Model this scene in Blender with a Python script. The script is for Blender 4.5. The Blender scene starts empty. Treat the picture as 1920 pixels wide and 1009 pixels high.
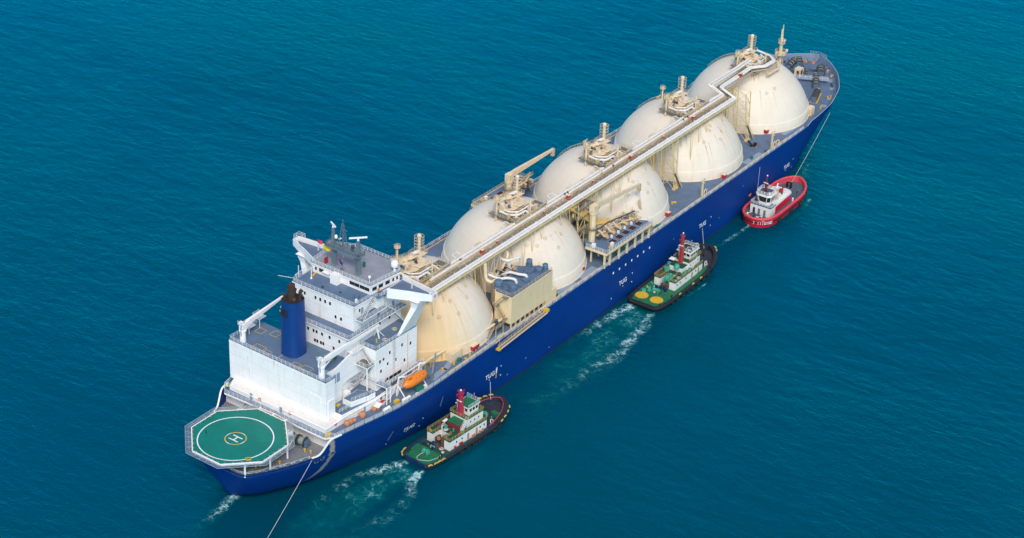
import bpy, math, random
from mathutils import Vector, Matrix

random.seed(7)
scene = bpy.context.scene
COL = scene.collection
R = math.radians

# ------------------------------------------------------------------ camera
def cam_setup():
    cd = bpy.data.cameras.new('camera')
    co = bpy.data.objects.new('camera', cd)
    COL.objects.link(co)
    yaw, pitch, roll = 0.6031, 0.5154, 0.0411
    f = Vector((math.cos(pitch)*math.cos(yaw), math.cos(pitch)*math.sin(yaw), -math.sin(pitch)))
    r = Vector((math.sin(yaw), -math.cos(yaw), 0))
    u = r.cross(f)
    r2 = r*math.cos(roll)+u*math.sin(roll)
    u2 = -r*math.sin(roll)+u*math.cos(roll)
    m = Matrix((r2, u2, -f)).transposed().to_4x4()
    m.translation = Vector((-279.974, -279.818, 292.391))
    co.matrix_world = m
    cd.sensor_fit = 'HORIZONTAL'
    cd.sensor_width = 36.0
    cd.lens = 36.0*3661.24/1920.0
    cd.clip_start = 1.0
    cd.clip_end = 20000.0
    scene.camera = co
cam_setup()

# ------------------------------------------------------------------ sky, sun, exposure
SUN_EL, SUN_AZ = R(48), R(218)      # azimuth from +x (bow) towards +y (port): light comes from the starboard quarter
world = bpy.data.worlds.new('World')
scene.world = world
world.use_nodes = True
wn = world.node_tree
wn.nodes.clear()
wo = wn.nodes.new('ShaderNodeOutputWorld')
bg = wn.nodes.new('ShaderNodeBackground')
sky = wn.nodes.new('ShaderNodeTexSky')
sky.sky_type = 'NISHITA'
sky.sun_disc = False
sky.sun_elevation = SUN_EL
sky.sun_rotation = R(90)-SUN_AZ
sky.air_density = 1.0
sky.dust_density = 1.5
sky.ozone_density = 1.0
bg.inputs['Strength'].default_value = 0.15
wn.links.new(sky.outputs[0], bg.inputs[0])
wn.links.new(bg.outputs[0], wo.inputs[0])

sd = bpy.data.lights.new('sun', 'SUN')
sd.energy = 1.75
sd.angle = R(20)
sd.color = (1.0, 0.93, 0.83)
so = bpy.data.objects.new('sun', sd)
COL.objects.link(so)
sv = Vector((math.cos(SUN_EL)*math.cos(SUN_AZ), math.cos(SUN_EL)*math.sin(SUN_AZ), math.sin(SUN_EL)))
so.rotation_euler = sv.to_track_quat('Z', 'Y').to_euler()
so.location = (0, 0, 300)

scene.view_settings.view_transform = 'Standard'
scene.view_settings.look = 'None'
scene.view_settings.exposure = 0.36
scene.view_settings.gamma = 1.0
scene.view_settings.use_curve_mapping = False

# ------------------------------------------------------------------ materials
MATS = {}
def nd(nt, t, **kw):
    n = nt.nodes.new(t)
    for k, v in kw.items():
        setattr(n, k, v)
    return n

def mat(name, col, rough=0.5, metal=0.0, var=0.12, vscale=0.35, rust=0.0, rustcol=(0.22, 0.10, 0.035),
        rscale=(1.2, 1.2, 0.10), bump=0.0, spec=0.4, grime=0.0, coat=0.0, seam=0.0):
    m = bpy.data.materials.new(name)
    m.use_nodes = True
    nt = m.node_tree
    b = nt.nodes['Principled BSDF']
    b.inputs['Roughness'].default_value = rough
    b.inputs['Metallic'].default_value = metal
    b.inputs['Specular IOR Level'].default_value = spec
    b.inputs['Coat Weight'].default_value = coat
    geo = nd(nt, 'ShaderNodeNewGeometry')
    n1 = nd(nt, 'ShaderNodeTexNoise')
    n1.inputs['Scale'].default_value = vscale
    n1.inputs['Detail'].default_value = 8
    n1.inputs['Roughness'].default_value = 0.65
    nt.links.new(geo.outputs['Position'], n1.inputs['Vector'])
    mr = nd(nt, 'ShaderNodeMapRange')
    mr.inputs['From Min'].default_value = 0.3
    mr.inputs['From Max'].default_value = 0.7
    mr.inputs['To Min'].default_value = 1.0-var
    mr.inputs['To Max'].default_value = 1.0+var*0.6
    nt.links.new(n1.outputs['Fac'], mr.inputs['Value'])
    mul = nd(nt, 'ShaderNodeMix', data_type='RGBA', blend_type='MULTIPLY')
    mul.inputs['Factor'].default_value = 1.0
    mul.inputs['A'].default_value = (*col, 1)
    nt.links.new(mr.outputs[0], mul.inputs['B'])
    last = mul.outputs['Result']
    if seam > 0:
        sp_ = nd(nt, 'ShaderNodeSeparateXYZ'); nt.links.new(geo.outputs['Position'], sp_.inputs[0])
        prev = None
        for ax, fq, wd in (('Z', 1/2.75, 0.045), ('Y', 1/5.6, 0.022), ('X', 1/6.1, 0.02)):
            a_ = nd(nt, 'ShaderNodeMath', operation='MULTIPLY'); a_.inputs[1].default_value = fq; nt.links.new(sp_.outputs[ax], a_.inputs[0])
            f_ = nd(nt, 'ShaderNodeMath', operation='FRACT'); nt.links.new(a_.outputs[0], f_.inputs[0])
            l_ = nd(nt, 'ShaderNodeMath', operation='LESS_THAN'); l_.inputs[1].default_value = wd; nt.links.new(f_.outputs[0], l_.inputs[0])
            if prev is None: prev = l_.outputs[0]
            else:
                x_ = nd(nt, 'ShaderNodeMath', operation='MAXIMUM'); nt.links.new(prev, x_.inputs[0]); nt.links.new(l_.outputs[0], x_.inputs[1]); prev = x_.outputs[0]
        k_ = nd(nt, 'ShaderNodeMath', operation='MULTIPLY'); k_.inputs[1].default_value = seam; nt.links.new(prev, k_.inputs[0])
        mx = nd(nt, 'ShaderNodeMix', data_type='RGBA'); nt.links.new(k_.outputs[0], mx.inputs['Factor']); nt.links.new(last, mx.inputs['A'])
        mx.inputs['B'].default_value = (col[0]*0.62, col[1]*0.6, col[2]*0.56, 1)
        last = mx.outputs['Result']
    if grime > 0:
        n3 = nd(nt, 'ShaderNodeTexNoise')
        n3.inputs['Scale'].default_value = 0.9
        n3.inputs['Detail'].default_value = 10
        n3.inputs['Roughness'].default_value = 0.75
        nt.links.new(geo.outputs['Position'], n3.inputs['Vector'])
        r3 = nd(nt, 'ShaderNodeMapRange')
        r3.inputs['From Min'].default_value = 0.52
        r3.inputs['From Max'].default_value = 0.72
        r3.inputs['To Max'].default_value = grime
        nt.links.new(n3.outputs['Fac'], r3.inputs['Value'])
        mx = nd(nt, 'ShaderNodeMix', data_type='RGBA')
        nt.links.new(r3.outputs[0], mx.inputs['Factor'])
        nt.links.new(last, mx.inputs['A'])
        mx.inputs['B'].default_value = (0.11, 0.085, 0.06, 1)
        last = mx.outputs['Result']
    if rust > 0:
        mp = nd(nt, 'ShaderNodeMapping')
        mp.inputs['Scale'].default_value = rscale
        nt.links.new(geo.outputs['Position'], mp.inputs['Vector'])
        n2 = nd(nt, 'ShaderNodeTexNoise')
        n2.inputs['Scale'].default_value = 1.0
        n2.inputs['Detail'].default_value = 6
        n2.inputs['Roughness'].default_value = 0.6
        nt.links.new(mp.outputs[0], n2.inputs['Vector'])
        rr = nd(nt, 'ShaderNodeMapRange')
        rr.inputs['From Min'].default_value = 0.60
        rr.inputs['From Max'].default_value = 0.80
        rr.inputs['To Max'].default_value = rust
        nt.links.new(n2.outputs['Fac'], rr.inputs['Value'])
        mx = nd(nt, 'ShaderNodeMix', data_type='RGBA')
        nt.links.new(rr.outputs[0], mx.inputs['Factor'])
        nt.links.new(last, mx.inputs['A'])
        mx.inputs['B'].default_value = (*rustcol, 1)
        last = mx.outputs['Result']
    nt.links.new(last, b.inputs['Base Color'])
    if bump > 0:
        bp = nd(nt, 'ShaderNodeBump')
        bp.inputs['Strength'].default_value = 1.0
        bp.inputs['Distance'].default_value = bump
        nt.links.new(n1.outputs['Fac'], bp.inputs['Height'])
        nt.links.new(bp.outputs[0], b.inputs['Normal'])
    MATS[name] = m
    return m

mat('white', (0.86, 0.83, 0.80), 0.45, var=0.07, rust=0.5, rscale=(0.55, 0.55, 0.04), bump=0.02, seam=0.35)
mat('white_clean', (0.85, 0.82, 0.79), 0.4, var=0.05)
mat('pipe_white', (0.72, 0.69, 0.63), 0.45, var=0.10, vscale=1.2, rust=0.25, rscale=(0.7, 0.7, 0.7))
mat('cream', (0.74, 0.58, 0.37), 0.5, var=0.14, vscale=0.8, rust=0.45, rscale=(0.9, 0.9, 0.12), bump=0.01)
mat('cream_rusty', (0.60, 0.44, 0.26), 0.6, var=0.25, vscale=1.5, rust=0.8, rscale=(1.5, 1.5, 0.6))
mat('cream_house', (0.78, 0.60, 0.36), 0.5, seam=0.15, var=0.06, vscale=0.4, rust=0.25, rustcol=(0.30, 0.22, 0.09), rscale=(0.6, 0.6, 0.09))
mat('cream_yellow', (0.68, 0.52, 0.24), 0.5, var=0.15, vscale=1.0, rust=0.5, rscale=(1.0, 1.0, 0.3))
mat('deck', (0.11, 0.165, 0.25), 0.6, var=0.22, vscale=0.25, grime=0.35, bump=0.01)
mat('deck_light', (0.24, 0.31, 0.40), 0.6, var=0.15, vscale=0.5)
mat('deck_casing', (0.105, 0.165, 0.25), 0.6, var=0.18, vscale=0.3, grime=0.2)
mat('deck_monkey', (0.27, 0.28, 0.31), 0.7, var=0.22, vscale=0.3, rust=0.3, rscale=(0.25, 0.25, 0.25), rustcol=(0.28, 0.2, 0.14))
mat('deck_mooring', (0.20, 0.21, 0.23), 0.7, var=0.25, vscale=0.3, grime=0.55)
mat('vent_blue', (0.10, 0.16, 0.24), 0.5, var=0.2, vscale=1.0, rust=0.3, rscale=(1, 1, 1))
mat('grey_mast', (0.14, 0.18, 0.21), 0.5, var=0.15, vscale=1.0)
mat('grey_dark', (0.06, 0.065, 0.075), 0.6, var=0.2, vscale=1.5)
mat('winch_steel', (0.14, 0.18, 0.20), 0.55, var=0.3, vscale=1.5, rust=0.6, rscale=(1.5, 1.5, 1.5))
mat('wound_rope', (0.24, 0.29, 0.27), 0.8, var=0.3, vscale=2.0)
mat('grating', (0.16, 0.15, 0.14), 0.8, var=0.35, vscale=3.0, rust=0.4, rscale=(1, 1, 1))
mat('funnel_blue', (0.002, 0.040, 0.19), 0.5, var=0.12, vscale=0.5)
mat('exhaust_rust', (0.06, 0.032, 0.025), 0.8, var=0.4, vscale=1.5)
mat('soot', (0.02, 0.018, 0.018), 0.9)
mat('heli_green', (0.0, 0.185, 0.140), 0.42, var=0.22, vscale=0.12, spec=0.3, grime=0.12)
mat('paint_white', (0.80, 0.80, 0.80), 0.6, var=0.08, vscale=1.0)
mat('paint_yellow', (0.65, 0.40, 0.03), 0.6, var=0.15, vscale=1.0)
mat('rail_white', (0.68, 0.70, 0.71), 0.5, var=0.10, vscale=1.0)
mat('ochre_pipe', (0.62, 0.40, 0.12), 0.5, var=0.2, vscale=0.8, rust=0.6, rscale=(0.8, 0.8, 0.8))
mat('rail_cream', (0.60, 0.48, 0.28), 0.6, var=0.25, vscale=1.0, rust=0.5, rscale=(1, 1, 1))
mat('rail_blue', (0.30, 0.38, 0.46), 0.5, var=0.2, vscale=1.0)
mat('orange', (0.75, 0.20, 0.015), 0.4, var=0.12, vscale=0.8)
mat('terracotta', (0.50, 0.22, 0.12), 0.7, var=0.25, vscale=1.2)
mat('red_box', (0.42, 0.025, 0.035), 0.5, var=0.2, vscale=1.2)
mat('red_flag', (0.65, 0.03, 0.06), 0.8)
mat('yellow_flag', (0.80, 0.62, 0.02), 0.8)
mat('blue_flag', (0.03, 0.03, 0.25), 0.8)
mat('teal_cover', (0.01, 0.16, 0.13), 0.7, var=0.25, vscale=1.0)
mat('tray_red', (0.055, 0.018, 0.02), 0.7, var=0.25, vscale=1.2)
mat('black', (0.012, 0.012, 0.013), 0.8, var=0.3, vscale=1.0)
mat('rubber', (0.018, 0.018, 0.02), 0.85, var=0.3, vscale=1.5)
mat('rope', (0.55, 0.55, 0.52), 0.9, var=0.2, vscale=3)
mat('hi_vis', (0.55, 0.75, 0.05), 0.8)
mat('skin', (0.45, 0.26, 0.18), 0.6)
mat('trousers', (0.03, 0.04, 0.09), 0.9)
mat('tug_blue', (0.006, 0.033, 0.10), 0.5, var=0.25, vscale=0.6, rust=0.4, rscale=(1, 1, 0.4))
mat('tug_dark', (0.012, 0.02, 0.035), 0.6, var=0.3, vscale=0.6, rust=0.4, rscale=(1, 1, 0.4))
mat('tug_green', (0.01, 0.15, 0.065), 0.7, var=0.25, vscale=0.6, rust=0.25, rscale=(0.7, 0.7, 0.7), grime=0.45)
mat('tug_green_dark', (0.008, 0.065, 0.04), 0.7, var=0.3, vscale=0.8, grime=0.5)
mat('mint', (0.05, 0.35, 0.24), 0.6, var=0.2, vscale=1.0, rust=0.2, rscale=(1, 1, 1))
mat('tug_white', (0.74, 0.73, 0.68), 0.5, var=0.10, vscale=0.8, rust=0.55, rscale=(1.3, 1.3, 0.2))
mat('tug_red', (0.66, 0.010, 0.035), 0.45, var=0.15, vscale=0.5, rust=0.25, rscale=(0.8, 0.8, 0.3), rustcol=(0.25, 0.04, 0.03))
mat('tug_red_top', (0.66, 0.07, 0.09), 0.55, var=0.2, vscale=0.8)
mat('mast_magenta', (0.45, 0.03, 0.07), 0.5, var=0.15, vscale=1.0)
mat('mast_red', (0.42, 0.05, 0.04), 0.5, var=0.15, vscale=1.0)
mat('tug_deck_grey', (0.075, 0.11, 0.15), 0.7, var=0.25, vscale=0.6, grime=0.3)
mat('tug_fore_dark', (0.025, 0.03, 0.045), 0.7, var=0.35, vscale=0.6, grime=0.4)
mat('rail_olive', (0.42, 0.36, 0.10), 0.6, var=0.3, vscale=1.0, rust=0.4, rscale=(1, 1, 1))
mat('tyre_yellow', (0.55, 0.38, 0.06), 0.7, var=0.3, vscale=1.0)
mat('brown_deck', (0.13, 0.07, 0.045), 0.8, var=0.3, vscale=0.8)
mat('door_red', (0.20, 0.03, 0.035), 0.6, var=0.2, vscale=1.0)

def glass():
    m = bpy.data.materials.new('window_glass')
    m.use_nodes = True
    b = m.node_tree.nodes['Principled BSDF']
    b.inputs['Base Color'].default_value = (0.018, 0.022, 0.026, 1)
    b.inputs['Roughness'].default_value = 0.08
    b.inputs['Specular IOR Level'].default_value = 0.6
    MATS['glass'] = m
glass()

def net_mat():
    m = bpy.data.materials.new('safety_net')
    m.use_nodes = True
    nt = m.node_tree
    b = nt.nodes['Principled BSDF']
    b.inputs['Base Color'].default_value = (0.40, 0.44, 0.45, 1)
    b.inputs['Roughness'].default_value = 0.7
    geo = nd(nt, 'ShaderNodeNewGeometry')
    vo = nd(nt, 'ShaderNodeTexNoise')
    vo.inputs['Scale'].default_value = 6.0
    nt.links.new(geo.outputs['Position'], vo.inputs['Vector'])
    mr = nd(nt, 'ShaderNodeMapRange')
    mr.inputs['From Min'].default_value = 0.35
    mr.inputs['From Max'].default_value = 0.65
    mr.inputs['To Min'].default_value = 0.12
    mr.inputs['To Max'].default_value = 0.42
    nt.links.new(vo.outputs['Fac'], mr.inputs['Value'])
    nt.links.new(mr.outputs[0], b.inputs['Alpha'])
    MATS['net'] = m
net_mat()

def dome_mat(name, ochre, rust):
    """cream painted steel cover: faint plating seams, vertical run-off streaks; ochre = soot/rust staining on the aft face"""
    m = bpy.data.materials.new(name)
    m.use_nodes = True
    nt = m.node_tree
    L = nt.links.new
    b = nt.nodes['Principled BSDF']
    b.inputs['Roughness'].default_value = 0.5
    b.inputs['Specular IOR Level'].default_value = 0.35
    tc = nd(nt, 'ShaderNodeTexCoord')
    sep = nd(nt, 'ShaderNodeSeparateXYZ')
    L(tc.outputs['Object'], sep.inputs[0])
    at = nd(nt, 'ShaderNodeMath', operation='ARCTAN2')
    L(sep.outputs['Y'], at.inputs[0]); L(sep.outputs['X'], at.inputs[1])
    # seams
    def seam(sock, freq, w):
        a = nd(nt, 'ShaderNodeMath', operation='MULTIPLY'); a.inputs[1].default_value = freq
        L(sock, a.inputs[0])
        f = nd(nt, 'ShaderNodeMath', operation='FRACT'); L(a.outputs[0], f.inputs[0])
        c = nd(nt, 'ShaderNodeMath', operation='LESS_THAN'); c.inputs[1].default_value = w
        L(f.outputs[0], c.inputs[0])
        return c.outputs[0]
    s1 = seam(at.outputs[0], 48/(2*math.pi), 0.06)
    s2 = seam(sep.outputs['Z'], 1/2.6, 0.05)
    sm = nd(nt, 'ShaderNodeMath', operation='MAXIMUM'); L(s1, sm.inputs[0]); L(s2, sm.inputs[1])
    # streak coordinates: (angle, height)
    cb = nd(nt, 'ShaderNodeCombineXYZ')
    a30 = nd(nt, 'ShaderNodeMath', operation='MULTIPLY'); a30.inputs[1].default_value = 9.0
    L(at.outputs[0], a30.inputs[0]); L(a30.outputs[0], cb.inputs[0])
    zz = nd(nt, 'ShaderNodeMath', operation='MULTIPLY'); zz.inputs[1].default_value = 0.09
    L(sep.outputs['Z'], zz.inputs[0]); L(zz.outputs[0], cb.inputs[1])
    oi = nd(nt, 'ShaderNodeObjectInfo')
    om = nd(nt, 'ShaderNodeMath', operation='MULTIPLY'); om.inputs[1].default_value = 40.0
    L(oi.outputs['Random'], om.inputs[0]); L(om.outputs[0], cb.inputs[2])
    n = nd(nt, 'ShaderNodeTexNoise'); n.inputs['Scale'].default_value = 1.6; n.inputs['Detail'].default_value = 9; n.inputs['Roughness'].default_value = 0.62
    L(cb.outputs[0], n.inputs['Vector'])
    n4 = nd(nt, 'ShaderNodeTexNoise'); n4.inputs['Scale'].default_value = 0.12; n4.inputs['Detail'].default_value = 7; n4.inputs['Roughness'].default_value = 0.6
    L(tc.outputs['Object'], n4.inputs['Vector'])
    mr4 = nd(nt, 'ShaderNodeMapRange'); mr4.inputs['From Min'].default_value = 0.3; mr4.inputs['From Max'].default_value = 0.7
    L(n4.outputs['Fac'], mr4.inputs['Value'])
    c1 = nd(nt, 'ShaderNodeMix', data_type='RGBA')
    c1.inputs['A'].default_value = (0.73, 0.65, 0.535, 1)
    c1.inputs['B'].default_value = (0.68, 0.595, 0.475, 1)
    L(mr4.outputs[0], c1.inputs['Factor'])
    c2 = nd(nt, 'ShaderNodeMix', data_type='RGBA')
    L(c1.outputs['Result'], c2.inputs['A']); c2.inputs['B'].default_value = (0.62, 0.54, 0.42, 1)
    sf = nd(nt, 'ShaderNodeMath', operation='MULTIPLY'); sf.inputs[1].default_value = 0.28
    L(sm.outputs[0], sf.inputs[0]); L(sf.outputs[0], c2.inputs['Factor'])
    # streaks
    st = nd(nt, 'ShaderNodeMapRange'); st.inputs['From Min'].default_value = 0.54; st.inputs['From Max'].default_value = 0.78; st.inputs['To Max'].default_value = rust
    L(n.outputs['Fac'], st.inputs['Value'])
    c3 = nd(nt, 'ShaderNodeMix', data_type='RGBA')
    L(c2.outputs['Result'], c3.inputs['A']); c3.inputs['B'].default_value = (0.45, 0.28, 0.12, 1)
    L(st.outputs[0], c3.inputs['Factor'])
    last = c3.outputs['Result']
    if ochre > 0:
        # painted-in tan bridge shadow mixed with soot staining: aft (-x) sector, ragged edge
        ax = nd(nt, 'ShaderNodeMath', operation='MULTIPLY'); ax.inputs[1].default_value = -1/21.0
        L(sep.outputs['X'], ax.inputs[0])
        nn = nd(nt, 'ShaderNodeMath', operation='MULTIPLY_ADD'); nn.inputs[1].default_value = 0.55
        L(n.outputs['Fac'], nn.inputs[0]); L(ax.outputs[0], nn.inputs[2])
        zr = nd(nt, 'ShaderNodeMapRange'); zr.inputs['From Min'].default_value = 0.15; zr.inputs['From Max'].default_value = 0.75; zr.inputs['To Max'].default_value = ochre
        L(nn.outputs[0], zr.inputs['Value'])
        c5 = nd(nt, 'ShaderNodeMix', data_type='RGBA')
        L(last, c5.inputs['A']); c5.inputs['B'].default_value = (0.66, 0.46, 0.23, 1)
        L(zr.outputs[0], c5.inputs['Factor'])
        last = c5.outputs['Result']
    L(last, b.inputs['Base Color'])
    bp = nd(nt, 'ShaderNodeBump'); bp.inputs['Distance'].default_value = 0.03; bp.inputs['Strength'].default_value = 0.6
    ad = nd(nt, 'ShaderNodeMath', operation='ADD'); L(sm.outputs[0], ad.inputs[0]); L(n4.outputs['Fac'], ad.inputs[1])
    L(ad.outputs[0], bp.inputs['Height']); L(bp.outputs[0], b.inputs['Normal'])
    MATS[name] = m
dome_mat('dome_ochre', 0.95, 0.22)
dome_mat('dome_a', 0.0, 0.16)
dome_mat('dome_b', 0.0, 0.38)

def hull_mat():
    m = bpy.data.materials.new('hull_blue')
    m.use_nodes = True
    nt = m.node_tree
    L = nt.links.new
    b = nt.nodes['Principled BSDF']
    b.inputs['Roughness'].default_value = 0.5
    b.inputs['Specular IOR Level'].default_value = 0.12
    geo = nd(nt, 'ShaderNodeNewGeometry')
    sep = nd(nt, 'ShaderNodeSeparateXYZ'); L(geo.outputs['Position'], sep.inputs[0])
    n = nd(nt, 'ShaderNodeTexNoise'); n.inputs['Scale'].default_value = 0.045; n.inputs['Detail'].default_value = 9; n.inputs['Roughness'].default_value = 0.6
    L(geo.outputs['Position'], n.inputs['Vector'])
    mr = nd(nt, 'ShaderNodeMapRange'); mr.inputs['From Min'].default_value = 0.3; mr.inputs['From Max'].default_value = 0.7
    L(n.outputs['Fac'], mr.inputs['Value'])
    c = nd(nt, 'ShaderNodeMix', data_type='RGBA')
    c.inputs['A'].default_value = (0.001, 0.039, 0.215, 1)
    c.inputs['B'].default_value = (0.001, 0.030, 0.165, 1)
    L(mr.outputs[0], c.inputs['Factor'])
    # fender scuffs: horizontal smears
    mp = nd(nt, 'ShaderNodeMapping'); mp.inputs['Scale'].default_value = (0.03, 0.03, 0.5)
    L(geo.outputs['Position'], mp.inputs['Vector'])
    n2 = nd(nt, 'ShaderNodeTexNoise'); n2.inputs['Scale'].default_value = 1.0; n2.inputs['Detail'].default_value = 9; n2.inputs['Roughness'].default_value = 0.65
    L(mp.outputs[0], n2.inputs['Vector'])
    m2 = nd(nt, 'ShaderNodeMapRange'); m2.inputs['From Min'].default_value = 0.56; m2.inputs['From Max'].default_value = 0.8; m2.inputs['To Max'].default_value = 0.5
    L(n2.outputs['Fac'], m2.inputs['Value'])
    c2 = nd(nt, 'ShaderNodeMix', data_type='RGBA'); L(m2.outputs[0], c2.inputs['Factor']); L(c.outputs['Result'], c2.inputs['A'])
    c2.inputs['B'].default_value = (0.004, 0.052, 0.25, 1)
    # narrow vertical run marks
    mpv = nd(nt, 'ShaderNodeMapping'); mpv.inputs['Scale'].default_value = (0.7, 0.0, 0.05)
    L(geo.outputs['Position'], mpv.inputs['Vector'])
    n5 = nd(nt, 'ShaderNodeTexNoise'); n5.inputs['Scale'].default_value = 1.0; n5.inputs['Detail'].default_value = 4
    L(mpv.outputs[0], n5.inputs['Vector'])
    m5 = nd(nt, 'ShaderNodeMapRange'); m5.inputs['From Min'].default_value = 0.66; m5.inputs['From Max'].default_value = 0.8; m5.inputs['To Max'].default_value = 0.35
    L(n5.outputs['Fac'], m5.inputs['Value'])
    c5 = nd(nt, 'ShaderNodeMix', data_type='RGBA'); L(m5.outputs[0], c5.inputs['Factor']); L(c2.outputs['Result'], c5.inputs['A'])
    c5.inputs['B'].default_value = (0.03, 0.07, 0.17, 1)
    prev = None
    for ax, fq, wd in (('X', 1/11.5, 0.012), ('Z', 1/2.9, 0.03)):
        a_ = nd(nt, 'ShaderNodeMath', operation='MULTIPLY'); a_.inputs[1].default_value = fq; L(sep.outputs[ax], a_.inputs[0])
        f_ = nd(nt, 'ShaderNodeMath', operation='FRACT'); L(a_.outputs[0], f_.inputs[0])
        l_ = nd(nt, 'ShaderNodeMath', operation='LESS_THAN'); l_.inputs[1].default_value = wd; L(f_.outputs[0], l_.inputs[0])
        if prev is None: prev = l_.outputs[0]
        else:
            x_ = nd(nt, 'ShaderNodeMath', operation='MAXIMUM'); L(prev, x_.inputs[0]); L(l_.outputs[0], x_.inputs[1]); prev = x_.outputs[0]
    k_ = nd(nt, 'ShaderNodeMath', operation='MULTIPLY'); k_.inputs[1].default_value = 0.30; L(prev, k_.inputs[0])
    cs_ = nd(nt, 'ShaderNodeMix', data_type='RGBA'); L(k_.outputs[0], cs_.inputs['Factor']); L(c5.outputs['Result'], cs_.inputs['A']); cs_.inputs['B'].default_value = (0.002, 0.02, 0.11, 1)
    c5 = cs_
    # worn band under the stern chock: curved bare-metal scrape, ragged
    # distance from a parabola x = 21.2 - 0.055*(11.5-z)^2 on the starboard quarter
    zz = nd(nt, 'ShaderNodeMath', operation='SUBTRACT'); zz.inputs[0].default_value = 11.6; L(sep.outputs['Z'], zz.inputs[1])
    z2 = nd(nt, 'ShaderNodeMath', operation='POWER'); z2.inputs[1].default_value = 2.0; L(zz.outputs[0], z2.inputs[0])
    xa = nd(nt, 'ShaderNodeMath', operation='MULTIPLY_ADD'); xa.inputs[1].default_value = 0.035; L(z2.outputs[0], xa.inputs[0]); L(sep.outputs['X'], xa.inputs[2])
    dx = nd(nt, 'ShaderNodeMath', operation='SUBTRACT'); dx.inputs[1].default_value = 24.6; L(xa.outputs[0], dx.inputs[0])
    n6 = nd(nt, 'ShaderNodeTexNoise'); n6.inputs['Scale'].default_value = 1.1; n6.inputs['Detail'].default_value = 7
    L(geo.outputs['Position'], n6.inputs['Vector'])
    dn = nd(nt, 'ShaderNodeMath', operation='MULTIPLY_ADD'); dn.inputs[1].default_value = 1.6; L(n6.outputs['Fac'], dn.inputs[0]); L(dx.outputs[0], dn.inputs[2])
    ab = nd(nt, 'ShaderNodeMath', operation='SUBTRACT'); ab.inputs[1].default_value = 0.8; L(dn.outputs[0], ab.inputs[0])
    ab2 = nd(nt, 'ShaderNodeMath', operation='ABSOLUTE'); L(ab.outputs[0], ab2.inputs[0])
    ms = nd(nt, 'ShaderNodeMapRange'); ms.inputs['From Min'].default_value = 0.95; ms.inputs['From Max'].default_value = 0.5; L(ab2.outputs[0], ms.inputs['Value'])
    lz = nd(nt, 'ShaderNodeMapRange'); lz.inputs['From Min'].default_value = 1.5; lz.inputs['From Max'].default_value = 4.0; L(sep.outputs['Z'], lz.inputs['Value'])
    ly = nd(nt, 'ShaderNodeMath', operation='LESS_THAN'); ly.inputs[1].default_value = -5.0; L(sep.outputs['Y'], ly.inputs[0])
    p1 = nd(nt, 'ShaderNodeMath', operation='MULTIPLY'); L(lz.outputs[0], p1.inputs[0]); L(ly.outputs[0], p1.inputs[1])
    p2 = nd(nt, 'ShaderNodeMath', operation='MULTIPLY'); L(p1.outputs[0], p2.inputs[0]); L(ms.outputs[0], p2.inputs[1])
    c6 = nd(nt, 'ShaderNodeMix', data_type='RGBA'); L(p2.outputs[0], c6.inputs['Factor']); L(c5.outputs['Result'], c6.inputs['A'])
    c6.inputs['B'].default_value = (0.30, 0.26, 0.22, 1)
    # red-brown boot topping at the waterline
    wn_ = nd(nt, 'ShaderNodeMath', operation='MULTIPLY_ADD'); wn_.inputs[1].default_value = -0.3; L(n2.outputs['Fac'], wn_.inputs[0]); L(sep.outputs['Z'], wn_.inputs[2])
    lt = nd(nt, 'ShaderNodeMath', operation='LESS_THAN'); lt.inputs[1].default_value = 0.22; L(wn_.outputs[0], lt.inputs[0])
    c7 = nd(nt, 'ShaderNodeMix', data_type='RGBA'); L(lt.outputs[0], c7.inputs['Factor']); L(c6.outputs['Result'], c7.inputs['A'])
    c7.inputs['B'].default_value = (0.07, 0.025, 0.03, 1)
    L(c7.outputs['Result'], b.inputs['Base Color'])
    # plate undulation
    bp = nd(nt, 'ShaderNodeBump'); bp.inputs['Distance'].default_value = 0.05; bp.inputs['Strength'].default_value = 0.7
    n7 = nd(nt, 'ShaderNodeTexNoise'); n7.inputs['Scale'].default_value = 0.35; n7.inputs['Detail'].default_value = 3
    L(geo.outputs['Position'], n7.inputs['Vector'])
    L(n7.outputs['Fac'], bp.inputs['Height']); L(bp.outputs[0], b.inputs['Normal'])
    MATS['hull'] = m
hull_mat()

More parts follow.
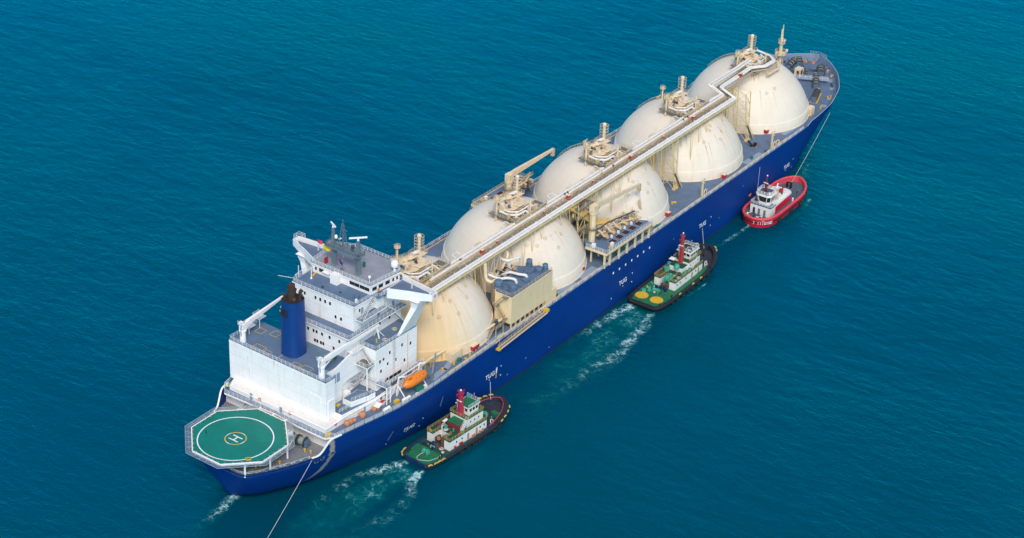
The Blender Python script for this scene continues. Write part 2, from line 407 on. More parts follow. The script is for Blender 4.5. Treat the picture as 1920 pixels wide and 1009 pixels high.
def water_mat():
    m = bpy.data.materials.new('sea_water')
    m.use_nodes = True
    nt = m.node_tree
    L = nt.links.new
    nt.nodes.clear()
    out = nd(nt, 'ShaderNodeOutputMaterial')
    body = nd(nt, 'ShaderNodeBsdfDiffuse')
    gl = nd(nt, 'ShaderNodeBsdfGlossy'); gl.inputs['Roughness'].default_value = 0.12; gl.inputs['Color'].default_value = (0.0, 0.72, 1.0, 1)
    frs = nd(nt, 'ShaderNodeFresnel'); frs.inputs['IOR'].default_value = 1.47
    mixs = nd(nt, 'ShaderNodeMixShader')
    fb = nd(nt, 'ShaderNodeMath', operation='MULTIPLY'); fb.use_clamp = True; fb.inputs[1].default_value = 1.35
    L(frs.outputs[0], fb.inputs[0]); L(fb.outputs[0], mixs.inputs[0]); L(body.outputs[0], mixs.inputs[1]); L(gl.outputs[0], mixs.inputs[2]); L(mixs.outputs[0], out.inputs['Surface'])
    geo = nd(nt, 'ShaderNodeNewGeometry')
    def noise(scale, rot, sx, sy, det, rgh, dist=0.0):
        mp = nd(nt, 'ShaderNodeMapping')
        mp.inputs['Rotation'].default_value = (0, 0, rot)
        mp.inputs['Scale'].default_value = (sx, sy, 1)
        L(geo.outputs['Position'], mp.inputs['Vector'])
        n = nd(nt, 'ShaderNodeTexNoise')
        n.inputs['Scale'].default_value = scale
        n.inputs['Detail'].default_value = det
        n.inputs['Roughness'].default_value = rgh
        n.inputs['Distortion'].default_value = dist
        L(mp.outputs[0], n.inputs['Vector'])
        return n.outputs['Fac']
    n_big = noise(0.0045, 0, 1, 1, 5, 0.55)
    mr = nd(nt, 'ShaderNodeMapRange'); mr.inputs['From Min'].default_value = 0.35; mr.inputs['From Max'].default_value = 0.65
    L(n_big, mr.inputs['Value'])
    c = nd(nt, 'ShaderNodeMix', data_type='RGBA')
    c.inputs['A'].default_value = (0.0, 0.058, 0.102, 1)
    c.inputs['B'].default_value = (0.0, 0.050, 0.074, 1)
    L(mr.outputs[0], c.inputs['Factor'])
    L(c.outputs['Result'], body.inputs['Color'])
    # waves: long crests roughly along the camera's x direction, chop on top
    w1 = noise(0.16, R(38), 1.0, 0.42, 3, 0.5, 0.4)
    w2 = noise(0.42, R(52), 1.0, 0.5, 5, 0.6, 0.5)
    w3 = noise(1.5, R(20), 1.0, 0.7, 4, 0.6, 0.2)
    # gusts modulate chop
    g = noise(0.010, R(40), 1, 0.45, 5, 0.6, 0.6)
    gm = nd(nt, 'ShaderNodeMapRange'); gm.inputs['From Min'].default_value = 0.35; gm.inputs['From Max'].default_value = 0.65; gm.inputs['To Min'].default_value = 0.35; gm.inputs['To Max'].default_value = 1.35
    L(g, gm.inputs['Value'])
    def mulc(s, k):
        a = nd(nt, 'ShaderNodeMath', operation='MULTIPLY'); a.inputs[1].default_value = k; L(s, a.inputs[0]); return a.outputs[0]
    def add(a_, b_):
        a = nd(nt, 'ShaderNodeMath', operation='ADD'); L(a_, a.inputs[0]); L(b_, a.inputs[1]); return a.outputs[0]
    chop = add(mulc(w2, 0.40), mulc(w3, 0.14))
    mm = nd(nt, 'ShaderNodeMath', operation='MULTIPLY'); L(chop, mm.inputs[0]); L(gm.outputs[0], mm.inputs[1])
    hsum = add(mulc(w1, 0.42), mm.outputs[0])
    bp = nd(nt, 'ShaderNodeBump'); bp.inputs['Distance'].default_value = 1.0; bp.inputs['Strength'].default_value = 1.0
    L(hsum, bp.inputs['Height'])
    for n_ in (gl, frs): L(bp.outputs[0], n_.inputs['Normal'])
    MATS['water'] = m
water_mat()

def foam_mat(name, dens, aqua):
    """u = along the wake 0..1, v = across -1..1; lacy foam with aerated turquoise water under it"""
    m = bpy.data.materials.new(name)
    m.use_nodes = True
    nt = m.node_tree
    L = nt.links.new
    nt.nodes.clear()
    out = nd(nt, 'ShaderNodeOutputMaterial')
    geo = nd(nt, 'ShaderNodeNewGeometry')
    uv = nd(nt, 'ShaderNodeUVMap'); uv.uv_map = 'UVMap'
    sep = nd(nt, 'ShaderNodeSeparateXYZ'); L(uv.outputs[0], sep.inputs[0])
    def M(op, a, b_=None, c_=None):
        n = nd(nt, 'ShaderNodeMath', operation=op)
        for i, v in enumerate((a, b_, c_)):
            if v is None: continue
            if isinstance(v, (int, float)): n.inputs[i].default_value = v
            else: L(v, n.inputs[i])
        return n.outputs[0]
    def noise(vec, sc, det, rg):
        n = nd(nt, 'ShaderNodeTexNoise'); n.inputs['Scale'].default_value = sc; n.inputs['Detail'].default_value = det; n.inputs['Roughness'].default_value = rg
        L(vec, n.inputs['Vector']); return n
    P = geo.outputs['Position']
    av = M('ABSOLUTE', sep.outputs['Y'])
    fv = M('MAXIMUM', M('SUBTRACT', 1.0, M('POWER', av, 1.7)), 0.0)
    fu = M('MULTIPLY', M('MINIMUM', M('MULTIPLY', sep.outputs['X'], 12.0), 1.0), M('POWER', M('MAXIMUM', M('SUBTRACT', 1.0, sep.outputs['X']), 0.0), 0.9))
    fall = M('MULTIPLY', fv, fu)
    wpn = noise(P, 0.35, 4, 0.6)
    vm = nd(nt, 'ShaderNodeVectorMath', operation='MULTIPLY_ADD')
    L(wpn.outputs['Color'], vm.inputs[0]); vm.inputs[1].default_value = (3.2, 3.2, 0); L(P, vm.inputs[2])
    def ridge(sc, k):
        n = noise(vm.outputs[0], sc, 5, 0.55)
        return M('MAXIMUM', M('SUBTRACT', 1.0, M('MULTIPLY', M('ABSOLUTE', M('SUBTRACT', n.outputs['Fac'], 0.5)), k)), 0.0)
    r1 = ridge(0.22, 15.0); r2 = ridge(0.60, 11.0); r3 = ridge(1.7, 7.0)
    fine = noise(P, 3.0, 4, 0.7)
    lace = M('ADD', M('ADD', M('MULTIPLY', r1, 0.75), M('MULTIPLY', r2, 0.60)), M('MULTIPLY', r3, 0.28))
    n2 = noise(P, 0.13, 4, 0.6)
    big = M('MAXIMUM', M('SUBTRACT', M('MULTIPLY', n2.outputs['Fac'], 2.2), 0.45), 0.0)
    cov = M('MULTIPLY', fall, big)
    val = M('MULTIPLY', M('ADD', M('MULTIPLY', lace, 0.8), M('MULTIPLY', M('SUBTRACT', fine.outputs['Fac'], 0.5), 0.5)), M('MINIMUM', M('MULTIPLY', cov, dens), 1.4))
    foam = nd(nt, 'ShaderNodeMapRange'); foam.interpolation_type = 'SMOOTHSTEP'
    foam.inputs['From Min'].default_value = 0.16; foam.inputs['From Max'].default_value = 0.95; foam.inputs['To Max'].default_value = 0.9
    L(val, foam.inputs['Value'])
    aq = nd(nt, 'ShaderNodeMapRange'); aq.inputs['From Min'].default_value = 0.04; aq.inputs['From Max'].default_value = 0.8; aq.inputs['To Max'].default_value = aqua
    L(M('MULTIPLY', cov, M('ADD', M('MULTIPLY', M('ADD', r1, r2), 0.4), 0.45)), aq.inputs['Value'])
    df = nd(nt, 'ShaderNodeBsdfDiffuse'); df.inputs['Color'].default_value = (0.52, 0.72, 0.76, 1)
    da = nd(nt, 'ShaderNodeBsdfPrincipled'); da.inputs['Base Color'].default_value = (0.0, 0.24, 0.245, 1); da.inputs['Roughness'].default_value = 0.3; da.inputs['Specular Tint'].default_value = (0.12, 0.75, 0.95, 1)
    tr = nd(nt, 'ShaderNodeBsdfTransparent')
    m1 = nd(nt, 'ShaderNodeMixShader'); L(aq.outputs[0], m1.inputs[0]); L(tr.outputs[0], m1.inputs[1]); L(da.outputs[0], m1.inputs[2])
    m2 = nd(nt, 'ShaderNodeMixShader'); L(foam.outputs[0], m2.inputs[0]); L(m1.outputs[0], m2.inputs[1]); L(df.outputs[0], m2.inputs[2])
    L(m2.outputs[0], out.inputs['Surface'])
    MATS[name] = m
foam_mat('foam_dense', 1.5, 0.9)
foam_mat('foam_thin', 0.6, 0.8)

def stain_mat():
    m = bpy.data.materials.new('rust_stain')
    m.use_nodes = True
    nt = m.node_tree
    L = nt.links.new
    b = nt.nodes['Principled BSDF']
    b.inputs['Base Color'].default_value = (0.55, 0.33, 0.13, 1)
    b.inputs['Roughness'].default_value = 0.85
    uv = nd(nt, 'ShaderNodeUVMap'); uv.uv_map = 'UVMap'
    sp_ = nd(nt, 'ShaderNodeSeparateXYZ'); L(uv.outputs[0], sp_.inputs[0])
    geo = nd(nt, 'ShaderNodeNewGeometry')
    n = nd(nt, 'ShaderNodeTexNoise'); n.inputs['Scale'].default_value = 2.2; n.inputs['Detail'].default_value = 5
    L(geo.outputs['Position'], n.inputs['Vector'])
    def M(op, a, b_):
        q = nd(nt, 'ShaderNodeMath', operation=op); q.use_clamp = True
        for i, v in enumerate((a, b_)):
            if isinstance(v, (int, float)): q.inputs[i].default_value = v
            else: L(v, q.inputs[i])
        return q.outputs[0]
    av = nd(nt, 'ShaderNodeMath', operation='ABSOLUTE'); L(sp_.outputs['Y'], av.inputs[0])
    f = M('MULTIPLY', M('SUBTRACT', 1.0, av.outputs[0]), M('SUBTRACT', 1.0, sp_.outputs['X']))
    f = M('MULTIPLY', f, M('MULTIPLY', n.outputs['Fac'], 0.75))
    L(f, b.inputs['Alpha'])
    MATS['rust_stain'] = m
stain_mat()

# ------------------------------------------------------------------ mesh helpers
class MB:
    def __init__(s):
        s.v, s.f, s.mi, s.cur = [], [], [], 0
    def add(s, vs, fs):
        o = len(s.v)
        s.v.extend([tuple(p) for p in vs])
        for f in fs:
            s.f.append(tuple(i+o for i in f)); s.mi.append(s.cur)
        return s
    def box(s, c, d, rz=0.0):
        cx, cy, cz = c; x, y, z = d[0]/2, d[1]/2, d[2]/2
        ca, sa = math.cos(rz), math.sin(rz)
        vs = []
        for k in (-1, 1):
            for a, b in ((-1, -1), (1, -1), (1, 1), (-1, 1)):
                px, py = a*x, b*y
                vs.append((cx+px*ca-py*sa, cy+px*sa+py*ca, cz+k*z))
        return s.add(vs, [(3, 2, 1, 0), (4, 5, 6, 7), (0, 1, 5, 4), (1, 2, 6, 5), (2, 3, 7, 6), (3, 0, 4, 7)])
    def bb(s, a, b):
        return s.box([(a[i]+b[i])/2 for i in range(3)], [abs(b[i]-a[i]) for i in range(3)])
    def bar(s, p, q, w, h=None):
        p, q = Vector(p), Vector(q); h = h or w
        d = (q-p)
        if d.length < 1e-6: return s
        d.normalize()
        up = Vector((0, 0, 1)) if abs(d.z) < 0.95 else Vector((1, 0, 0))
        a = d.cross(up).normalized()*w/2; b = a.cross(d).normalized()*h/2
        vs = [p-a-b, p+a-b, p+a+b, p-a+b, q-a-b, q+a-b, q+a+b, q-a+b]
        return s.add(vs, [(0, 1, 2, 3), (7, 6, 5, 4), (4, 5, 1, 0), (5, 6, 2, 1), (6, 7, 3, 2), (7, 4, 0, 3)])
    def cyl(s, p, q, r0, r1=None, n=12, caps=True):
        r1 = r0 if r1 is None else r1
        p, q = Vector(p), Vector(q)
        d = (q-p).normalized()
        up = Vector((0, 0, 1)) if abs(d.z) < 0.95 else Vector((1, 0, 0))
        a = d.cross(up).normalized(); b = d.cross(a).normalized()
        vs = []
        for c, r in ((p, r0), (q, r1)):
            for i in range(n):
                t = 2*math.pi*i/n
                vs.append(c+a*math.cos(t)*r+b*math.sin(t)*r)
        fs = [(i, (i+1) % n, n+(i+1) % n, n+i) for i in range(n)]
        fs = [tuple(reversed(f)) for f in fs]
        if caps:
            fs.append(tuple(range(n))); fs.append(tuple(reversed(range(n, 2*n))))
        return s.add(vs, fs)
    def tube(s, pts, r, n=8, closed=False):
        P = [Vector(p) for p in pts]
        k = len(P)
        rings = []
        ref = None
        for i in range(k):
            if closed:
                d = (P[(i+1) % k]-P[i-1])
            else:
                d = P[min(i+1, k-1)]-P[max(i-1, 0)]
            d.normalize()
            if ref is None:
                up = Vector((0, 0, 1)) if abs(d.z) < 0.9 else Vector((1, 0, 0))
                a = d.cross(up).normalized()
            else:
                a = (ref-d*ref.dot(d))
                if a.length < 1e-4:
                    a = d.cross(Vector((0, 0, 1)))
                a.normalize()
            ref = a
            b = d.cross(a)
            sc = 1.0
            if 0 < i < k-1 or closed:
                e1 = (P[i]-P[i-1]).normalized(); e2 = (P[(i+1) % k]-P[i]).normalized()
                sc = 1.0/max(0.6, math.sqrt(max(0.01, (1+e1.dot(e2))/2)))
            rings.append([P[i]+a*math.cos(2*math.pi*j/n)*r*sc+b*math.sin(2*math.pi*j/n)*r*sc for j in range(n)])
        vs = [p for g in rings for p in g]
        fs = []
        for i in range(k if closed else k-1):
            i2 = (i+1) % k
            for j in range(n):
                j2 = (j+1) % n
                fs.append((i*n+j, i*n+j2, i2*n+j2, i2*n+j))
        if not closed:
            fs.append(tuple(reversed(range(n)))); fs.append(tuple(range((k-1)*n, k*n)))
        return s.add(vs, fs)
    def prism(s, poly, z0, z1):
        n = len(poly)
        ar = sum(poly[i][0]*poly[(i+1) % n][1]-poly[(i+1) % n][0]*poly[i][1] for i in range(n))
        if ar < 0: poly = list(reversed(poly))
        vs = [(x, y, z0) for x, y in poly]+[(x, y, z1) for x, y in poly]
        fs = [tuple(reversed(range(n))), tuple(range(n, 2*n))]
        fs += [(i, (i+1) % n, n+(i+1) % n, n+i) for i in range(n)]
        return s.add(vs, fs)
    def loft(s, polys, cap=True):
        """list of rings of equal length"""
        n = len(polys[0])
        vs = [p for g in polys for p in g]
        fs = []
        for i in range(len(polys)-1):
            for j in range(n):
                j2 = (j+1) % n
                fs.append((i*n+j, i*n+j2, (i+1)*n+j2, (i+1)*n+j))
        if cap:
            fs.append(tuple(reversed(range(n)))); fs.append(tuple(range((len(polys)-1)*n, len(polys)*n)))
        return s.add(vs, fs)
    def lathe(s, prof, c=(0, 0, 0), n=32, a0=0.0):
        vs = []
        for r, z in prof:
            for j in range(n):
                t = a0+2*math.pi*j/n
                vs.append((c[0]+r*math.cos(t), c[1]+r*math.sin(t), c[2]+z))
        fs = []
        for i in range(len(prof)-1):
            for j in range(n):
                j2 = (j+1) % n
                fs.append((i*n+j, i*n+j2, (i+1)*n+j2, (i+1)*n+j))
        if prof[0][0] > 1e-3: fs.append(tuple(reversed(range(n))))
        if prof[-1][0] > 1e-3: fs.append(tuple(range((len(prof)-1)*n, len(prof)*n)))
        return s.add(vs, fs)
    def torus(s, c, nrm, R_, r, n=18, m=6):
        nrm = Vector(nrm).normalized()
        up = Vector((0, 0, 1)) if abs(nrm.z) < 0.9 else Vector((1, 0, 0))
        a = nrm.cross(up).normalized(); b = nrm.cross(a)
        pts = [Vector(c)+a*math.cos(2*math.pi*i/n)*R_+b*math.sin(2*math.pi*i/n)*R_ for i in range(n)]
        return s.tube(pts, r, m, closed=True)
    def mesh(s, name, mats, smooth=False):
        me = bpy.data.meshes.new(name)
        me.from_pydata(s.v, [], s.f)
        if not isinstance(mats, (list, tuple)): mats = [mats]
        for m in mats: me.materials.append(MATS[m])
        me.polygons.foreach_set('material_index', s.mi)
        if smooth:
            me.polygons.foreach_set('use_smooth', [True]*len(me.polygons))
            try: me.set_sharp_from_angle(angle=R(38))
            except Exception: pass
        me.validate()
        me.update()
        return me
    def build(s, name, mats, parent=None, loc=None, smooth=False, rz=0.0):
        o = bpy.data.objects.new(name, s.mesh(name, mats, smooth))
        COL.objects.link(o)
        if parent is not None: o.parent = parent
        if loc is not None: o.location = loc
        if rz: o.rotation_euler = (0, 0, rz)
        return o

def put(name, me, parent=None, loc=(0, 0, 0), rot=(0, 0, 0), scale=None):
    o = bpy.data.objects.new(name, me)
    COL.objects.link(o)
    if parent is not None: o.parent = parent
    o.location = loc
    o.rotation_euler = rot
    if scale: o.scale = scale
    return o

def empty(name, loc=(0, 0, 0), rz=0.0):
    o = bpy.data.objects.new(name, None)
    o.empty_display_size = 1.0
    COL.objects.link(o)
    o.location = loc
    o.rotation_euler = (0, 0, rz)
    return o

def tag(o, label, cat, group=None, kind=None):
    o['label'] = label
    o['category'] = cat
    if group: o['group'] = group
    if kind: o['kind'] = kind
    return o

def structure(o):
    o['kind'] = 'structure'
    return o

def interp(tab, x):
    if x <= tab[0][0]: return tab[0][1]
    for (a, b), (c, d) in zip(tab, tab[1:]):
        if x <= c:
            return b+(d-b)*(x-a)/(c-a) if c > a else d
    return tab[-1][1]

def railing(pts, h=1.1, step=1.9, t=0.055, rails=3, mb=None, closed=False):
    mb = mb or MB()
    P = [Vector(p) for p in pts]
    if closed: P.append(P[0])
    for a, b in zip(P, P[1:]):
        d = b-a
        if d.length < 0.05: continue
        for k in range(rails):
            z = Vector((0, 0, h*(k+1)/rails))
            mb.bar(a+z, b+z, t)
        n = max(1, int(round(d.length/step)))
        for i in range(n+1):
            p = a+d*i/n
            mb.bar(p, p+Vector((0, 0, h)), t*1.15)
    return mb

def stairs(p0, p1, w, side, mats, parent, name='stair', rail=True):
    """p0 bottom, p1 top centre lines; side = unit horizontal vector across"""
    mb = MB()
    p0, p1, sd_ = Vector(p0), Vector(p1), Vector(side).normalized()*w/2
    for s_ in (-1, 1):
        mb.bar(p0+sd_*s_, p1+sd_*s_, 0.08, 0.25)
        if rail:
            z = Vector((0, 0, 0.95))
            mb.bar(p0+sd_*s_+z, p1+sd_*s_+z, 0.06)
            for i in range(4):
                q = p0.lerp(p1, i/3)+sd_*s_
                mb.bar(q, q+z, 0.05)
    n = max(3, int((p1.z-p0.z)/0.27))
    mb.cur = 1
    d = (p1-p0); d.z = 0; d.normalize()
    for i in range(1, n):
        q = p0.lerp(p1, i/n)
        mb.box(q, (0.28, w, 0.05), math.atan2(d.y, d.x))
    return mb.build(name, mats, parent)

# ------------------------------------------------------------------ sea
sea = MB().add([(-9000, -9000, 0), (12000, -9000, 0), (12000, 12000, 0), (-9000, 12000, 0)], [(0, 1, 2, 3)])
water = structure(sea.build('water', 'water'))

def ribbon(pts, widths, z, matname, name, label, cat='foam'):
    """foam sheet that follows a wake; u along, v across"""
    P = [Vector((x, y, 0)) for x, y in pts]
    # resample with catmull-rom
    Q, W = [], []
    n = len(P)
    for i in range(n-1):
        p0 = P[max(i-1, 0)]; p1 = P[i]; p2 = P[i+1]; p3 = P[min(i+2, n-1)]
        for k in range(10):
            t = k/10
            Q.append(0.5*((2*p1)+(p2-p0)*t+(2*p0-5*p1+4*p2-p3)*t*t+(3*p1-p0-3*p2+p3)*t**3))
            W.append(widths[i]+(widths[i+1]-widths[i])*t)
    Q.append(P[-1]); W.append(widths[-1])
    vs, fs, uvs = [], [], []
    m = len(Q); c = 8
    for i in range(m):
        d = (Q[min(i+1, m-1)]-Q[max(i-1, 0)]).normalized()
        nrm = Vector((-d.y, d.x, 0))
        for j in range(c+1):
            v = -1+2*j/c
            p = Q[i]+nrm*W[i]*v
            vs.append((p.x, p.y, z)); uvs.append((i/(m-1), v))
    for i in range(m-1):
        for j in range(c):
            a = i*(c+1)+j
            fs.append((a, a+c+1, a+c+2, a+1))
    me = bpy.data.meshes.new(name)
    me.from_pydata(vs, [], fs)
    ul = me.uv_layers.new(name='UVMap')
    for lp in me.loops:
        ul.data[lp.index].uv = uvs[lp.vertex_index]
    me.materials.append(MATS[matname])
    o = bpy.data.objects.new(name, me)
    COL.objects.link(o)
    o['kind'] = 'stuff'
    o['label'] = label
    o['category'] = cat
    return o

def stain(pts, w, nrm, parent, name='rust_run'):
    """thin run-off stain lying on a surface: pts from top to bottom, u 0..1 down, v -1..1 across"""
    P = [Vector(p) for p in pts]; N = [Vector(q).normalized() for q in nrm]
    vs, fs, uvs = [], [], []
    for i, p in enumerate(P):
        d = (P[min(i+1, len(P)-1)]-P[max(i-1, 0)]).normalized()
        sd_ = d.cross(N[i]).normalized()
        ww = w*(1-0.6*i/(len(P)-1))
        for v in (-1, 0, 1):
            vs.append(p+N[i]*0.05+sd_*ww*v); uvs.append((i/(len(P)-1), v))
    for i in range(len(P)-1):
        for j in range(2):
            a = i*3+j; fs.append((a, a+3, a+4, a+1))
    me = bpy.data.meshes.new(name); me.from_pydata(vs, [], fs)
    ul = me.uv_layers.new(name='UVMap')
    for lp in me.loops: ul.data[lp.index].uv = uvs[lp.vertex_index]
    me.materials.append(MATS['rust_stain'])
    o = bpy.data.objects.new(name, me); COL.objects.link(o); o.parent = parent
    return o

# ------------------------------------------------------------------ the gas carrier
D = 15.97            # main deck height
MD = 11.5            # aft mooring deck
ship = empty('gas_carrier', (0, 0, 0))
tag(ship, 'long blue gas carrier with five cream domed tanks and white bridge at the stern', 'ship')

WL0 = [(8.3, 0), (9.0, 1.2), (10.5, 2.4), (15.2, 4.6), (22.2, 8.8), (31, 12.2), (43.6, 15.9), (52, 17.4), (62, 19.4), (75, 21.8), (90, 23.3), (102, 23.6),
       (235, 23.6), (250, 22.9), (262, 20.3), (275, 15.8), (285, 11.2), (294, 5.8), (300, 1.6), (301.5, 0)]
WL1 = [(2.6, 0), (2.65, 4), (2.8, 7.2), (3.4, 8.8), (6, 10.4), (13, 14.2), (20.3, 17.0), (25, 18.3), (37, 20.9), (45, 22.5), (56, 23.4), (70, 23.6), (102, 23.6),
       (243, 23.6), (262, 23.2), (275, 21.6), (288, 17.9), (298, 12.6), (305, 7.0), (309, 2.5), (310, 0)]
WL2 = [(2.2, 0), (2.25, 5), (2.4, 8.5), (3.2, 9.8), (6, 11.2), (13, 14.8), (20, 17.4), (25, 18.7), (37, 21.1), (45, 22.7), (56, 23.5), (68, 23.6), (102, 23.6),
       (250, 23.6), (268, 23.4), (281, 22.3), (293, 18.7), (303, 12.9), (309.5, 7.0), (313, 2.6), (313.8, 0)]
WL3 = [(2.2, 0), (2.25, 5), (2.4, 8.5), (3.2, 9.8), (6, 11.2), (13, 14.8), (20, 17.4), (25, 18.7), (37, 21.1), (45, 22.7), (56, 23.5), (68, 23.6), (102, 23.6),
       (252, 23.6), (270, 23.45), (282, 22.4), (294.5, 18.8), (304.5, 13.0), (311, 7.0), (314.6, 2.6), (315.4, 0)]
def resample(tab, N=400):
    # arc-length-ish parametrisation that keeps features at both ends aligned: split at 102
    aft = [p for p in tab if p[0] <= 102.0]
    fwd = [p for p in tab if p[0] >= 102.0]
    def arc(L, n):
        s = [0]
        for a, b in zip(L, L[1:]): s.append(s[-1]+math.hypot(b[0]-a[0], b[1]-a[1]))
        out = []
        for i in range(n+1):
            t = s[-1]*i/n
            for k in range(len(L)-1):
                if t <= s[k+1]+1e-9:
                    u = (t-s[k])/(s[k+1]-s[k]) if s[k+1] > s[k] else 0
                    out.append((L[k][0]+(L[k+1][0]-L[k][0])*u, L[k][1]+(L[k+1][1]-L[k][1])*u)); break
        return out
    return arc(aft, N//2)[:-1]+arc(fwd, N//2)
def smooth_tab(L, it=3):
    L = list(L)
    for _ in range(it):
        L = [L[0]]+[((L[i-1][0]+2*L[i][0]+L[i+1][0])/4, (L[i-1][1]+2*L[i][1]+L[i+1][1])/4) for i in range(1, len(L)-1)]+[L[-1]]
    return L
NS = 360
LV = [(0.0, smooth_tab(resample(WL0, NS), 8)), (MD, smooth_tab(resample(WL1, NS), 6)), (D, smooth_tab(resample(WL2, NS), 6)), (18.0, smooth_tab(resample(WL3, NS), 6))]
NP = len(LV[0][1])
def hullpt(i, z):
    if z <= 0:
        x, y = LV[0][1][i]
        return (x+(-z)*0.25*(1 if x < 60 else 0), max(0.0, y*(1+z*0.02)), z)
    for (z0, a), (z1, b) in zip(LV, LV[1:]):
        if z <= z1+1e-6:
            t = (z-z0)/(z1-z0)
            if z0 == 0.0: t = t**(0.85 if i > NP*0.22 else 0.50+0.35*(i/(NP*0.22))**2)
            return (a[i][0]+(b[i][0]-a[i][0])*t, a[i][1]+(b[i][1]-a[i][1])*t, z)
    x, y = LV[-1][1][i]
    return (x, y, z)
def ztop(i):
    x = LV[2][1][i][0]
    if x < 19.6: return 12.35
    if x < 24.6:
        t = (x-19.6)/5.0
        return 12.35+(D+0.10-12.35)*(t*t*(3-2*t))
    if x < 262: return D+0.10
    if x < 264.5: return D+0.10+(x-262)/2.5*1.15
    return D+1.25+min(1.0, (x-264.5)/40)*0.75
def half_at(x, z=D):
    L = [hullpt(i, z) for i in range(NP)]
    for a, b in zip(L, L[1:]):
        if a[0] <= x <= b[0]:
            t = (x-a[0])/(b[0]-a[0]) if b[0] > a[0] else 0
            return a[1]+(b[1]-a[1])*t
    return 0.0

hm = MB()
NV = 13
for s_ in (-1, 1):
    g = []
    for i in range(NP):
        zt = ztop(i)
        col = []
        for k in range(NV):
            z = -2.5+(zt+2.5)*k/(NV-1)
            x, y, _ = hullpt(i, z)
            col.append((x, s_*y, z))
        g.append(col)
    vs = [p for c in g for p in c]
    fs = []
    for i in range(NP-1):
        for k in range(NV-1):
            a = i*NV+k
            f = (a, a+NV, a+NV+1, a+1)
            fs.append(f if s_ < 0 else tuple(reversed(f)))
    hm.add(vs, fs)
hull = hm.build('hull', 'hull', ship, smooth=True)

# white gunwale strip on top of the side plating and the curved white break at the stern
for s_ in (-1, 1):
    gw = MB()
    idx = [i for i in range(NP) if LV[2][1][i][0] < 262.5]
    for a, b in zip(idx, idx[1:]):
        xa, xb = LV[2][1][a][0], LV[2][1][b][0]
        if xb < 18.5 or xa > 27: continue
        za, zb = ztop(a), ztop(b)
        pa, pb = hullpt(a, za), hullpt(b, zb)
        gw.bar((pa[0], s_*(pa[1]-0.1), pa[2]+0.05), (pb[0], s_*(pb[1]-0.1), pb[2]+0.05), 0.42, 0.25)
    gw.build('sheer_break_capping', 'white_clean', ship)

dk = MB()
def deck_strip(mb, z, x0, x1, inset=0.05, zoff=0.0):
    pts = []
    L = [hullpt(i, z) for i in range(NP)]
    pts = [(p[0], p[1]) for p in L if x0 < p[0] < x1]
    pts = [(x0, half_at(x0, z))]+pts+([(x1, half_at(x1, z))] if x1 < L[-1][0] else [])
    vs, fs = [], []
    for x, y in pts:
        y = max(0.0, y-inset)
        vs += [(x, -y, z+zoff), (x, 0, z+zoff), (x, y, z+zoff)]
    for i in range(len(pts)-1):
        a = i*3
        fs += [(a, a+3, a+4, a+1), (a+1, a+4, a+5, a+2)]
    mb.add(vs, fs)
deck_strip(dk, D, 25.0, 400)
main_deck = dk.build('main_deck', 'deck', ship)
md = MB()
deck_strip(md, MD, 2.6, 27.0)
mooring_deck = md.build('mooring_deck', 'deck_mooring', ship)
# aft bulkhead under the deck edge
ab = MB()
yb = half_at(25.3, MD)-0.1
ab.bb((25.3, -yb, MD), (25.6, yb, D-0.012))
aftb = ab.build('aft_bulkhead', 'white', ship)
fx = MB()
edge = [(25.1, -18.35), (23.3, -16.6), (23.2, -8), (23.9, 0), (23.3, 8), (22.9, 16.4), (25.1, 18.35)]
MB().prism(edge, D-0.25, D+0.004).build('aft_deck_edge', 'deck', ship)
for a, b in zip(edge, edge[1:]): fx.bar((a[0], a[1], D-0.1), (b[0], b[1], D-0.1), 0.16, 0.42)
fx.build('deck_edge_plate', 'white_clean', ship)
railing([(a[0]+0.1, a[1], D+0.1) for a in edge], step=1.5, t=0.06).build('railing', 'rail_white', ship)
ks = MB()
for y_ in (-14, -7, 0, 7, 14): ks.bar((25.3, y_, D-2.2), (23.6, y_, D-0.3), 0.2)
ks.build('deck_knees', 'white', ship)

# side rails along the main deck, one run per side
for s_ in (-1, 1):
    pts = []
    last = None
    for i in range(NP):
        x, y, _ = hullpt(i, D)
        if x < 25.2 or x > 261.5: continue
        if last is not None and x-last < 3.0: continue
        last = x
        pts.append((x, s_*(y-0.22), D+0.1))
    railing(pts, h=1.1, step=2.1, t=0.075).build('railing', 'rail_white', ship)
    # fishplate / pale waterway strip inside the rail
    wv = MB()
    vs = []
    for p in pts:
        vs += [(p[0], p[1]+(-s_)*0.1, D+0.006), (p[0], p[1]-s_*0.9, D+0.006)]
    fs = [(2*i, 2*i+2, 2*i+3, 2*i+1) for i in range(len(pts)-1)]
    wv.add(vs, fs).build('deck_waterway', 'deck_light', ship)
# mooring deck rail around the stern
pts = []
for i in range(NP):
    x, y, _ = hullpt(i, 12.35)
    if x > 19.2: break
    if i % 3 == 0: pts.append((x+0.1, -max(0, y-0.15), 12.35))
pts = list(reversed(pts))+[(p[0], -p[1], p[2]) for p in pts[1:]]
railing(pts, h=0.75, step=1.6, t=0.07, rails=2).build('railing', 'rail_white', ship)

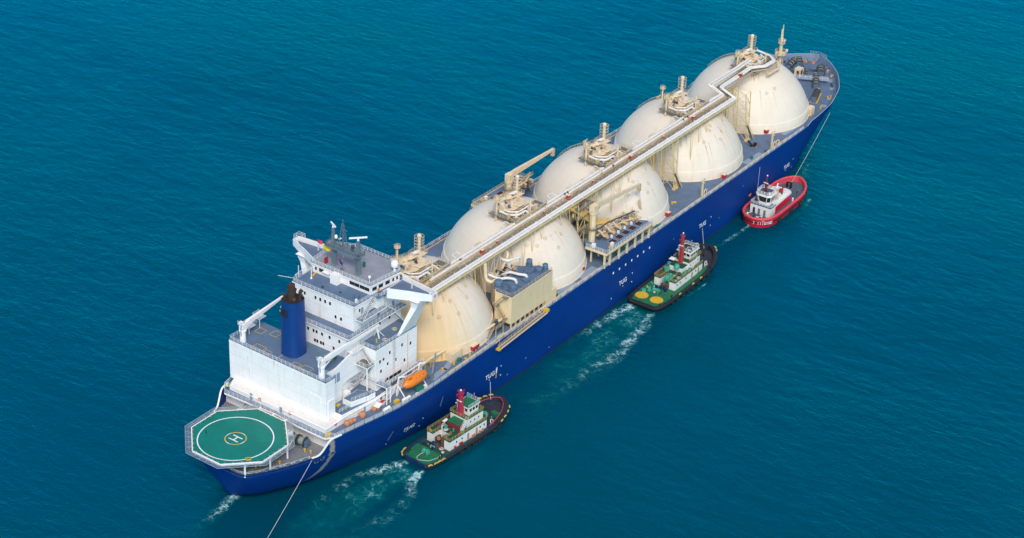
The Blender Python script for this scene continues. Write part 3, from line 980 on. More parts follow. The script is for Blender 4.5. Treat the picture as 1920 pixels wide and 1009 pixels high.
# bow bulwark: inner skin, cap and stays
bw = MB()
idx = [i for i in range(NP) if LV[2][1][i][0] > 262]
for s_ in (-1, 1):
    vs, fs = [], []
    for i in idx:
        zt = ztop(i)
        p = hullpt(i, zt); q = hullpt(i, D)
        yi = max(0.0, p[1]-0.22); yq = max(0.0, q[1]-0.28)
        xo = -0.22 if p[0] > 309 else -0.05
        vs += [(q[0]+xo, s_*yq, D), (p[0]+xo, s_*yi, zt), (p[0]+0.03, s_*(p[1]+0.03), zt+0.05)]
    for k in range(len(idx)-1):
        a = k*3
        for f in ((a, a+3, a+4, a+1), (a+1, a+4, a+5, a+2)):
            fs.append(f if s_ > 0 else tuple(reversed(f)))
    bw.add(vs, fs)
bulwark = bw.build('bow_bulwark', 'deck', ship)
cp = MB()
for s_ in (-1, 1):
    pp = [(hullpt(i, ztop(i))[0], s_*max(0, hullpt(i, ztop(i))[1]-0.08), ztop(i)+0.1) for i in idx]
    cp.tube(pp, 0.13, 6)
cp.build('bulwark_capping', 'rail_blue', bulwark)
stay = MB().add([(0, -0.06, 0), (0, 0.06, 0), (0, 0.06, 1.7), (0, -0.06, 1.7), (-0.9, -0.06, 0), (-0.9, 0.06, 0), (-0.15, 0.06, 1.7), (-0.15, -0.06, 1.7)],
                [(0, 1, 2, 3), (7, 6, 5, 4), (0, 3, 7, 4), (1, 5, 6, 2), (3, 2, 6, 7), (0, 4, 5, 1)]).mesh('stay', 'deck')
acc = 0
for s_ in (-1, 1):
    prev = None
    for i in idx:
        p = hullpt(i, D)
        if p[1] < 1.0: continue
        if prev and math.hypot(p[0]-prev[0], p[1]-prev[1]) < 2.2: continue
        q = hullpt(min(i+1, NP-1), D)
        ang = math.atan2((q[1]-p[1])*s_, q[0]-p[0])
        prev = p
        put('stay', stay, bulwark, (p[0]-0.3, s_*(p[1]-0.35), D+0.01), (0, 0, ang+s_*math.pi/2))

# ------------------------------------------------------------------ tank domes
RD, ZC = 21.42, 12.40
TX = [81.8+45.387*i for i in range(5)]
TX[4] -= 0.45
TOPZ = ZC+RD
def dome_z(dx, dy):
    return ZC+math.sqrt(max(0.0, RD*RD-dx*dx-dy*dy))
prof = [(21.1, D-0.05), (21.1, D+0.22), (20.9, D+0.26), (20.62, D+3.0), (20.45, D+3.2)]
z0 = D+3.3
a_start = math.asin((z0-ZC)/RD)
for k in range(0, 41):
    a = a_start+(math.pi/2-a_start)*k/40
    prof.append((max(0.0005, RD*math.cos(a)), ZC+RD*math.sin(a)))
prof = [(r, z-D) for r, z in prof]
dmesh = {}
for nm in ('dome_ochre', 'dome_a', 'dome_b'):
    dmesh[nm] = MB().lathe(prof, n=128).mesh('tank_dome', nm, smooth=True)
DOMES = []
for i, x in enumerate(TX):
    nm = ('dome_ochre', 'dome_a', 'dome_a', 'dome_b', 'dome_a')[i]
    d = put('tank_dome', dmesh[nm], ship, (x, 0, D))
    d['label'] = ['ochre-stained dome right in front of the white bridge block', 'cream dome beside the boxy compressor house', 'cream dome behind the cargo pipe platform',
                  'rust-streaked cream dome with ragged run-off below the pipe rack', 'foremost cream dome next to the bow deck'][i]
    DOMES.append(d)
    # base coaming ring
    # lifting rings welded on the starboard flank
    rng = random.Random(40+i)
    spots = [(-131, 50), (-117, 43), (-108, 49), (-97, 41), (-84, 47)]
    if i == 3: spots += [(-122, 54), (-101, 53)]
    if i == 4: spots = [(-128, 46), (-119, 52)]
    for j, (az, el) in enumerate(spots):
        A_, E_ = R(az+rng.uniform(-5, 5)), R(el+rng.uniform(-4, 4))
        nrm = Vector((math.cos(E_)*math.cos(A_), math.cos(E_)*math.sin(A_), math.sin(E_)))
        c = Vector((0, 0, ZC-D))+nrm*(RD+0.06)
        rg = MB().torus(c, nrm, 0.52, 0.055, 14, 5)
        tdown = Vector((math.sin(E_)*math.cos(A_), math.sin(E_)*math.sin(A_), -math.cos(E_)))
        sdv = nrm.cross(tdown)
        rg.bar(c-tdown*0.52, c+tdown*0.52, 0.05); rg.bar(c-sdv*0.52, c+sdv*0.52, 0.05)
        rg.build('lifting_ring', 'cream_rusty', d)
    nst = (6, 3, 4, 15, 3)[i]
    for j in range(nst):
        A_ = R(rng.uniform(-150, -70)); E0 = R(rng.uniform(38, 60)); ln_ = R(rng.uniform(6, 24)*(1.4 if i == 3 else 1.0))
        pts, nn = [], []
        for k in range(9):
            E_ = E0-ln_*k/8
            if ZC+RD*math.sin(E_) < D+3.5: break
            nv = Vector((math.cos(E_)*math.cos(A_), math.cos(E_)*math.sin(A_), math.sin(E_)))
            nn.append(nv); pts.append(Vector((0, 0, ZC-D))+nv*RD)
        if len(pts) > 3: stain(pts, rng.uniform(0.10, 0.32), nn, d)

def snake(pts, r, n=8, bend=None):
    """rounded pipe through points: inserts two points at each corner"""
    P = [Vector(p) for p in pts]
    out = [P[0]]
    for i in range(1, len(P)-1):
        a, b, c = P[i-1], P[i], P[i+1]
        q = min(r*2.0 if bend is None else bend, (b-a).length*0.45, (c-b).length*0.45)
        p1 = b+(a-b).normalized()*q; p2 = b+(c-b).normalized()*q
        out += [p1, b.lerp(p1.lerp(p2, 0.5), 0.45), p2]
    out.append(P[-1])
    return MB().tube(out, r, n)

# ------------------------------------------------------------------ vent mast, valves: shared meshes
def vent_mast_mesh(h, r=0.5):
    m = MB()
    m.cyl((0, 0, 0), (0, 0, h), r*1.05, r*0.85, 14)
    m.cyl((0, 0, h-0.5), (0, 0, h), r*1.25, r*1.25, 14)
    m.cyl((0, 0, h), (0, 0, h+0.35), r*1.25, r*0.5, 14)
    for k in range(4):
        m.torus((0, 0, h-0.35-k*0.95), (0, 0, 1), 1.35, 0.045, 18, 5)
        for q in range(4):
            t = math.pi/2*q+0.4
            m.bar((0.6*math.cos(t), 0.6*math.sin(t), h-0.35-k*0.95), (1.35*math.cos(t), 1.35*math.sin(t), h-0.35-k*0.95), 0.045)
    for q in range(3):
        t = math.pi/1.5*q+0.4
        m.bar((1.35*math.cos(t), 1.35*math.sin(t), h-3.3), (1.35*math.cos(t), 1.35*math.sin(t), h-0.3), 0.045)
    return m
VM = vent_mast_mesh(7.2).mesh('vent_mast', 'cream', True)
def post_mesh(h):
    m = MB()
    m.cyl((0, 0, 0), (0, 0, h), 0.34, 0.30, 12)
    m.cyl((0, 0, h), (0, 0, h+0.12), 1.0, 1.0, 10)
    m.cyl((0, 0, h+0.12), (0, 0, h+0.9), 0.35, 0.3, 10)
    railing([(1.0*math.cos(t), 1.0*math.sin(t), h+0.12) for t in [k*math.pi/3 for k in range(6)]], h=1.0, step=2, t=0.055, closed=True, mb=m)
    for s_ in (-0.25, 0.25):
        m.bar((0.85, s_, 0), (0.85, s_, h+1.0), 0.05)
    return m
VP = post_mesh(6.2).mesh('vent_post', 'cream', False)
def valve_mesh():
    m = MB()
    m.cyl((0, 0, 0), (0, 0, 0.7), 0.3, 0.22, 10)
    m.cyl((0, 0, 0.7), (0, 0, 0.9), 0.5, 0.5, 10)
    m.cyl((0, 0, 0.9), (0, 0, 1.3), 0.12, 0.12, 6)
    m.torus((0, 0, 1.3), (0, 0, 1), 0.36, 0.05, 12, 4)
    m.cyl((-0.7, 0, 0.35), (0.7, 0, 0.35), 0.2, 0.2, 8)
    m.cyl((-0.45, 0, 0.35), (-0.33, 0, 0.35), 0.36, 0.36, 10)
    m.cyl((0.33, 0, 0.35), (0.45, 0, 0.35), 0.36, 0.36, 10)
    return m
VALVE = {k: valve_mesh().mesh('valve', k, True) for k in ('cream_rusty', 'grey_dark', 'pipe_white', 'vent_blue')}
def domecap_mesh():
    m = MB()
    m.lathe([(0.9, 0), (0.95, 0.5), (1.15, 0.52), (1.15, 0.7), (0.9, 0.75), (0.6, 1.05), (0.15, 1.2)], n=16)
    return m
HATCH = domecap_mesh().mesh('tank_hatch', 'cream', True)

# ------------------------------------------------------------------ platform on top of each dome
PZ = 35.3
def tank_platform(i):
    x = TX[i]-1.5
    zt = TOPZ
    # crown plate (solid cream drum) + gratings around
    m = MB()
    poly = [(x-1.5+5.3*math.cos(t), 0.4+3.9*math.sin(t)) for t in [R(22.5+45*k) for k in range(8)]]
    m.prism(poly, PZ-0.25, PZ)
    p = m.build('tank_platform', 'cream', ship)
    # drum below
    MB().cyl((x-1.0, 0.3, zt-1.2), (x-1.0, 0.3, PZ-0.25), 3.2, 3.0, 20).build('drum', 'cream_rusty', p, smooth=True)
    # lower grating on the near side
    MB().bb((x-8.0, -6.6, PZ-1.55), (x+4.0, -3.4, PZ-1.45)).build('grating', 'grating', p)
    MB().bb((x-8.0, -3.38, PZ-1.55), (x-6.0, 3.0, PZ-1.45)).build('grating', 'grating', p)
    lg = MB()
    for px in (-7.6, -4.6, -1.6, 1.4, 3.6):
        for py in (-6.3, -3.6):
            gx, gy = x+px, py
            lg.bar((gx, gy, dome_z(gx-TX[i], gy)-0.2), (gx, gy, PZ-1.5), 0.12)
        if px < 3: lg.bar((x+px, -6.3, dome_z(x+px-TX[i], -6.3)), (x+px+3, -6.3, PZ-1.5), 0.09)
    for px in (-7.6, -5.6, -3.6, -1.6, 0.4, 2.4, 3.9):
        for py in (-3.6, -1.6):
            lg.bar((x+px, py, PZ-1.5), (x+px, py, PZ-0.2 if abs(px+1.5) < 4 else PZ-0.5), 0.10)
        lg.bar((x+px, -3.6, PZ-0.3), (x+px, -6.5, PZ-1.5), 0.08)
    lg.bar((x-7.6, -3.6, PZ-0.3), (x+3.9, -3.6, PZ-0.3), 0.12); lg.bar((x-7.6, -6.5, PZ-1.5), (x+4, -6.5, PZ-1.5), 0.16, 0.3)
    lg.build('support_frame', 'cream_yellow', p)
    MB().bb((x+4.02, -6.6, PZ-1.55), (x+7.2, -2.6, PZ-1.45)).build('grating', 'grating', p)
    railing([(x+4.0, -6.55, PZ-1.45), (x+7.15, -6.55, PZ-1.45), (x+7.15, -2.6, PZ-1.45)], h=1.05, step=1.3, t=0.06).build('railing', 'rail_cream', p)
    MB().bb((x+2.6, 1.0, PZ-0.5), (x+6.8, 4.4, PZ-0.4)).build('upper_plate', 'cream', p)
    railing([(x+2.6, 4.35, PZ-0.4), (x+6.75, 4.35, PZ-0.4), (x+6.75, 1.0, PZ-0.4)], h=1.05, step=1.3, t=0.06).build('railing', 'rail_cream', p)
    for k in range(9):
        cx_, cy_ = x+random.uniform(-7.2, 6.4), random.uniform(-6.2, -3.2)
        MB().box((cx_, cy_, PZ-1.0), (random.uniform(.4, .9), random.uniform(.4, .8), random.uniform(.6, 1.4)), random.uniform(0, 1)).build('instrument_cabinet', random.choice(('cream', 'cream_rusty', 'cream_yellow', 'vent_blue')), p)
    for k in range(5):
        cx_ = x-6.5+k*2.4
        snake([(cx_, -2.8, PZ-1.3), (cx_, -4.2, PZ-1.2), (cx_+1.2, -4.6, PZ-1.2), (cx_+1.2, -6.2, PZ-1.2)], 0.13, 6).build('pipe', random.choice(('cream_rusty', 'pipe_white', 'cream_yellow')), p, smooth=True)
    railing([(x-8.0, 3.0, PZ-1.45), (x-8.0, -6.6, PZ-1.45), (x+4.0, -6.6, PZ-1.45)], h=1.05, step=1.3, t=0.06).build('railing', 'rail_cream', p)
    railing([poly[k]+(PZ,) for k in (0, 1, 2, 3, 4)], h=1.05, step=1.3, t=0.06).build('railing', 'rail_cream', p)
    # equipment cluster
    for (dx, dy, dz, sc, rz) in ((2.2, 1.8, 0, 1.0, 0.3), (0.2, 2.2, 0, 0.8, 0.9), (-2.4, 1.2, 0, 0.7, 0)):
        o = put('tank_hatch', HATCH, p, (x-1.5+dx, 0.4+dy*0.8, PZ), (0, 0, rz), (sc, sc, sc))
    kinds = ('cream_rusty', 'grey_dark', 'pipe_white', 'cream_rusty', 'vent_blue')
    for k in range(12):
        dx = random.uniform(-4.4, 3.2); dy = random.uniform(-2.6, 2.9)
        put('valve', VALVE[kinds[k % 5]], p, (x-1.5+dx, 0.4+dy*0.8, PZ), (0, 0, random.uniform(0, 3)), (random.uniform(0.6, 0.95),)*3)
    for k in range(7):
        put('valve', VALVE[kinds[(k+1) % 4]], p, (x-7+k*1.5, -5.0+random.uniform(-.7, .7), PZ-1.45), (0, 0, random.uniform(0, 3)), (0.75,)*3)
    # horizontal drum and masts
    MB().cyl((x+1.6, 2.6, PZ+0.65), (x+4.2, 2.2, PZ+0.65), 0.5, 0.5, 12).build('separator_drum', 'pipe_white', p, smooth=True)
    put('vent_mast', VM, p, (x+5.2, 2.6, zt-0.5), (0, 0, i*0.7))
    put('vent_post', VP, p, (x-7.4, 0.6, zt-1.6), (0, 0, 2.5+i))
    if i in (0, 3):
        put('vent_post', VP, p, (x+2.5, 8.0, zt-2.6), (0, 0, 1.0), (0.9, 0.9, 0.75))
    MB().cyl((x+0.4, -5.6, dome_z(0.4, -5.6)-0.2), (x+0.4, -5.6, PZ+2.6), 0.26, 0.24, 10).build('post', 'cream', p, smooth=True)
    # loop pipes leaving to the rack
    yr = YR2 if i < 4 else -2.4
    zr = ZR if i < 4 else 35.0
    snake([(x-6.4, 0.2, PZ-0.6), (x-6.6, -3.0, PZ-0.6), (x-5.0, -5.2, PZ-0.6), (x-1.2, -5.2, PZ-0.6), (x-0.5, yr, zr+0.25)], 0.34).build('pipe', 'pipe_white', p, smooth=True)
    snake([(x-5.4, 0.2, PZ-0.2), (x-5.7, -2.4, PZ-0.2), (x-3.6, -4.4, PZ-0.4), (x+2.4, -4.4, PZ-0.4), (x+3.4, yr+0.3, zr+0.5)], 0.26).build('pipe', 'pipe_white', p, smooth=True)
    snake([(x-2.0, -1.5, PZ+0.4), (x-2.0, -3.4, PZ+0.4), (x+2.2, -3.4, PZ+0.3), (x+2.2, -4.9, PZ-1.2)], 0.2).build('pipe', 'cream', p, smooth=True)
    snake([(x+2.0, 0.5, PZ+0.9), (x-1.0, 0.6, PZ+1.1), (x-1.6, 2.2, PZ+0.9), (x-4.0, 2.0, PZ+0.3)], 0.22).build('pipe', 'cream', p, smooth=True)
    # stair down the dome toward port
    st = MB()
    prev = None
    for k in range(16):
        a = 3.6+k*0.9
        z_ = dome_z(x+3.0-TX[i], a)
        q = (x+3.0, a, z_+0.1)
        st.box(q, (0.95, 0.3, 0.08))
        if prev:
            for s_ in (-0.45, 0.45): st.bar((prev[0]+s_, prev[1]-0.05, prev[2]), (q[0]+s_, q[1]+0.05, q[2]), 0.07)
            for s_ in (-0.45, 0.45):
                st.bar((prev[0]+s_, prev[1], prev[2]+1.0), (q[0]+s_, q[1], q[2]+1.0), 0.05)
                st.bar((q[0]+s_, q[1], q[2]), (q[0]+s_, q[1], q[2]+1.0), 0.05)
        prev = q
    st.build('dome_stair', 'rail_cream', p)
    return p

# ------------------------------------------------------------------ pipe rack
ZR = 33.0            # top of rack floor
YR1, YR2 = -9.9, -6.7
rack = MB()
X0, X1 = 70.8, 232.0
rack.bb((X0, -12.05, ZR-0.35), (X1, -11.8, ZR)).bb((X0, -6.3, ZR-0.35), (X1, -6.05, ZR))
xx = X0
while xx < X1:
    rack.bb((xx, -11.8, ZR-0.30), (xx+0.18, -6.3, ZR-0.05)); xx += 2.4
pipe_rack = rack.build('pipe_rack', 'cream_yellow', ship)
# twin wide duct pipes (near side)
for yy in (-11.35, -10.45):
    MB().tube([(X0-1.5, yy, ZR+0.32), (X1+0.5, yy, ZR+0.32)], 0.40, 10).build('pipe', 'pipe_white', pipe_rack, smooth=True)
MB().bb((X0, -9.75, ZR-0.04), (X1, -8.5, ZR+0.03)).build('walkway', 'grating', pipe_rack)
for yy in (-9.75, -8.5):
    railing([(X0, yy, ZR+0.03), (X1-0.8, yy, ZR+0.03)], h=1.05, step=2.4, t=0.06, rails=2).build('railing', 'rail_cream', pipe_rack)
# small pipes
for yy, r_, mt_ in ((-8.15, 0.12, 'cream'), (-7.75, 0.16, 'cream_rusty')):
    MB().tube([(X0+4, yy, ZR+0.22), (X1, yy, ZR+0.22)], r_, 6).build('pipe', mt_, pipe_rack, smooth=True)
# big pipes with expansion loops
def looped(y, r_, x0, x1, z, step, off):
    pts = [(x0, y, z)]
    x = x0+off
    while x < x1-4:
        pts += [(x, y, z), (x, y+1.5, z+0.5), (x+2.4, y+1.5, z+0.5), (x+2.4, y, z)]
        x += step
    pts.append((x1, y, z))
    return snake(pts, r_, 8, bend=0.5)
MB().tube([(X0+7, -7.2, ZR+0.40), (X1-1, -7.2, ZR+0.40)], 0.40, 10).build('pipe', 'pipe_white', pipe_rack, smooth=True)
MB().tube([(X0+8, -6.1, ZR+0.45), (X1-1, -6.1, ZR+0.45)], 0.45, 10).build('pipe', 'pipe_white', pipe_rack, smooth=True)
looped(-5.2, 0.13, X0+12, X1-2, ZR+0.3, 45.387/2, 9).build('pipe', 'pipe_white', pipe_rack, smooth=True)
# flanges on the big pipes
fl = MB().cyl((-0.12, 0, 0), (0.12, 0, 0), 0.58, 0.58, 12).mesh('flange', 'cream', False)
for k in range(22):
    xx = X0+10+k*7.1
    if xx < X1-2:
        put('flange', fl, pipe_rack, (xx, -6.1, ZR+0.45))
        put('flange', fl, pipe_rack, (xx+1.3, -7.2, ZR+0.40), scale=(1, .9, .9))
fl2 = MB().bb((-0.05, -0.95, -0.44), (0.05, 0.95, 0.44)).mesh('pipe_saddle', 'pipe_white', False)
for k in range(30):
    xx = X0+3+k*5.4
    if xx < X1: put('pipe_saddle', fl2, pipe_rack, (xx, -10.9, ZR+0.30))
# lattice below the near edge + struts down to the domes
xx = X0+1
tb = MB()
while xx < X1-3:
    dz_ = 1.9
    tb.bar((xx, -11.9, ZR-0.3), (xx+1.5, -11.0, ZR-dz_), 0.10); tb.bar((xx+3.0, -11.9, ZR-0.3), (xx+1.5, -11.0, ZR-dz_), 0.10)
    tb.bar((xx+1.5, -11.0, ZR-dz_), (xx+4.5, -11.0, ZR-dz_), 0.10)
    tb.bar((xx+1.5, -11.0, ZR-dz_), (xx+1.5, -7.0, ZR-0.4), 0.08)
    xx += 3.0
tb.build('lattice', 'cream_rusty', pipe_rack)
for i, tx in enumerate(TX):
    for dx in (-14.0, -9.5, -5.0, 5.0, 9.5, 14.0):
        gx = tx+dx
        if gx < X0+1 or gx > X1-1: continue
        for gy, ty in ((-12.6, -11.9), (-9.0, -8.0)):
            zz_ = dome_z(dx, gy)
            if zz_ < D+4: continue
            MB().bar((gx, gy, zz_-0.3), (gx, ty, ZR-0.3), 0.12).build('strut', 'cream_yellow', pipe_rack)
        zz_ = dome_z(dx, -12.6)
        if zz_ > D+4:
            MB().bar((gx, -12.6, zz_), (gx+(2.2 if dx < 0 else -2.2), -11.9, ZR-0.3), 0.10).build('strut', 'cream_yellow', pipe_rack)
# tall trestles standing on deck between the domes
for k in range(4):
    cx = (TX[k]+TX[k+1])/2
    if k in (0,): continue
    tr = MB()
    top = [(cx-1.6, -11.6, ZR-0.4), (cx+1.6, -11.6, ZR-0.4), (cx-1.6, -7.0, ZR-0.4), (cx+1.6, -7.0, ZR-0.4)]
    bot = [(cx-0.7, -12.9, D), (cx+0.7, -12.9, D), (cx-0.7, -8.2, D), (cx+0.7, -8.2, D)]
    for a, b in zip(top, bot): tr.bar(a, b, 0.24)
    n_ = 4
    for f in ((0, 1), (0, 2), (1, 3)):
        for j in range(n_):
            t0, t1 = j/n_, (j+1)/n_
            a0 = Vector(bot[f[0]]).lerp(Vector(top[f[0]]), t0); b1 = Vector(bot[f[1]]).lerp(Vector(top[f[1]]), t1)
            a1 = Vector(bot[f[0]]).lerp(Vector(top[f[0]]), t1); b0 = Vector(bot[f[1]]).lerp(Vector(top[f[1]]), t0)
            tr.bar(a0, b1, 0.11); tr.bar(b0, a1, 0.11); tr.bar(a1, b1, 0.09)
    for b in bot[:2]: tr.box((b[0], b[1], D+0.2), (1.0, 1.0, 0.4))
    tr.build('trestle', 'cream_yellow', pipe_rack)
# red hose boxes
hb = MB(); hb.bb((-0.55, -0.45, 0.5), (0.55, 0.45, 1.7)); hb.cur = 1
for sx in (-0.45, 0.45):
    for sy in (-0.35, 0.35): hb.bar((sx, sy, 0), (sx, sy, 0.5), 0.1)
hb.bb((-0.6, -0.5, 1.7), (0.6, 0.5, 1.78))
HB = hb.mesh('hose_box', ['red_box', 'cream'])
for x_ in (98.2, 140.0, 173.4, 209.6): put('hose_box', HB, pipe_rack, (x_, -9.3, ZR+0.04))
put('hose_box', HB, pipe_rack, (244.0, -6.2, 35.1))
for x_, y_ in ((105.5, -9.1), (128, -9.1), (153, -9.1), (192, -9.1)):
    put('hose_box', HB, pipe_rack, (x_, y_, ZR+0.04), scale=(0.5, 0.5, 0.7))
# dog-leg in front of the foremost dome and the rack that climbs over it
def zig(y_off, r_, mat_, z_off):
    return snake([(X1+0.5-abs(y_off)*0.0, -10.9+y_off, ZR+0.32), (232.6+y_off*0.5, -10.9+y_off, ZR+0.32), (232.8+y_off*0.5, -5.4+y_off*0.9, 35.1+z_off), (246.0, -5.4+y_off*0.9, 35.3+z_off), (252.5, -5.2+y_off*0.9, 35.4+z_off),
                  (257.0, -8.1+y_off*0.8, 35.2+z_off), (263.2, -8.2+y_off*0.8, 35.1+z_off), (266.0+y_off*0.2, -5.2+y_off*0.4, 35.1+z_off), (267.0, 0.5, 35.2+z_off)], r_, 10, bend=0.9)
zig(-0.45, 0.40, 'pipe_white', 0.3).build('pipe', 'pipe_white', pipe_rack, smooth=True)
zig(0.45, 0.40, 'pipe_white', 0.3).build('pipe', 'pipe_white', pipe_rack, smooth=True)
for yo, r_ in ((0.0, 0.40), (1.15, 0.42)):
    snake([(X1-1, -7.2+yo, ZR+0.42), (X1+0.2, -7.2+yo, ZR+0.42), (X1+0.4, -2.2+yo, 35.2), (250, -2.4+yo, 35.4), (258, -2.2+yo, 35.6)], r_, 10, bend=0.9).build('pipe', 'pipe_white', pipe_rack, smooth=True)
fr = MB()
way = [(232.6, -9.3, ZR), (232.6, -4.0, 34.7), (252.5, -3.9, 34.9), (257.0, -6.4, 34.8), (263.0, -6.6, 34.7), (265.4, -3.8, 34.7)]
for a, b in zip(way, way[1:]):
    fr.bar(a, b, 1.3, 0.08)
fr.build('walkway', 'grating', pipe_rack)
railing([(p[0], p[1]+0.65, p[2]) for p in way[1:]], h=1.05, step=2, t=0.06, rails=2).build('railing', 'rail_cream', pipe_rack)
fr = MB()
low = [(232.4, -11.6, ZR-0.1), (233.4, -6.6, 34.6), (246, -6.4, 34.7), (252.2, -6.4, 34.8), (257.2, -9.2, 34.7), (263.6, -9.3, 34.6), (267.0, -5.8, 34.6)]
for a, b in zip(low, low[1:]):
    fr.bar(a, b, 0.2, 0.3)
    va, vb = Vector(a), Vector(b)
    n_ = max(2, int((vb-va).length/2.0))
    for j in range(n_):
        p_ = va.lerp(vb, j/n_); q_ = va.lerp(vb, (j+1)/n_)
        zd = dome_z(p_.x-TX[4], p_.y)
        fr.bar(p_, (p_.x, p_.y+0.3, max(zd, p_.z-3.0)), 0.12)
        fr.bar((p_.x, p_.y+0.3, p_.z-1.4), q_, 0.09)
        fr.bar(p_, (p_.x+0.3, p_.y+4.2, p_.z), 0.12)
fr.build('lattice', 'cream_rusty', pipe_rack)
# catwalk skirt on the foremost dome
MB().bar((256.5, -9.9, 33.2), (263.8, -10.0, 33.2), 1.0, 0.1).bar((263.8, -10.0, 33.2), (268.5, -6.4, 33.2), 1.0, 0.1).build('catwalk', 'cream', pipe_rack)
# crane-like manual gear clutter on rack
for k in range(26):
    xx = random.uniform(X0+8, X1-4)
    put('valve', VALVE[('cream_rusty', 'pipe_white', 'grey_dark')[k % 3]], pipe_rack, (xx, random.choice((-6.1, -7.2, -7.9)), ZR+0.45), (0, 0, random.uniform(0, 3)), (0.6,)*3)

for i in range(5): tank_platform(i)

# ------------------------------------------------------------------ compressor house (starboard, between first two domes)
hp = [(94.4, -22.4), (113.7, -22.4), (113.7, -17.6), (111.6, -15.2), (108.6, -10.6), (101.2, -10.6), (97.6, -14.6), (94.4, -16.8)]
HT = 25.9
m = MB().prism(hp, 17.6, HT-0.02)
chouse = m.build('compressor_house', 'cream_house', ship)
MB().prism([(x+(0.12 if x < 104 else -0.12), y+(0.12 if y < -16 else -0.12)) for x, y in hp], HT-0.02, HT+0.05).build('roof', 'deck_casing', chouse)
kb = MB()
for a, b in zip(hp, hp[1:]+hp[:1]): kb.bar((a[0], a[1], HT+0.06), (b[0], b[1], HT+0.06), 0.22, 0.25)
kb.build('roof_kerb', 'cream_house', chouse)
# legs and the lower wall at the forward end
lw = MB()
lw.bb((111.2, -22.35, D), (116.2, -14.8, 19.6))
lw.build('lower_wall', 'cream_house', chouse)
for k in range(8):
    MB().bb((94.6+k*2.2, -22.3, D), (94.95+k*2.2, -21.95, 17.6)).build('pillar', 'cream_yellow', chouse)
    MB().bb((94.6+k*2.2, -17.0, D), (94.95+k*2.2, -16.6, 17.6)).build('pillar', 'cream_yellow', chouse)
MB().bb((96.0, -16.5, D), (111.0, -15.8, 17.6)).build('back_wall', 'grey_dark', chouse)
railing([(94.6, -16.8, HT+0.15), (94.6, -22.2, HT+0.15), (113.5, -22.2, HT+0.15), (113.5, -17.6, HT+0.15)], h=1.0, step=1.6, t=0.055, rails=2).build('railing', 'rail_cream', chouse)
def roof_vent(x, y, r, h, hood):
    mb = MB()
    mb.cyl((x, y, HT+0.05), (x, y, HT+0.05+h*0.35), r*1.15, r*1.15, 16)
    mb.cyl((x, y, HT+0.05+h*0.35), (x, y, HT+0.05+h*0.5), r*0.8, r*0.8, 16)
    mb.cyl((x, y, HT+0.05+h*0.5), (x, y, HT+0.05+h*0.9), r, r*0.95, 16)
    mb.cyl((x, y, HT+0.05+h*0.9), (x, y, HT+0.05+h), r*1.05, r*0.85, 16)
    return mb.build('roof_ventilator', 'vent_blue', chouse, smooth=True)
roof_vent(112.0, -15.6, 0.85, 2.0, 0); roof_vent(110.6, -19.8, 1.0, 1.7, 0); roof_vent(112.6, -20.6, 0.8, 2.1, 0)
roof_vent(96.6, -16.2, 1.15, 2.4, 0); roof_vent(97.9, -20.2, 1.0, 1.8, 0); roof_vent(104.3, -19.9, 1.0, 0.8, 0)
for (x0, y0, x1, y1) in ((96.0, -19.2, 98.6, -17.2), (99.2, -18.6, 101.6, -16.4), (105.2, -16.6, 108.4, -13.6), (108.2, -18.6, 110.8, -16.0), (100.6, -21.4, 103.0, -19.4)):
    MB().bb((x0, y0, HT+0.05), (x1, y1, HT+0.4)).build('roof_hatch', 'vent_blue', chouse)
snake([(101.5, -14.0, HT+1.2), (104.0, -14.5, HT+1.2), (104.2, -17.6, HT+1.4), (105.2, -19.4, HT+1.4), (105.4, -19.6, HT+0.1)], 0.4, 10).build('pipe', 'pipe_white', chouse, smooth=True)
snake([(98.0, -11.8, HT+2.0), (98.6, -15.0, HT+1.5), (101.0, -16.4, HT+1.3), (101.6, -18.4, HT+1.2), (101.7, -18.6, HT+0.1)], 0.4, 10).build('pipe', 'pipe_white', chouse, smooth=True)
snake([(106.0, -9.4, HT+3.0), (105.8, -12.4, HT+3.0), (110.6, -13.6, HT+2.8), (110.8, -13.7, HT+0.1)], 0.42, 10).build('pipe', 'pipe_white', chouse, smooth=True)
snake([(96.0, -11.9, ZR-0.6), (96.0, -12.4, HT+1.6), (96.4, -13.8, HT+1.0), (99.6, -14.2, HT+0.9)], 0.5, 10).build('pipe', 'cream', chouse, smooth=True)
snake([(108.0, -9.0, ZR-0.8), (108.0, -11.2, HT+4.0), (106.0, -11.6, HT+2.2), (103.0, -12.6, HT+1.8)], 0.36, 10).build('pipe', 'cream', chouse, smooth=True)
for k in range(16):
    put('valve', VALVE[('cream_rusty', 'grey_dark', 'cream_rusty', 'pipe_white')[k % 4]], chouse, (random.uniform(98.5, 107.5), random.uniform(-14.6, -11.0), HT+random.uniform(0.05, 1.0)), (0, 0, random.uniform(0, 3)), (random.uniform(.7, 1.1),)*3)
fr = MB()
for x_ in (98.6, 101.4, 104.2, 107.0):
    fr.bar((x_, -14.9, HT), (x_, -14.9, HT+2.4), 0.12); fr.bar((x_, -11.2, HT), (x_, -11.2, ZR-1.0), 0.14)
    fr.bar((x_, -14.9, HT+2.4), (x_, -11.2, HT+2.4), 0.1)
fr.bar((98.6, -14.9, HT+2.4), (107.0, -14.9, HT+2.4), 0.1)
for x_ in (98.6, 101.4, 104.2): fr.bar((x_, -11.2, HT), (x_+2.8, -11.2, ZR-1.0), 0.1)
fr.build('pipe_frame', 'cream', chouse)
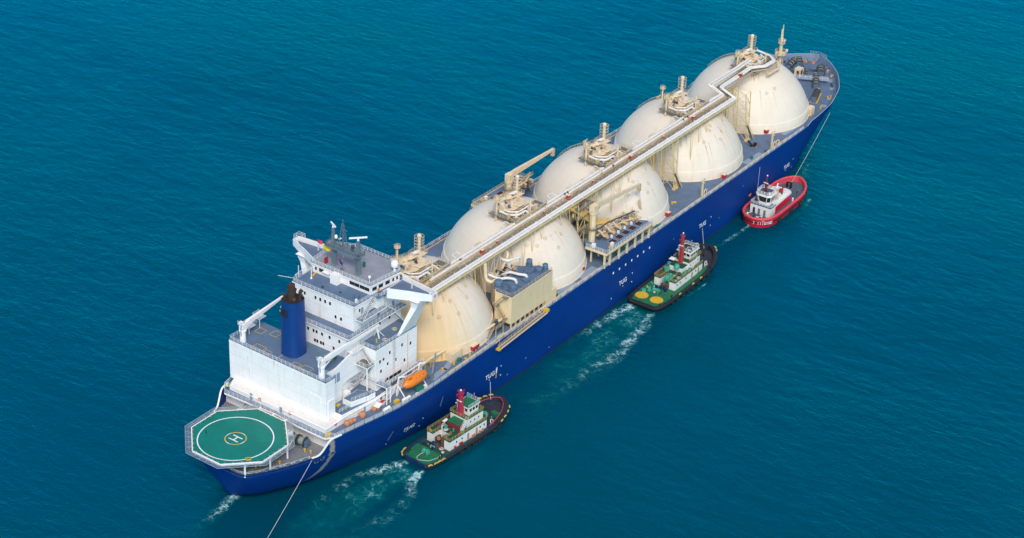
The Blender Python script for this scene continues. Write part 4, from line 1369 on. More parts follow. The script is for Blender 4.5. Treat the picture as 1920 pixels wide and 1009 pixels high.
# stairs on the aft face
for (zb, zt_, yb_, yt_) in ((D, 19.2, -17.4, -20.4), (19.2, 22.4, -20.4, -17.6), (22.4, HT, -17.6, -20.6)):
    stairs((93.7, yb_, zb), (93.7, yt_, zt_), 0.9, (1, 0, 0), ['rail_cream', 'grating'], chouse)
    MB().bb((93.1, yt_-0.9, zt_-0.08), (94.38, yt_+0.6, zt_)).build('landing', 'grating', chouse)
    railing([(93.12, yt_-0.88, zt_), (93.12, yt_+0.58, zt_)], h=1.0, step=1, t=0.05).build('railing', 'rail_cream', chouse)
MB().bb((94.32, -21.4, 22.4), (94.398, -20.5, 24.4)).build('door', 'cream', chouse)
# small louvre and stain-free panel breaks on the side
for k in range(4):
    MB().bb((97.0+k*4.2, -22.44, 17.9), (97.04+k*4.2, -22.4, 25.6)).build('panel_seam', 'cream_yellow', chouse)
MB().bb((113.72, -21.0, 21.0), (113.8, -20.0, 22.6)).build('door', 'cream_yellow', chouse)
for x_, z_, ln_, w_ in ((103.6, 23.8, 2.6, 0.18), (98.4, 22.6, 1.8, 0.12), (110.4, 25.4, 2.2, 0.12), (106.8, 21.0, 1.4, 0.1), (112.2, 20.5, 1.6, 0.14)):
    stain([(x_, -22.4, z_-ln_*k/6) for k in range(7)], w_, [(0, -1, 0)]*7, chouse)
# accommodation ladder stowed along the side
lad = empty('boarding_ladder', (97, -24.6, D)); lad.location = (0, 0, 0)
tag(lad, 'long stowed boarding ladder slung along the hull below the compressor house', 'ladder')
A_, B_ = Vector((85.8, -24.5, 14.7)), Vector((108.4, -24.5, 16.0))
for nm, dy in (('side_beam', -0.45), ('side_beam', 0.45)):
    MB().bar(A_+Vector((0, dy, 0)), B_+Vector((0, dy, 0)), 0.12, 0.45).build(nm, 'cream', lad)
MB().bar(A_+Vector((0, 0, -0.12)), B_+Vector((0, 0, -0.12)), 0.75, 0.06).build('tread_deck', 'grating', lad)
railing([A_+Vector((0.5, 0.45, 0.25)), B_+Vector((-0.5, 0.45, 0.25))], h=0.8, step=1.5, t=0.06, rails=2).build('railing', 'rail_cream', lad)
MB().box(A_+Vector((0.1, 0, 0)), (0.9, 1.2, 0.5)).build('end_platform', 'paint_yellow', lad)
MB().box(B_+Vector((0.3, 0.3, 0.3)), (1.4, 1.4, 0.7)).build('head_platform', 'paint_yellow', lad)
MB().bar((86.2, -23.4, D), (86.2, -24.6, 17.8), 0.2).bar((86.2, -24.6, 17.8), (86.2, -24.6, 15.2), 0.06).build('davit', 'cream', lad)
MB().bar((107.0, -23.4, D), (107.0, -24.6, 18.2), 0.2).bar((107.0, -24.6, 18.2), (107.0, -24.6, 16.2), 0.06).build('davit', 'cream', lad)
# white banner with red print on the rail beneath the house
sg = MB(); sg.bb((106.2, -23.5, 16.3), (109.4, -23.42, 17.3)); sg.cur = 1
for k in range(3): sg.bb((106.5+k*0.95, -23.53, 16.55), (107.2+k*0.95, -23.505, 17.05))
tag(sg.build('banner', ['paint_white', 'red_box']), 'white banner with red blocks on the rail under the compressor house', 'banner')
sg = MB(); sg.bb((86.6, -23.5, 17.0), (89.8, -23.38, 17.9))
tag(sg.build('name_board', 'cream'), 'plain cream board on the rail at the aft end of the boarding ladder', 'board')
# mooring deck stand with stairs at the house foot
stairs((86.0, -20.4, D), (88.6, -20.4, 18.4), 0.9, (0, 1, 0), ['rail_cream', 'grating'], chouse)
MB().bb((88.6, -21.6, 18.3), (92.4, -18.6, 18.42)).build('landing', 'grating', chouse)
railing([(88.6, -18.6, 18.42), (88.6, -19.9, 18.42)], mb=None, t=.05).build('railing', 'rail_cream', chouse)
railing([(88.6, -21.6, 18.42), (92.4, -21.6, 18.42), (92.4, -18.6, 18.42)], t=.05).build('railing', 'rail_cream', chouse)
lg = MB()
for x_ in (88.8, 92.2):
    for y_ in (-21.4, -18.8): lg.bar((x_, y_, D), (x_, y_, 18.3), 0.16)
lg.build('landing_legs', 'cream_yellow', chouse)
put('valve', VALVE['grey_dark'], chouse, (90.5, -20.2, 18.42), (0, 0, 1), (1.3,)*3)

# ------------------------------------------------------------------ cargo manifold platforms (starboard detailed, port mirrored simply)
def manifold(s_):
    xa, xb, ya, yb, z = 138.7, 163.3, 24.2, 17.0, 21.1
    mf = MB().prism([(xa, s_*ya), (xb, s_*ya), (xb+0.4, s_*(ya-2)), (161.5, s_*19.2), (156, s_*19.0), (148, s_*17.5), (142, s_*14.2), (138.6, s_*17.0)], z-0.35, z)
    p = mf.build('manifold_platform', ['deck'], ship)
    ed = MB()
    for a, b in (((xa, ya), (xb, ya)), ((xa, ya), (138.6, 17.0)), ((xb, ya), (xb+0.4, ya-2))):
        ed.bar((a[0], s_*a[1], z-0.3), (b[0], s_*b[1], z-0.3), 0.3, 0.7)
    ed.build('edge_beam', 'cream', p)
    for x_ in (xa+0.3, 141.8, 146.6, 151.0, 155.4, 159.4, xb-0.3):
        MB().bb((x_-0.25, s_*(ya-0.75)-0.25, D), (x_+0.25, s_*(ya-0.75)+0.25, z-0.35)).build('pillar', 'cream', p)
        if abs(x_-151) > 1: MB().bar((x_, s_*(ya-0.75), z-2.0), (x_+1.2, s_*(ya-0.75), z-0.4), 0.18).build('brace', 'cream', p)
    for x_ in (140, 144, 150, 156):
        MB().bb((x_-0.2, s_*18.2-0.2, D), (x_+0.2, s_*18.2+0.2, z-0.35)).build('pillar', 'cream', p)
    railing([(138.7, s_*17.2, z), (138.8, s_*24.1, z), (163.3, s_*24.1, z), (163.7, s_*22.2, z)], h=1.1, step=1.5, t=0.065).build('railing', 'rail_cream' if s_ > 0 else 'rail_white', p)
    for k in range(5):
        x_ = 146.2+k*3.5
        t = MB().bb((x_-1.25, s_*21.4-1.0, z+0.006), (x_+1.25, s_*21.4+1.0, z+0.03))
        t.build('drip_tray', 'tray_red', p)
        kb = MB()
        for a, b in (((-1.3, -1.05), (1.3, -1.05)), ((1.3, -1.05), (1.3, 1.05)), ((1.3, 1.05), (-1.3, 1.05)), ((-1.3, 1.05), (-1.3, -1.05))):
            kb.bar((x_+a[0], s_*21.4+a[1], z+0.08), (x_+b[0], s_*21.4+b[1], z+0.08), 0.1, 0.16)
        kb.build('drip_tray_kerb', 'deck_light', p)
        # loading arms: flanged pipe ends with reducers and hand wheels
        pm = snake([(x_-1.2, s_*16.2, z+2.6), (x_-0.9, s_*17.6, z+2.4), (x_-0.6, s_*18.4, z+1.1), (x_-0.4, s_*19.9, z+1.0)], 0.36, 10)
        pm.cyl((x_-0.4, s_*19.7, z+1.0), (x_-0.38, s_*20.0, z+1.0), 0.62, 0.62, 14)
        pm.cyl((x_-0.6, s_*18.9, z+1.05), (x_-0.58, s_*19.05, z+1.04), 0.58, 0.58, 14)
        pm.build('manifold_pipe', 'cream_rusty', p, smooth=True)
        put('valve', VALVE['cream_rusty'], p, (x_+0.9, s_*18.4, z), (0, 0, 0.5*k), (1.15,)*3)
        put('valve', VALVE['grey_dark'], p, (x_-1.6, s_*17.8, z+0.4), (0, 0, 0.9*k), (1.0,)*3)
        MB().torus((x_+0.2, s_*19.0, z+0.55), (0.3, 0.2, 1), 1.0, 0.09, 16, 5).build('hose_coil', 'cream_rusty', p)
        MB().torus((x_-1.0, s_*18.6, z+0.8), (0.1, 0.5, 1), 0.75, 0.07, 16, 5).build('hose_coil', 'grey_dark', p)
        MB().bb((x_+1.5, s_*19.9-0.35, z), (x_+1.9, s_*19.9+0.35, z+0.9)).build('drip_cabinet', 'paint_white', p)
    # headers behind
    for yy, zz_ in ((16.3, z+3.0), (17.2, z+1.4)):
        MB().tube([(144.0, s_*yy, zz_), (157, s_*(yy+1.0), zz_-0.2), (162.5, s_*(yy+3.4), zz_-0.4)], 0.33, 10).build('header_pipe', 'cream_rusty', p, smooth=True)
    # gantry along the back
    gt = MB()
    for k in range(7):
        x_ = 144.4+k*2.8
        y_ = 17.0+max(0, k-2)*0.55
        gt.bar((x_, s_*y_, z), (x_, s_*y_, z+3.2), 0.13)
        if k:
            gt.bar((x_-2.8, s_*(17.0+max(0, k-3)*0.55), z+3.2), (x_, s_*y_, z+3.2), 0.22, 0.3)
            gt.bar((x_-2.8, s_*(17.0+max(0, k-3)*0.55), z+1.9), (x_, s_*y_, z+3.2), 0.08)
    gt.build('gantry', 'grey_dark' if s_ < 0 else 'cream_rusty', p)
    stairs((143.0, s_*22.4, D), (139.2, s_*22.0, z), 0.9, (0, 1, 0), ['rail_cream', 'grating'], p)
    stairs((161.2, s_*20.6, z), (161.2, s_*18.0, z+3.2), 0.8, (1, 0, 0), ['rail_cream', 'grating'], p)
    MB().bb((139.3, s_*19.0-0.5, z), (140.2, s_*19.0+0.5, z+1.2)).build('locker', 'paint_white', p)
    MB().bb((143.6, s_*22.6-0.3, z), (144.6, s_*22.6+0.5, z+0.9)).build('locker', 'paint_white', p)
    MB().bb((142.2, s_*23.0-0.5, z), (143.0, s_*23.0+0.5, z+0.5)).build('locker', 'paint_yellow', p)
    for x_ in (145.0, 148.8, 152.2):
        MB().bb((x_, s_*21.4-0.4, D), (x_+0.9, s_*21.4+0.4, D+1.2)).build('pump_unit', 'mint' if s_ < 0 else 'vent_blue', p)
    # sloping wind shield at the forward end
    sh = MB(); sh.add([(163.6, s_*24.0, z-0.3), (166.6, s_*23.0, D), (165.2, s_*20.6, D), (163.9, s_*22.0, z-0.3)], [(0, 1, 2, 3)])
    sh.add([(163.5, s_*24.0, z-0.4), (166.4, s_*23.0, D), (165.0, s_*20.6, D), (163.8, s_*22.0, z-0.4)], [(3, 2, 1, 0)])
    sh.build('slope_plate', 'cream', p)
    return p
mani_s = manifold(-1)
mani_p = manifold(1)
# hose crane, one per side
def hose_crane(s_, xb, yb, zb, ztop_, tip):
    c = MB()
    c.cyl((xb, yb, zb), (xb, yb, ztop_-1.2), 0.98, 0.9, 18)
    c.cyl((xb, yb, ztop_-1.2), (xb, yb, ztop_-0.6), 1.15, 1.15, 18)
    c.box((xb+0.2, yb, ztop_+0.4), (2.0, 1.9, 2.2))
    o = c.build('hose_crane', 'cream', ship, smooth=True)
    b = MB()
    P, Q = Vector((xb+0.6, yb, ztop_+1.0)), Vector(tip)
    d = (Q-P).normalized()
    rings = []
    for t, w, h in ((0, 0.9, 1.5), (0.12, 0.9, 1.7), (0.6, 0.75, 1.2), (1.0, 0.6, 0.7)):
        p_ = P.lerp(Q, t)
        up = Vector((0, 0, 1)); up = (up-d*up.dot(d)).normalized(); sd_ = d.cross(up)
        rings.append([p_-sd_*w/2-up*h/2, p_+sd_*w/2-up*h/2, p_+sd_*w/2+up*h/2, p_-sd_*w/2+up*h/2])
    b.loft(rings)
    b.build('boom', 'cream', o)
    MB().box(Q+Vector((0, 0, -0.9)), (1.0, 0.9, 2.4)).build('boom_head', 'cream_rusty', o)
    MB().bar((xb+0.9, yb, ztop_-1.0), P.lerp(Q, 0.22), 0.3).build('luffing_ram', 'grey_dark', o)
    railing([(xb+1.5*math.cos(t), yb+1.5*math.sin(t), zb+4.2) for t in [k*math.pi/4 for k in range(8)]], h=1.0, step=2, t=0.06, closed=True).build('railing', 'rail_cream', o)
    MB().cyl((xb, yb, zb+4.1), (xb, yb, zb+4.2), 1.6, 1.6, 14).build('service_ring', 'grating', o)
    MB().bar((xb-1.05, yb, zb), (xb-1.05, yb, ztop_), 0.5, 0.06).build('ladder', 'rail_cream', o)
    return o
hose_crane(-1, 142.6, -16.4, 21.1, 31.2, (165.6, -17.4, 30.6))
hose_crane(1, 147.4, 17.0, 21.1, 28.6, (170.4, 17.0, 29.6))
MB().bar((165.6, -17.4, 29.4), (166.4, -18.4, 22.2), 0.10).bar((165.9, -17.6, 25.5), (165.9, -18.2, 23.0), 0.5, 0.5).build('hoist_tackle', 'cream_rusty', ship)
# risers dropping from the rack to the manifold between domes
for k in range(3):
    snake([(138.0+k*1.1, -9.0, ZR-0.4), (138.6+k*1.1, -10.8, ZR-1.4), (140.6+k*1.3, -12.0, 30.0), (146.2+k*1.2, -14.4, 24.4), (150+k, -16.2, 24.0)], 0.55, 10).build('riser_pipe', 'ochre_pipe', ship, smooth=True)
fr = MB()
for x_ in (139.6, 143.2, 147.0):
    for y_ in (-9.0, -13.2):
        fr.bar((x_, y_, D), (x_, y_, ZR-0.5), 0.18)
    for z_ in (20, 24, 28, 31):
        fr.bar((x_, -9.0, z_), (x_, -13.2, z_), 0.12)
for z_ in (20, 24, 28, 31):
    for y_ in (-9.0, -13.2): fr.bar((139.6, y_, z_), (147.0, y_, z_), 0.12)
for j, z_ in enumerate((20, 24, 28)):
    fr.bar((139.6, -13.2, z_), (143.2, -13.2, z_+4), 0.1); fr.bar((147.0, -13.2, z_), (143.2, -13.2, z_+4), 0.1)
fr.build('riser_tower', 'cream_yellow', ship)
for z_ in (24, 28, 31):
    MB().bb((139.4, -13.6, z_), (147.2, -9.0, z_+0.08)).build('riser_grating', 'grating', ship)
    railing([(139.4, -13.6, z_+0.08), (147.2, -13.6, z_+0.08)], step=1.3, t=0.055).build('railing', 'rail_cream', ship)
for k in range(14):
    put('valve', VALVE[('cream_rusty', 'grey_dark')[k % 2]], ship, (random.uniform(140, 147), random.uniform(-13.0, -9.6), random.choice((24.08, 28.08, 31.08))), (0, 0, random.uniform(0, 3)), (random.uniform(.8, 1.2),)*3)

# pipe bundles and ladders standing in the gaps between domes beneath the rack
for k, gx in enumerate(((TX[0]+TX[1])/2, (TX[1]+TX[2])/2, (TX[2]+TX[3])/2, (TX[3]+TX[4])/2)):
    for j in range(4):
        y_ = -6.0+j*1.6
        snake([(gx-1.8+j*1.1, y_, D+0.4), (gx-1.8+j*1.1, y_, 28.0+j*0.6), (gx-0.6+j*0.8, y_-1.6, 31.2), (gx-0.6+j*0.8, -6.6, ZR-0.6)], 0.24, 8).build('gap_pipe', random.choice(('cream_yellow', 'cream', 'ochre_pipe')), ship, smooth=True)
    stairs((gx+2.2, -13.6, D), (gx-1.4, -13.2, 22.0), 0.8, (0, 1, 0), ['rail_cream', 'grating'], ship) if k in (2, 3) else None

# ------------------------------------------------------------------ accommodation and bridge
wm = MB(); wm.bb((-0.32, -0.035, -0.46), (0.32, 0.035, 0.46)); wm.cur = 1; wm.bb((-0.38, -0.02, -0.50), (0.38, 0.02, 0.50))
WIN = wm.mesh('window', ['glass', 'white_clean'])       # faces -y
wm = MB(); wm.bb((-0.78, -0.035, -0.5), (0.78, 0.035, 0.5)); wm.cur = 1; wm.bb((-0.86, -0.02, -0.6), (0.86, 0.02, 0.6))
WINW = wm.mesh('window', ['glass', 'white_clean'])
wm = MB(); wm.bb((-0.45, -0.03, -0.95), (0.45, 0.03, 0.95)); wm.cur = 1; wm.bb((-0.52, -0.02, -1.0), (0.52, 0.02, 1.02))
DOOR = wm.mesh('door', ['deck_light', 'white_clean'])
def win_y(parent, x, y, z, me=None, name='window'):      # on a starboard face
    return put(name, me or WIN, parent, (x, y-0.02, z))
def win_x(parent, x, y, z, me=None, name='window'):      # on an aft face
    return put(name, me or WIN, parent, (x-0.02, y, z), (0, 0, -math.pi/2))

CZ = 28.7      # casing top
# plinth: lowest storey
pl = MB().prism([(25.0, -15.7), (31.0, -16.05), (31.0, 19.2), (25.0, 16.5)], D, 17.3)
pl.prism([(31.0, -16.05), (32.6, -16.2), (41.5, -17.5), (61.0, -17.5), (61.0, 17.5), (41.5, 17.5), (31.0, 19.2)], D, 18.5)
plinth = pl.build('lower_deckhouse', 'white', ship)
MB().prism([(25.1, -15.6), (30.98, -15.95), (30.98, 19.1), (25.1, 16.4)], 17.3, 17.32).build('ledge_plating', 'pipe_white', plinth)
pp = snake([(61, -17.75, 18.2), (41.5, -17.75, 18.2), (32.6, -16.45, 18.0), (24.75, -15.95, 17.6), (24.75, -2.0, 17.6), (24.9, -1.6, D+0.1)], 0.17, 6)
pp.build('pipe', 'white_clean', plinth, smooth=True)
pp = snake([(24.85, 2.0, 17.2), (24.85, 15.0, 17.2)], 0.09, 6)
pp.build('pipe', 'white_clean', plinth, smooth=True)
for x_ in (38.6, 39.9): win_y(plinth, x_, -17.06, 17.0, DOOR, 'door')
for y_ in (-1.0, 9.0): win_x(plinth, 24.9, y_, 17.0, DOOR, 'door')
for x_ in (44.5, 46.5, 51, 55, 58): win_y(plinth, x_, -17.5, 17.4)
# engine casing
cs = MB().prism([(27.6, -13.65), (31.0, -13.75), (31.0, -10.6), (39.7, -10.6), (39.7, 19.0), (28.0, 19.0)], 17.32, CZ-0.02)
casing = cs.build('engine_casing', 'white', ship)
MB().prism([(27.65, -13.6), (30.95, -13.7), (30.95, -10.65), (39.7, -10.65), (39.7, 18.95), (28.05, 18.95)], CZ-0.02, CZ+0.02).build('casing_top', 'deck_casing', casing)
railing([(39.5, 18.8, CZ+.02), (28.1, 18.8, CZ+.02), (27.75, -13.5, CZ+.02), (30.9, -13.6, CZ+.02), (30.9, -10.7, CZ+.02)], step=1.5, t=0.065).build('railing', 'rail_white', casing)
sk = MB().bb((28.3, -13.85, 17.4), (30.6, -13.66, 23.0)); sk.build('trunk_panel', 'white_clean', casing)
MB().bb((27.5, -12.0, 20.0), (27.598, -8.5, 24.0)).build('panel_outline', 'white_clean', casing)
MB().tube([(31.4, -12.9, 18.6), (31.4, -12.9, 22.2), (31.4, -11.4, 22.4)], 0.14, 6).build('pipe', 'white_clean', casing)
for x0, y0, x1, y1 in ((28.6, 8.8, 30.9, 12.0), (28.5, 6.2, 30.2, 8.2), (28.9, -6.9, 30.9, -4.0), (28.8, -3.4, 30.4, -1.2), (36.2, 10.4, 38.6, 12.6), (35.0, 14.4, 37.2, 16.6)):
    h = MB()
    for a, b in (((x0, y0), (x1, y0)), ((x1, y0), (x1, y1)), ((x1, y1), (x0, y1)), ((x0, y1), (x0, y0))):
        h.bar((a[0], a[1], CZ+0.04), (b[0], b[1], CZ+0.04), 0.14, 0.03)
    h.build('hatch_marking', 'paint_yellow', casing)
    MB().bb((x0+0.2, y0+0.2, CZ+0.02), (x1-0.2, y1-0.2, CZ+0.10)).build('hatch', 'deck_casing', casing)
MB().bar((29.4, 3.4, CZ+0.03), (32.4, 3.4, CZ+0.03), 0.16, 0.02).build('deck_marking', 'paint_yellow', casing)
MB().box((37.4, -7.2, CZ+0.35), (1.8, 2.2, 0.66)).build('tarpaulin_locker', 'teal_cover', casing)
railing([(36.3, -8.6, CZ), (36.3, -5.8, CZ)], t=0.06).build('railing', 'paint_yellow', casing)
# platform frames on the port casing side
for (x0, y0, z_) in ((33.0, 19.0, CZ+1.6), (37.0, 19.0, CZ+2.4)):
    MB().bb((x0, y0-2.4, z_), (x0+2.6, y0, z_+0.12)).build('port_landing', 'white_clean', casing)
    railing([(x0, y0-2.4, z_+.12), (x0, y0, z_+.12), (x0+2.6, y0, z_+.12)], t=0.06).build('railing', 'rail_white', casing)
    lg = MB()
    for xx_, yy_ in ((x0+.1, y0-2.3), (x0+.1, y0-.1), (x0+2.5, y0-.1)): lg.bar((xx_, yy_, CZ), (xx_, yy_, z_), 0.14)
    lg.build('landing_legs', 'white_clean', casing)

for y_, z_, ln_, w_ in ((12.6, 26.2, 6.5, 0.16), (12.2, 23.0, 4.0, 0.14), (3.6, 28.4, 3.4, 0.35), (-8.4, 22.0, 3.0, 0.2), (7.0, 27.5, 2.6, 0.12), (-3.4, 28.3, 2.4, 0.14)):
    stain([(27.6+0.4*(y_+13.65)/32.65, y_, z_-ln_*k/6) for k in range(7)], w_, [(-1, 0, 0)]*7, casing)
# funnel: rounded-rectangle section, slight taper
fun = []
for z_, sc in ((CZ, 1.06), (CZ+0.4, 1.02), (36, 0.99), (44.3, 0.94)):
    ring = []
    for k in range(28):
        t = 2*math.pi*k/28
        c_, s2 = math.cos(t), math.sin(t)
        e = 0.72
        ring.append((33.9+2.9*sc*math.copysign(abs(c_)**e, c_), 2.2+2.75*sc*math.copysign(abs(s2)**e, s2), z_))
    fun.append(ring)
fm = MB().loft(fun)
funnel = fm.build('funnel', 'funnel_blue', ship, smooth=True)
ft = MB()
ft.loft([[(x_, y_, 44.32) for x_, y_, _ in fun[-1]], [(33.9+(x_-33.9)*0.9, 2.2+(y_-2.2)*0.9, 44.36) for x_, y_, _ in fun[-1]]])
ft.build('funnel_top', 'soot', funnel)
ex = MB(); ex.cyl((33.6, 2.2, 43.8), (33.4, 2.2, 48.6), 1.0, 0.95, 18); ex.cyl((33.4, 2.2, 48.5), (33.4, 2.2, 48.62), 0.75, 0.75, 14)
ex.build('exhaust_pipe', 'exhaust_rust', funnel, smooth=True)
for (dx, dy, r_, h) in ((1.6, 0.8, 0.38, 2.2), (1.7, -0.9, 0.42, 2.6), (0.6, -1.8, 0.35, 2.0), (-1.2, 1.7, 0.35, 1.9), (0.6, 1.8, 0.32, 1.7), (-1.4, -1.6, 0.34, 1.8)):
    e2 = MB(); e2.cyl((33.9+dx, 2.2+dy, 44.2), (33.9+dx, 2.2+dy, 44.2+h*0.6), r_, r_, 10); e2.cyl((33.9+dx, 2.2+dy, 44.2+h*0.6), (33.9+dx*1.3, 2.2+dy*1.3, 44.2+h*0.8), r_*1.2, r_*1.3, 10)
    e2.build('exhaust_pipe', 'exhaust_rust', funnel, smooth=True)
for k in range(5):
    MB().bb((30.95, 1.5+k*0.52, 40.2), (31.12, 1.72+k*0.52, 42.2)).build('louvre', 'soot', funnel)

# provision cranes on the casing
def prov_crane(x, y, tip, rest=None):
    c = MB()
    c.cyl((x, y, CZ), (x, y, CZ+3.0), 0.85, 0.75, 16)
    c.cyl((x, y, CZ+3.0), (x, y, CZ+3.4), 0.95, 0.95, 16)
    c.box((x+0.1, y, CZ+4.3), (1.5, 1.3, 1.8))
    o = c.build('provision_crane', 'white_clean', ship, smooth=True)
    P, Q = Vector((x+0.3, y, CZ+4.6)), Vector(tip)
    d = (Q-P).normalized(); up = Vector((0, 0, 1)); up = (up-d*up.dot(d)).normalized(); sd_ = d.cross(up)
    rings = []
    for t, w, h in ((0, 0.7, 0.9), (0.15, 0.8, 1.3), (0.6, 0.6, 0.9), (1.0, 0.45, 0.5)):
        p_ = P.lerp(Q, t)
        rings.append([p_-sd_*w/2-up*h/2, p_+sd_*w/2-up*h/2, p_+sd_*w/2+up*h/2, p_-sd_*w/2+up*h/2])
    MB().loft(rings).build('boom', 'white_clean', o)
    MB().bar((x+0.8, y, CZ+2.4), P.lerp(Q, 0.25), 0.22).build('luffing_ram', 'white_clean', o)
    MB().box((x-0.4, y+0.1, CZ+5.5), (1.0, 1.0, 0.7)).build('winch', 'white', o)
    railing([(x-1.0, y-0.7, CZ+5.2), (x-1.0, y+0.7, CZ+5.2)], t=.05).build('railing', 'rail_white', o)
    MB().tube([(x-0.9, y-.3, CZ+2.0), (x-1.0, y-.3, CZ+4.6), (x-0.3, y-.3, CZ+5.6), (x+0.9, y, CZ+5.2)], 0.09, 6).build('hydraulic_pipe', 'grey_mast', o)
    if rest is not None:
        rp = MB()
        rp.bar(rest, (Q.x-0.9, Q.y, Q.z-0.4), 0.28)
        rp.bar((rest[0]+1.8, rest[1]-0.2, rest[2]), (Q.x-0.9, Q.y, Q.z-0.9), 0.14)
        rp.bar((rest[0]+0.2, rest[1]+1.8, rest[2]), (Q.x-0.9, Q.y, Q.z-0.9), 0.14)
        rp.build('boom_rest', 'white_clean', o)
    return o
prov_crane(29.2, -11.0, (50.9, -11.6, 33.9), (50.0, -12.4, 30.55))
prov_crane(29.6, 15.6, (45.0, 15.6, 34.9), None)

# arched bulkhead supporting the starboard crane boom side
ar = MB()
arch = [(31.2, 18.5), (36.4, 18.5), (36.6, 21.6), (37.2, 22.6), (38.4, 23.2), (44.9, 23.2), (44.9, 30.3), (40.0, 30.3), (33.6, 28.6), (31.2, 28.6)]
n_ = len(arch)
vs = [(x_, -11.3, z_) for x_, z_ in arch]+[(x_, -10.9, z_) for x_, z_ in arch]
fs = [tuple(range(n_)), tuple(reversed(range(n_, 2*n_)))]+[((i+1) % n_, i, n_+i, n_+(i+1) % n_) for i in range(n_)]
arb = ar.add(vs, fs).build('arched_bulkhead', 'white', ship)
for k in range(2):
    MB().bb((33.0+k*1.5, -11.36, 24.6), (34.2+k*1.5, -11.29, 27.2)).build('vent_louvre', 'deck_light', arb)

# middle tier
mt = MB().bb((39.72, -10.07, CZ-2.2), (61.8, 10.07, 34.75)).build('middle_house', 'white', ship)
for y_, z_ in ((8.8, 32.9), (6.9, 32.9), (4.6, 32.9), (2.4, 32.9), (0.6, 32.9), (-0.4, 32.9), (-2.2, 32.9), (-4.7, 32.9), (-7.9, 32.9),
               (7.0, 30.2), (4.6, 30.2), (0.2, 30.2), (-0.6, 30.2), (-1.8, 30.2), (-2.6, 30.2), (-6.0, 30.2)):
    win_x(mt, 39.72, y_, z_)
for x_ in (44.0, 48.0, 53.0, 57.0): win_y(mt, x_, -10.07, 32.8, WIN if x_ != 48 else DOOR)
sl = MB().prism([(39.1, -11.55), (62.0, -11.9), (62.0, 11.9), (39.1, 11.55)], 34.75, 35.0)
walk = sl.build('walkway_deck', 'white_clean', ship)
MB().prism([(39.2, -11.45), (61.9, -11.8), (61.9, 11.8), (39.2, 11.45)], 35.0, 35.02).build('deck_covering', 'deck', walk)
railing([(61.8, 11.7, 35.02), (39.25, 11.4, 35.02), (39.25, -11.4, 35.02), (61.8, -11.75, 35.02)], step=1.5, t=0.065).build('railing', 'rail_white', walk)
# upper tier
ut = MB().bb((42.94, -10.07, 35.0), (61.5, 10.07, 42.15)).build('upper_house', 'white', ship)
for y_ in (7.4, 6.2, 2.6, 1.0, -0.6, -2.2): win_x(ut, 42.94, y_, 40.4)
for y_ in (6.6, -4.0, -5.8): win_x(ut, 42.94, y_, 37.2, WIN)
for x_, z_, k_ in ((52.5, 36.2, DOOR), (58.5, 36.2, DOOR), (58.6, 40.0, DOOR), (46.0, 39.9, DOOR)): win_y(ut, x_, -10.07, z_, k_, 'door')
for x_ in (45.0, 50.4, 55.0): win_y(ut, x_, -10.07, 40.4)
MB().bb((50.9, -11.0, 38.5), (53.6, -10.09, 42.1)).build('stair_trunk', 'white_clean', ut)
s2 = MB().bb((43.4, -12.2, 38.25), (53.2, -10.09, 38.45)).build('side_gallery', 'white_clean', ut)
MB().bb((43.5, -12.1, 38.45), (53.1, -10.1, 38.47)).build('deck_covering', 'deck', s2)
railing([(43.5, -10.2, 38.47), (43.5, -12.1, 38.47), (53.1, -12.1, 38.47)], step=1.5, t=0.06).build('railing', 'rail_white', ut)
stairs((44.2, -11.6, 38.47), (49.8, -11.0, 42.4), 0.9, (0, 1, 0), ['rail_white', 'grating'], ut)
stairs((57.8, -11.0, 35.02), (53.6, -11.3, 38.47), 0.9, (0, 1, 0), ['rail_white', 'grating'], ut)
stairs((60.4, -12.6, 30.5), (57.0, -11.6, 35.0), 0.9, (0, 1, 0), ['rail_white', 'grating'], ut)
for y_, z_, ln_, w_ in ((-9.95, 41.9, 6.0, 0.3), (5.0, 40.0, 4.0, 0.12), (-6.8, 39.0, 3.0, 0.12)):
    stain([(42.94, y_, z_-ln_*k/6) for k in range(7)], w_, [(-1, 0, 0)]*7, ut)
for x_, z_, ln_, w_ in ((43.15, 41.9, 6.0, 0.25), (49.2, 38.0, 2.6, 0.3), (55.6, 41.5, 3.0, 0.2)):
    stain([(x_, -10.07, z_-ln_*k/6) for k in range(7)], w_, [(0, -1, 0)]*7, ut)
# navigation deck
nv = MB().prism([(42.7, -10.3), (50.6, -10.6), (61.9, -11.0), (61.9, 11.0), (50.6, 10.6), (42.7, 10.3)], 42.15, 42.4)
nav = nv.build('navigation_deck', 'white_clean', ship)
MB().prism([(42.8, -10.2), (50.6, -10.5), (61.8, -10.9), (61.8, 10.9), (50.6, 10.5), (42.8, 10.2)], 42.4, 42.42).build('deck_covering', 'deck_casing', nav)
railing([(53.0, 10.5, 42.42), (42.85, 10.1, 42.42), (42.85, -10.1, 42.42), (48.8, -10.4, 42.42)], step=1.4, t=0.065).build('railing', 'rail_white', nav)
railing([(50.2, -10.5, 42.42), (50.2, -12.0, 42.42), (53.2, -12.4, 42.42)], step=1.2, t=0.065).build('railing', 'rail_white', nav)
MB().bb((50.0, -12.2, 42.2), (53.4, -10.5, 42.4)).build('side_landing', 'deck', nav)
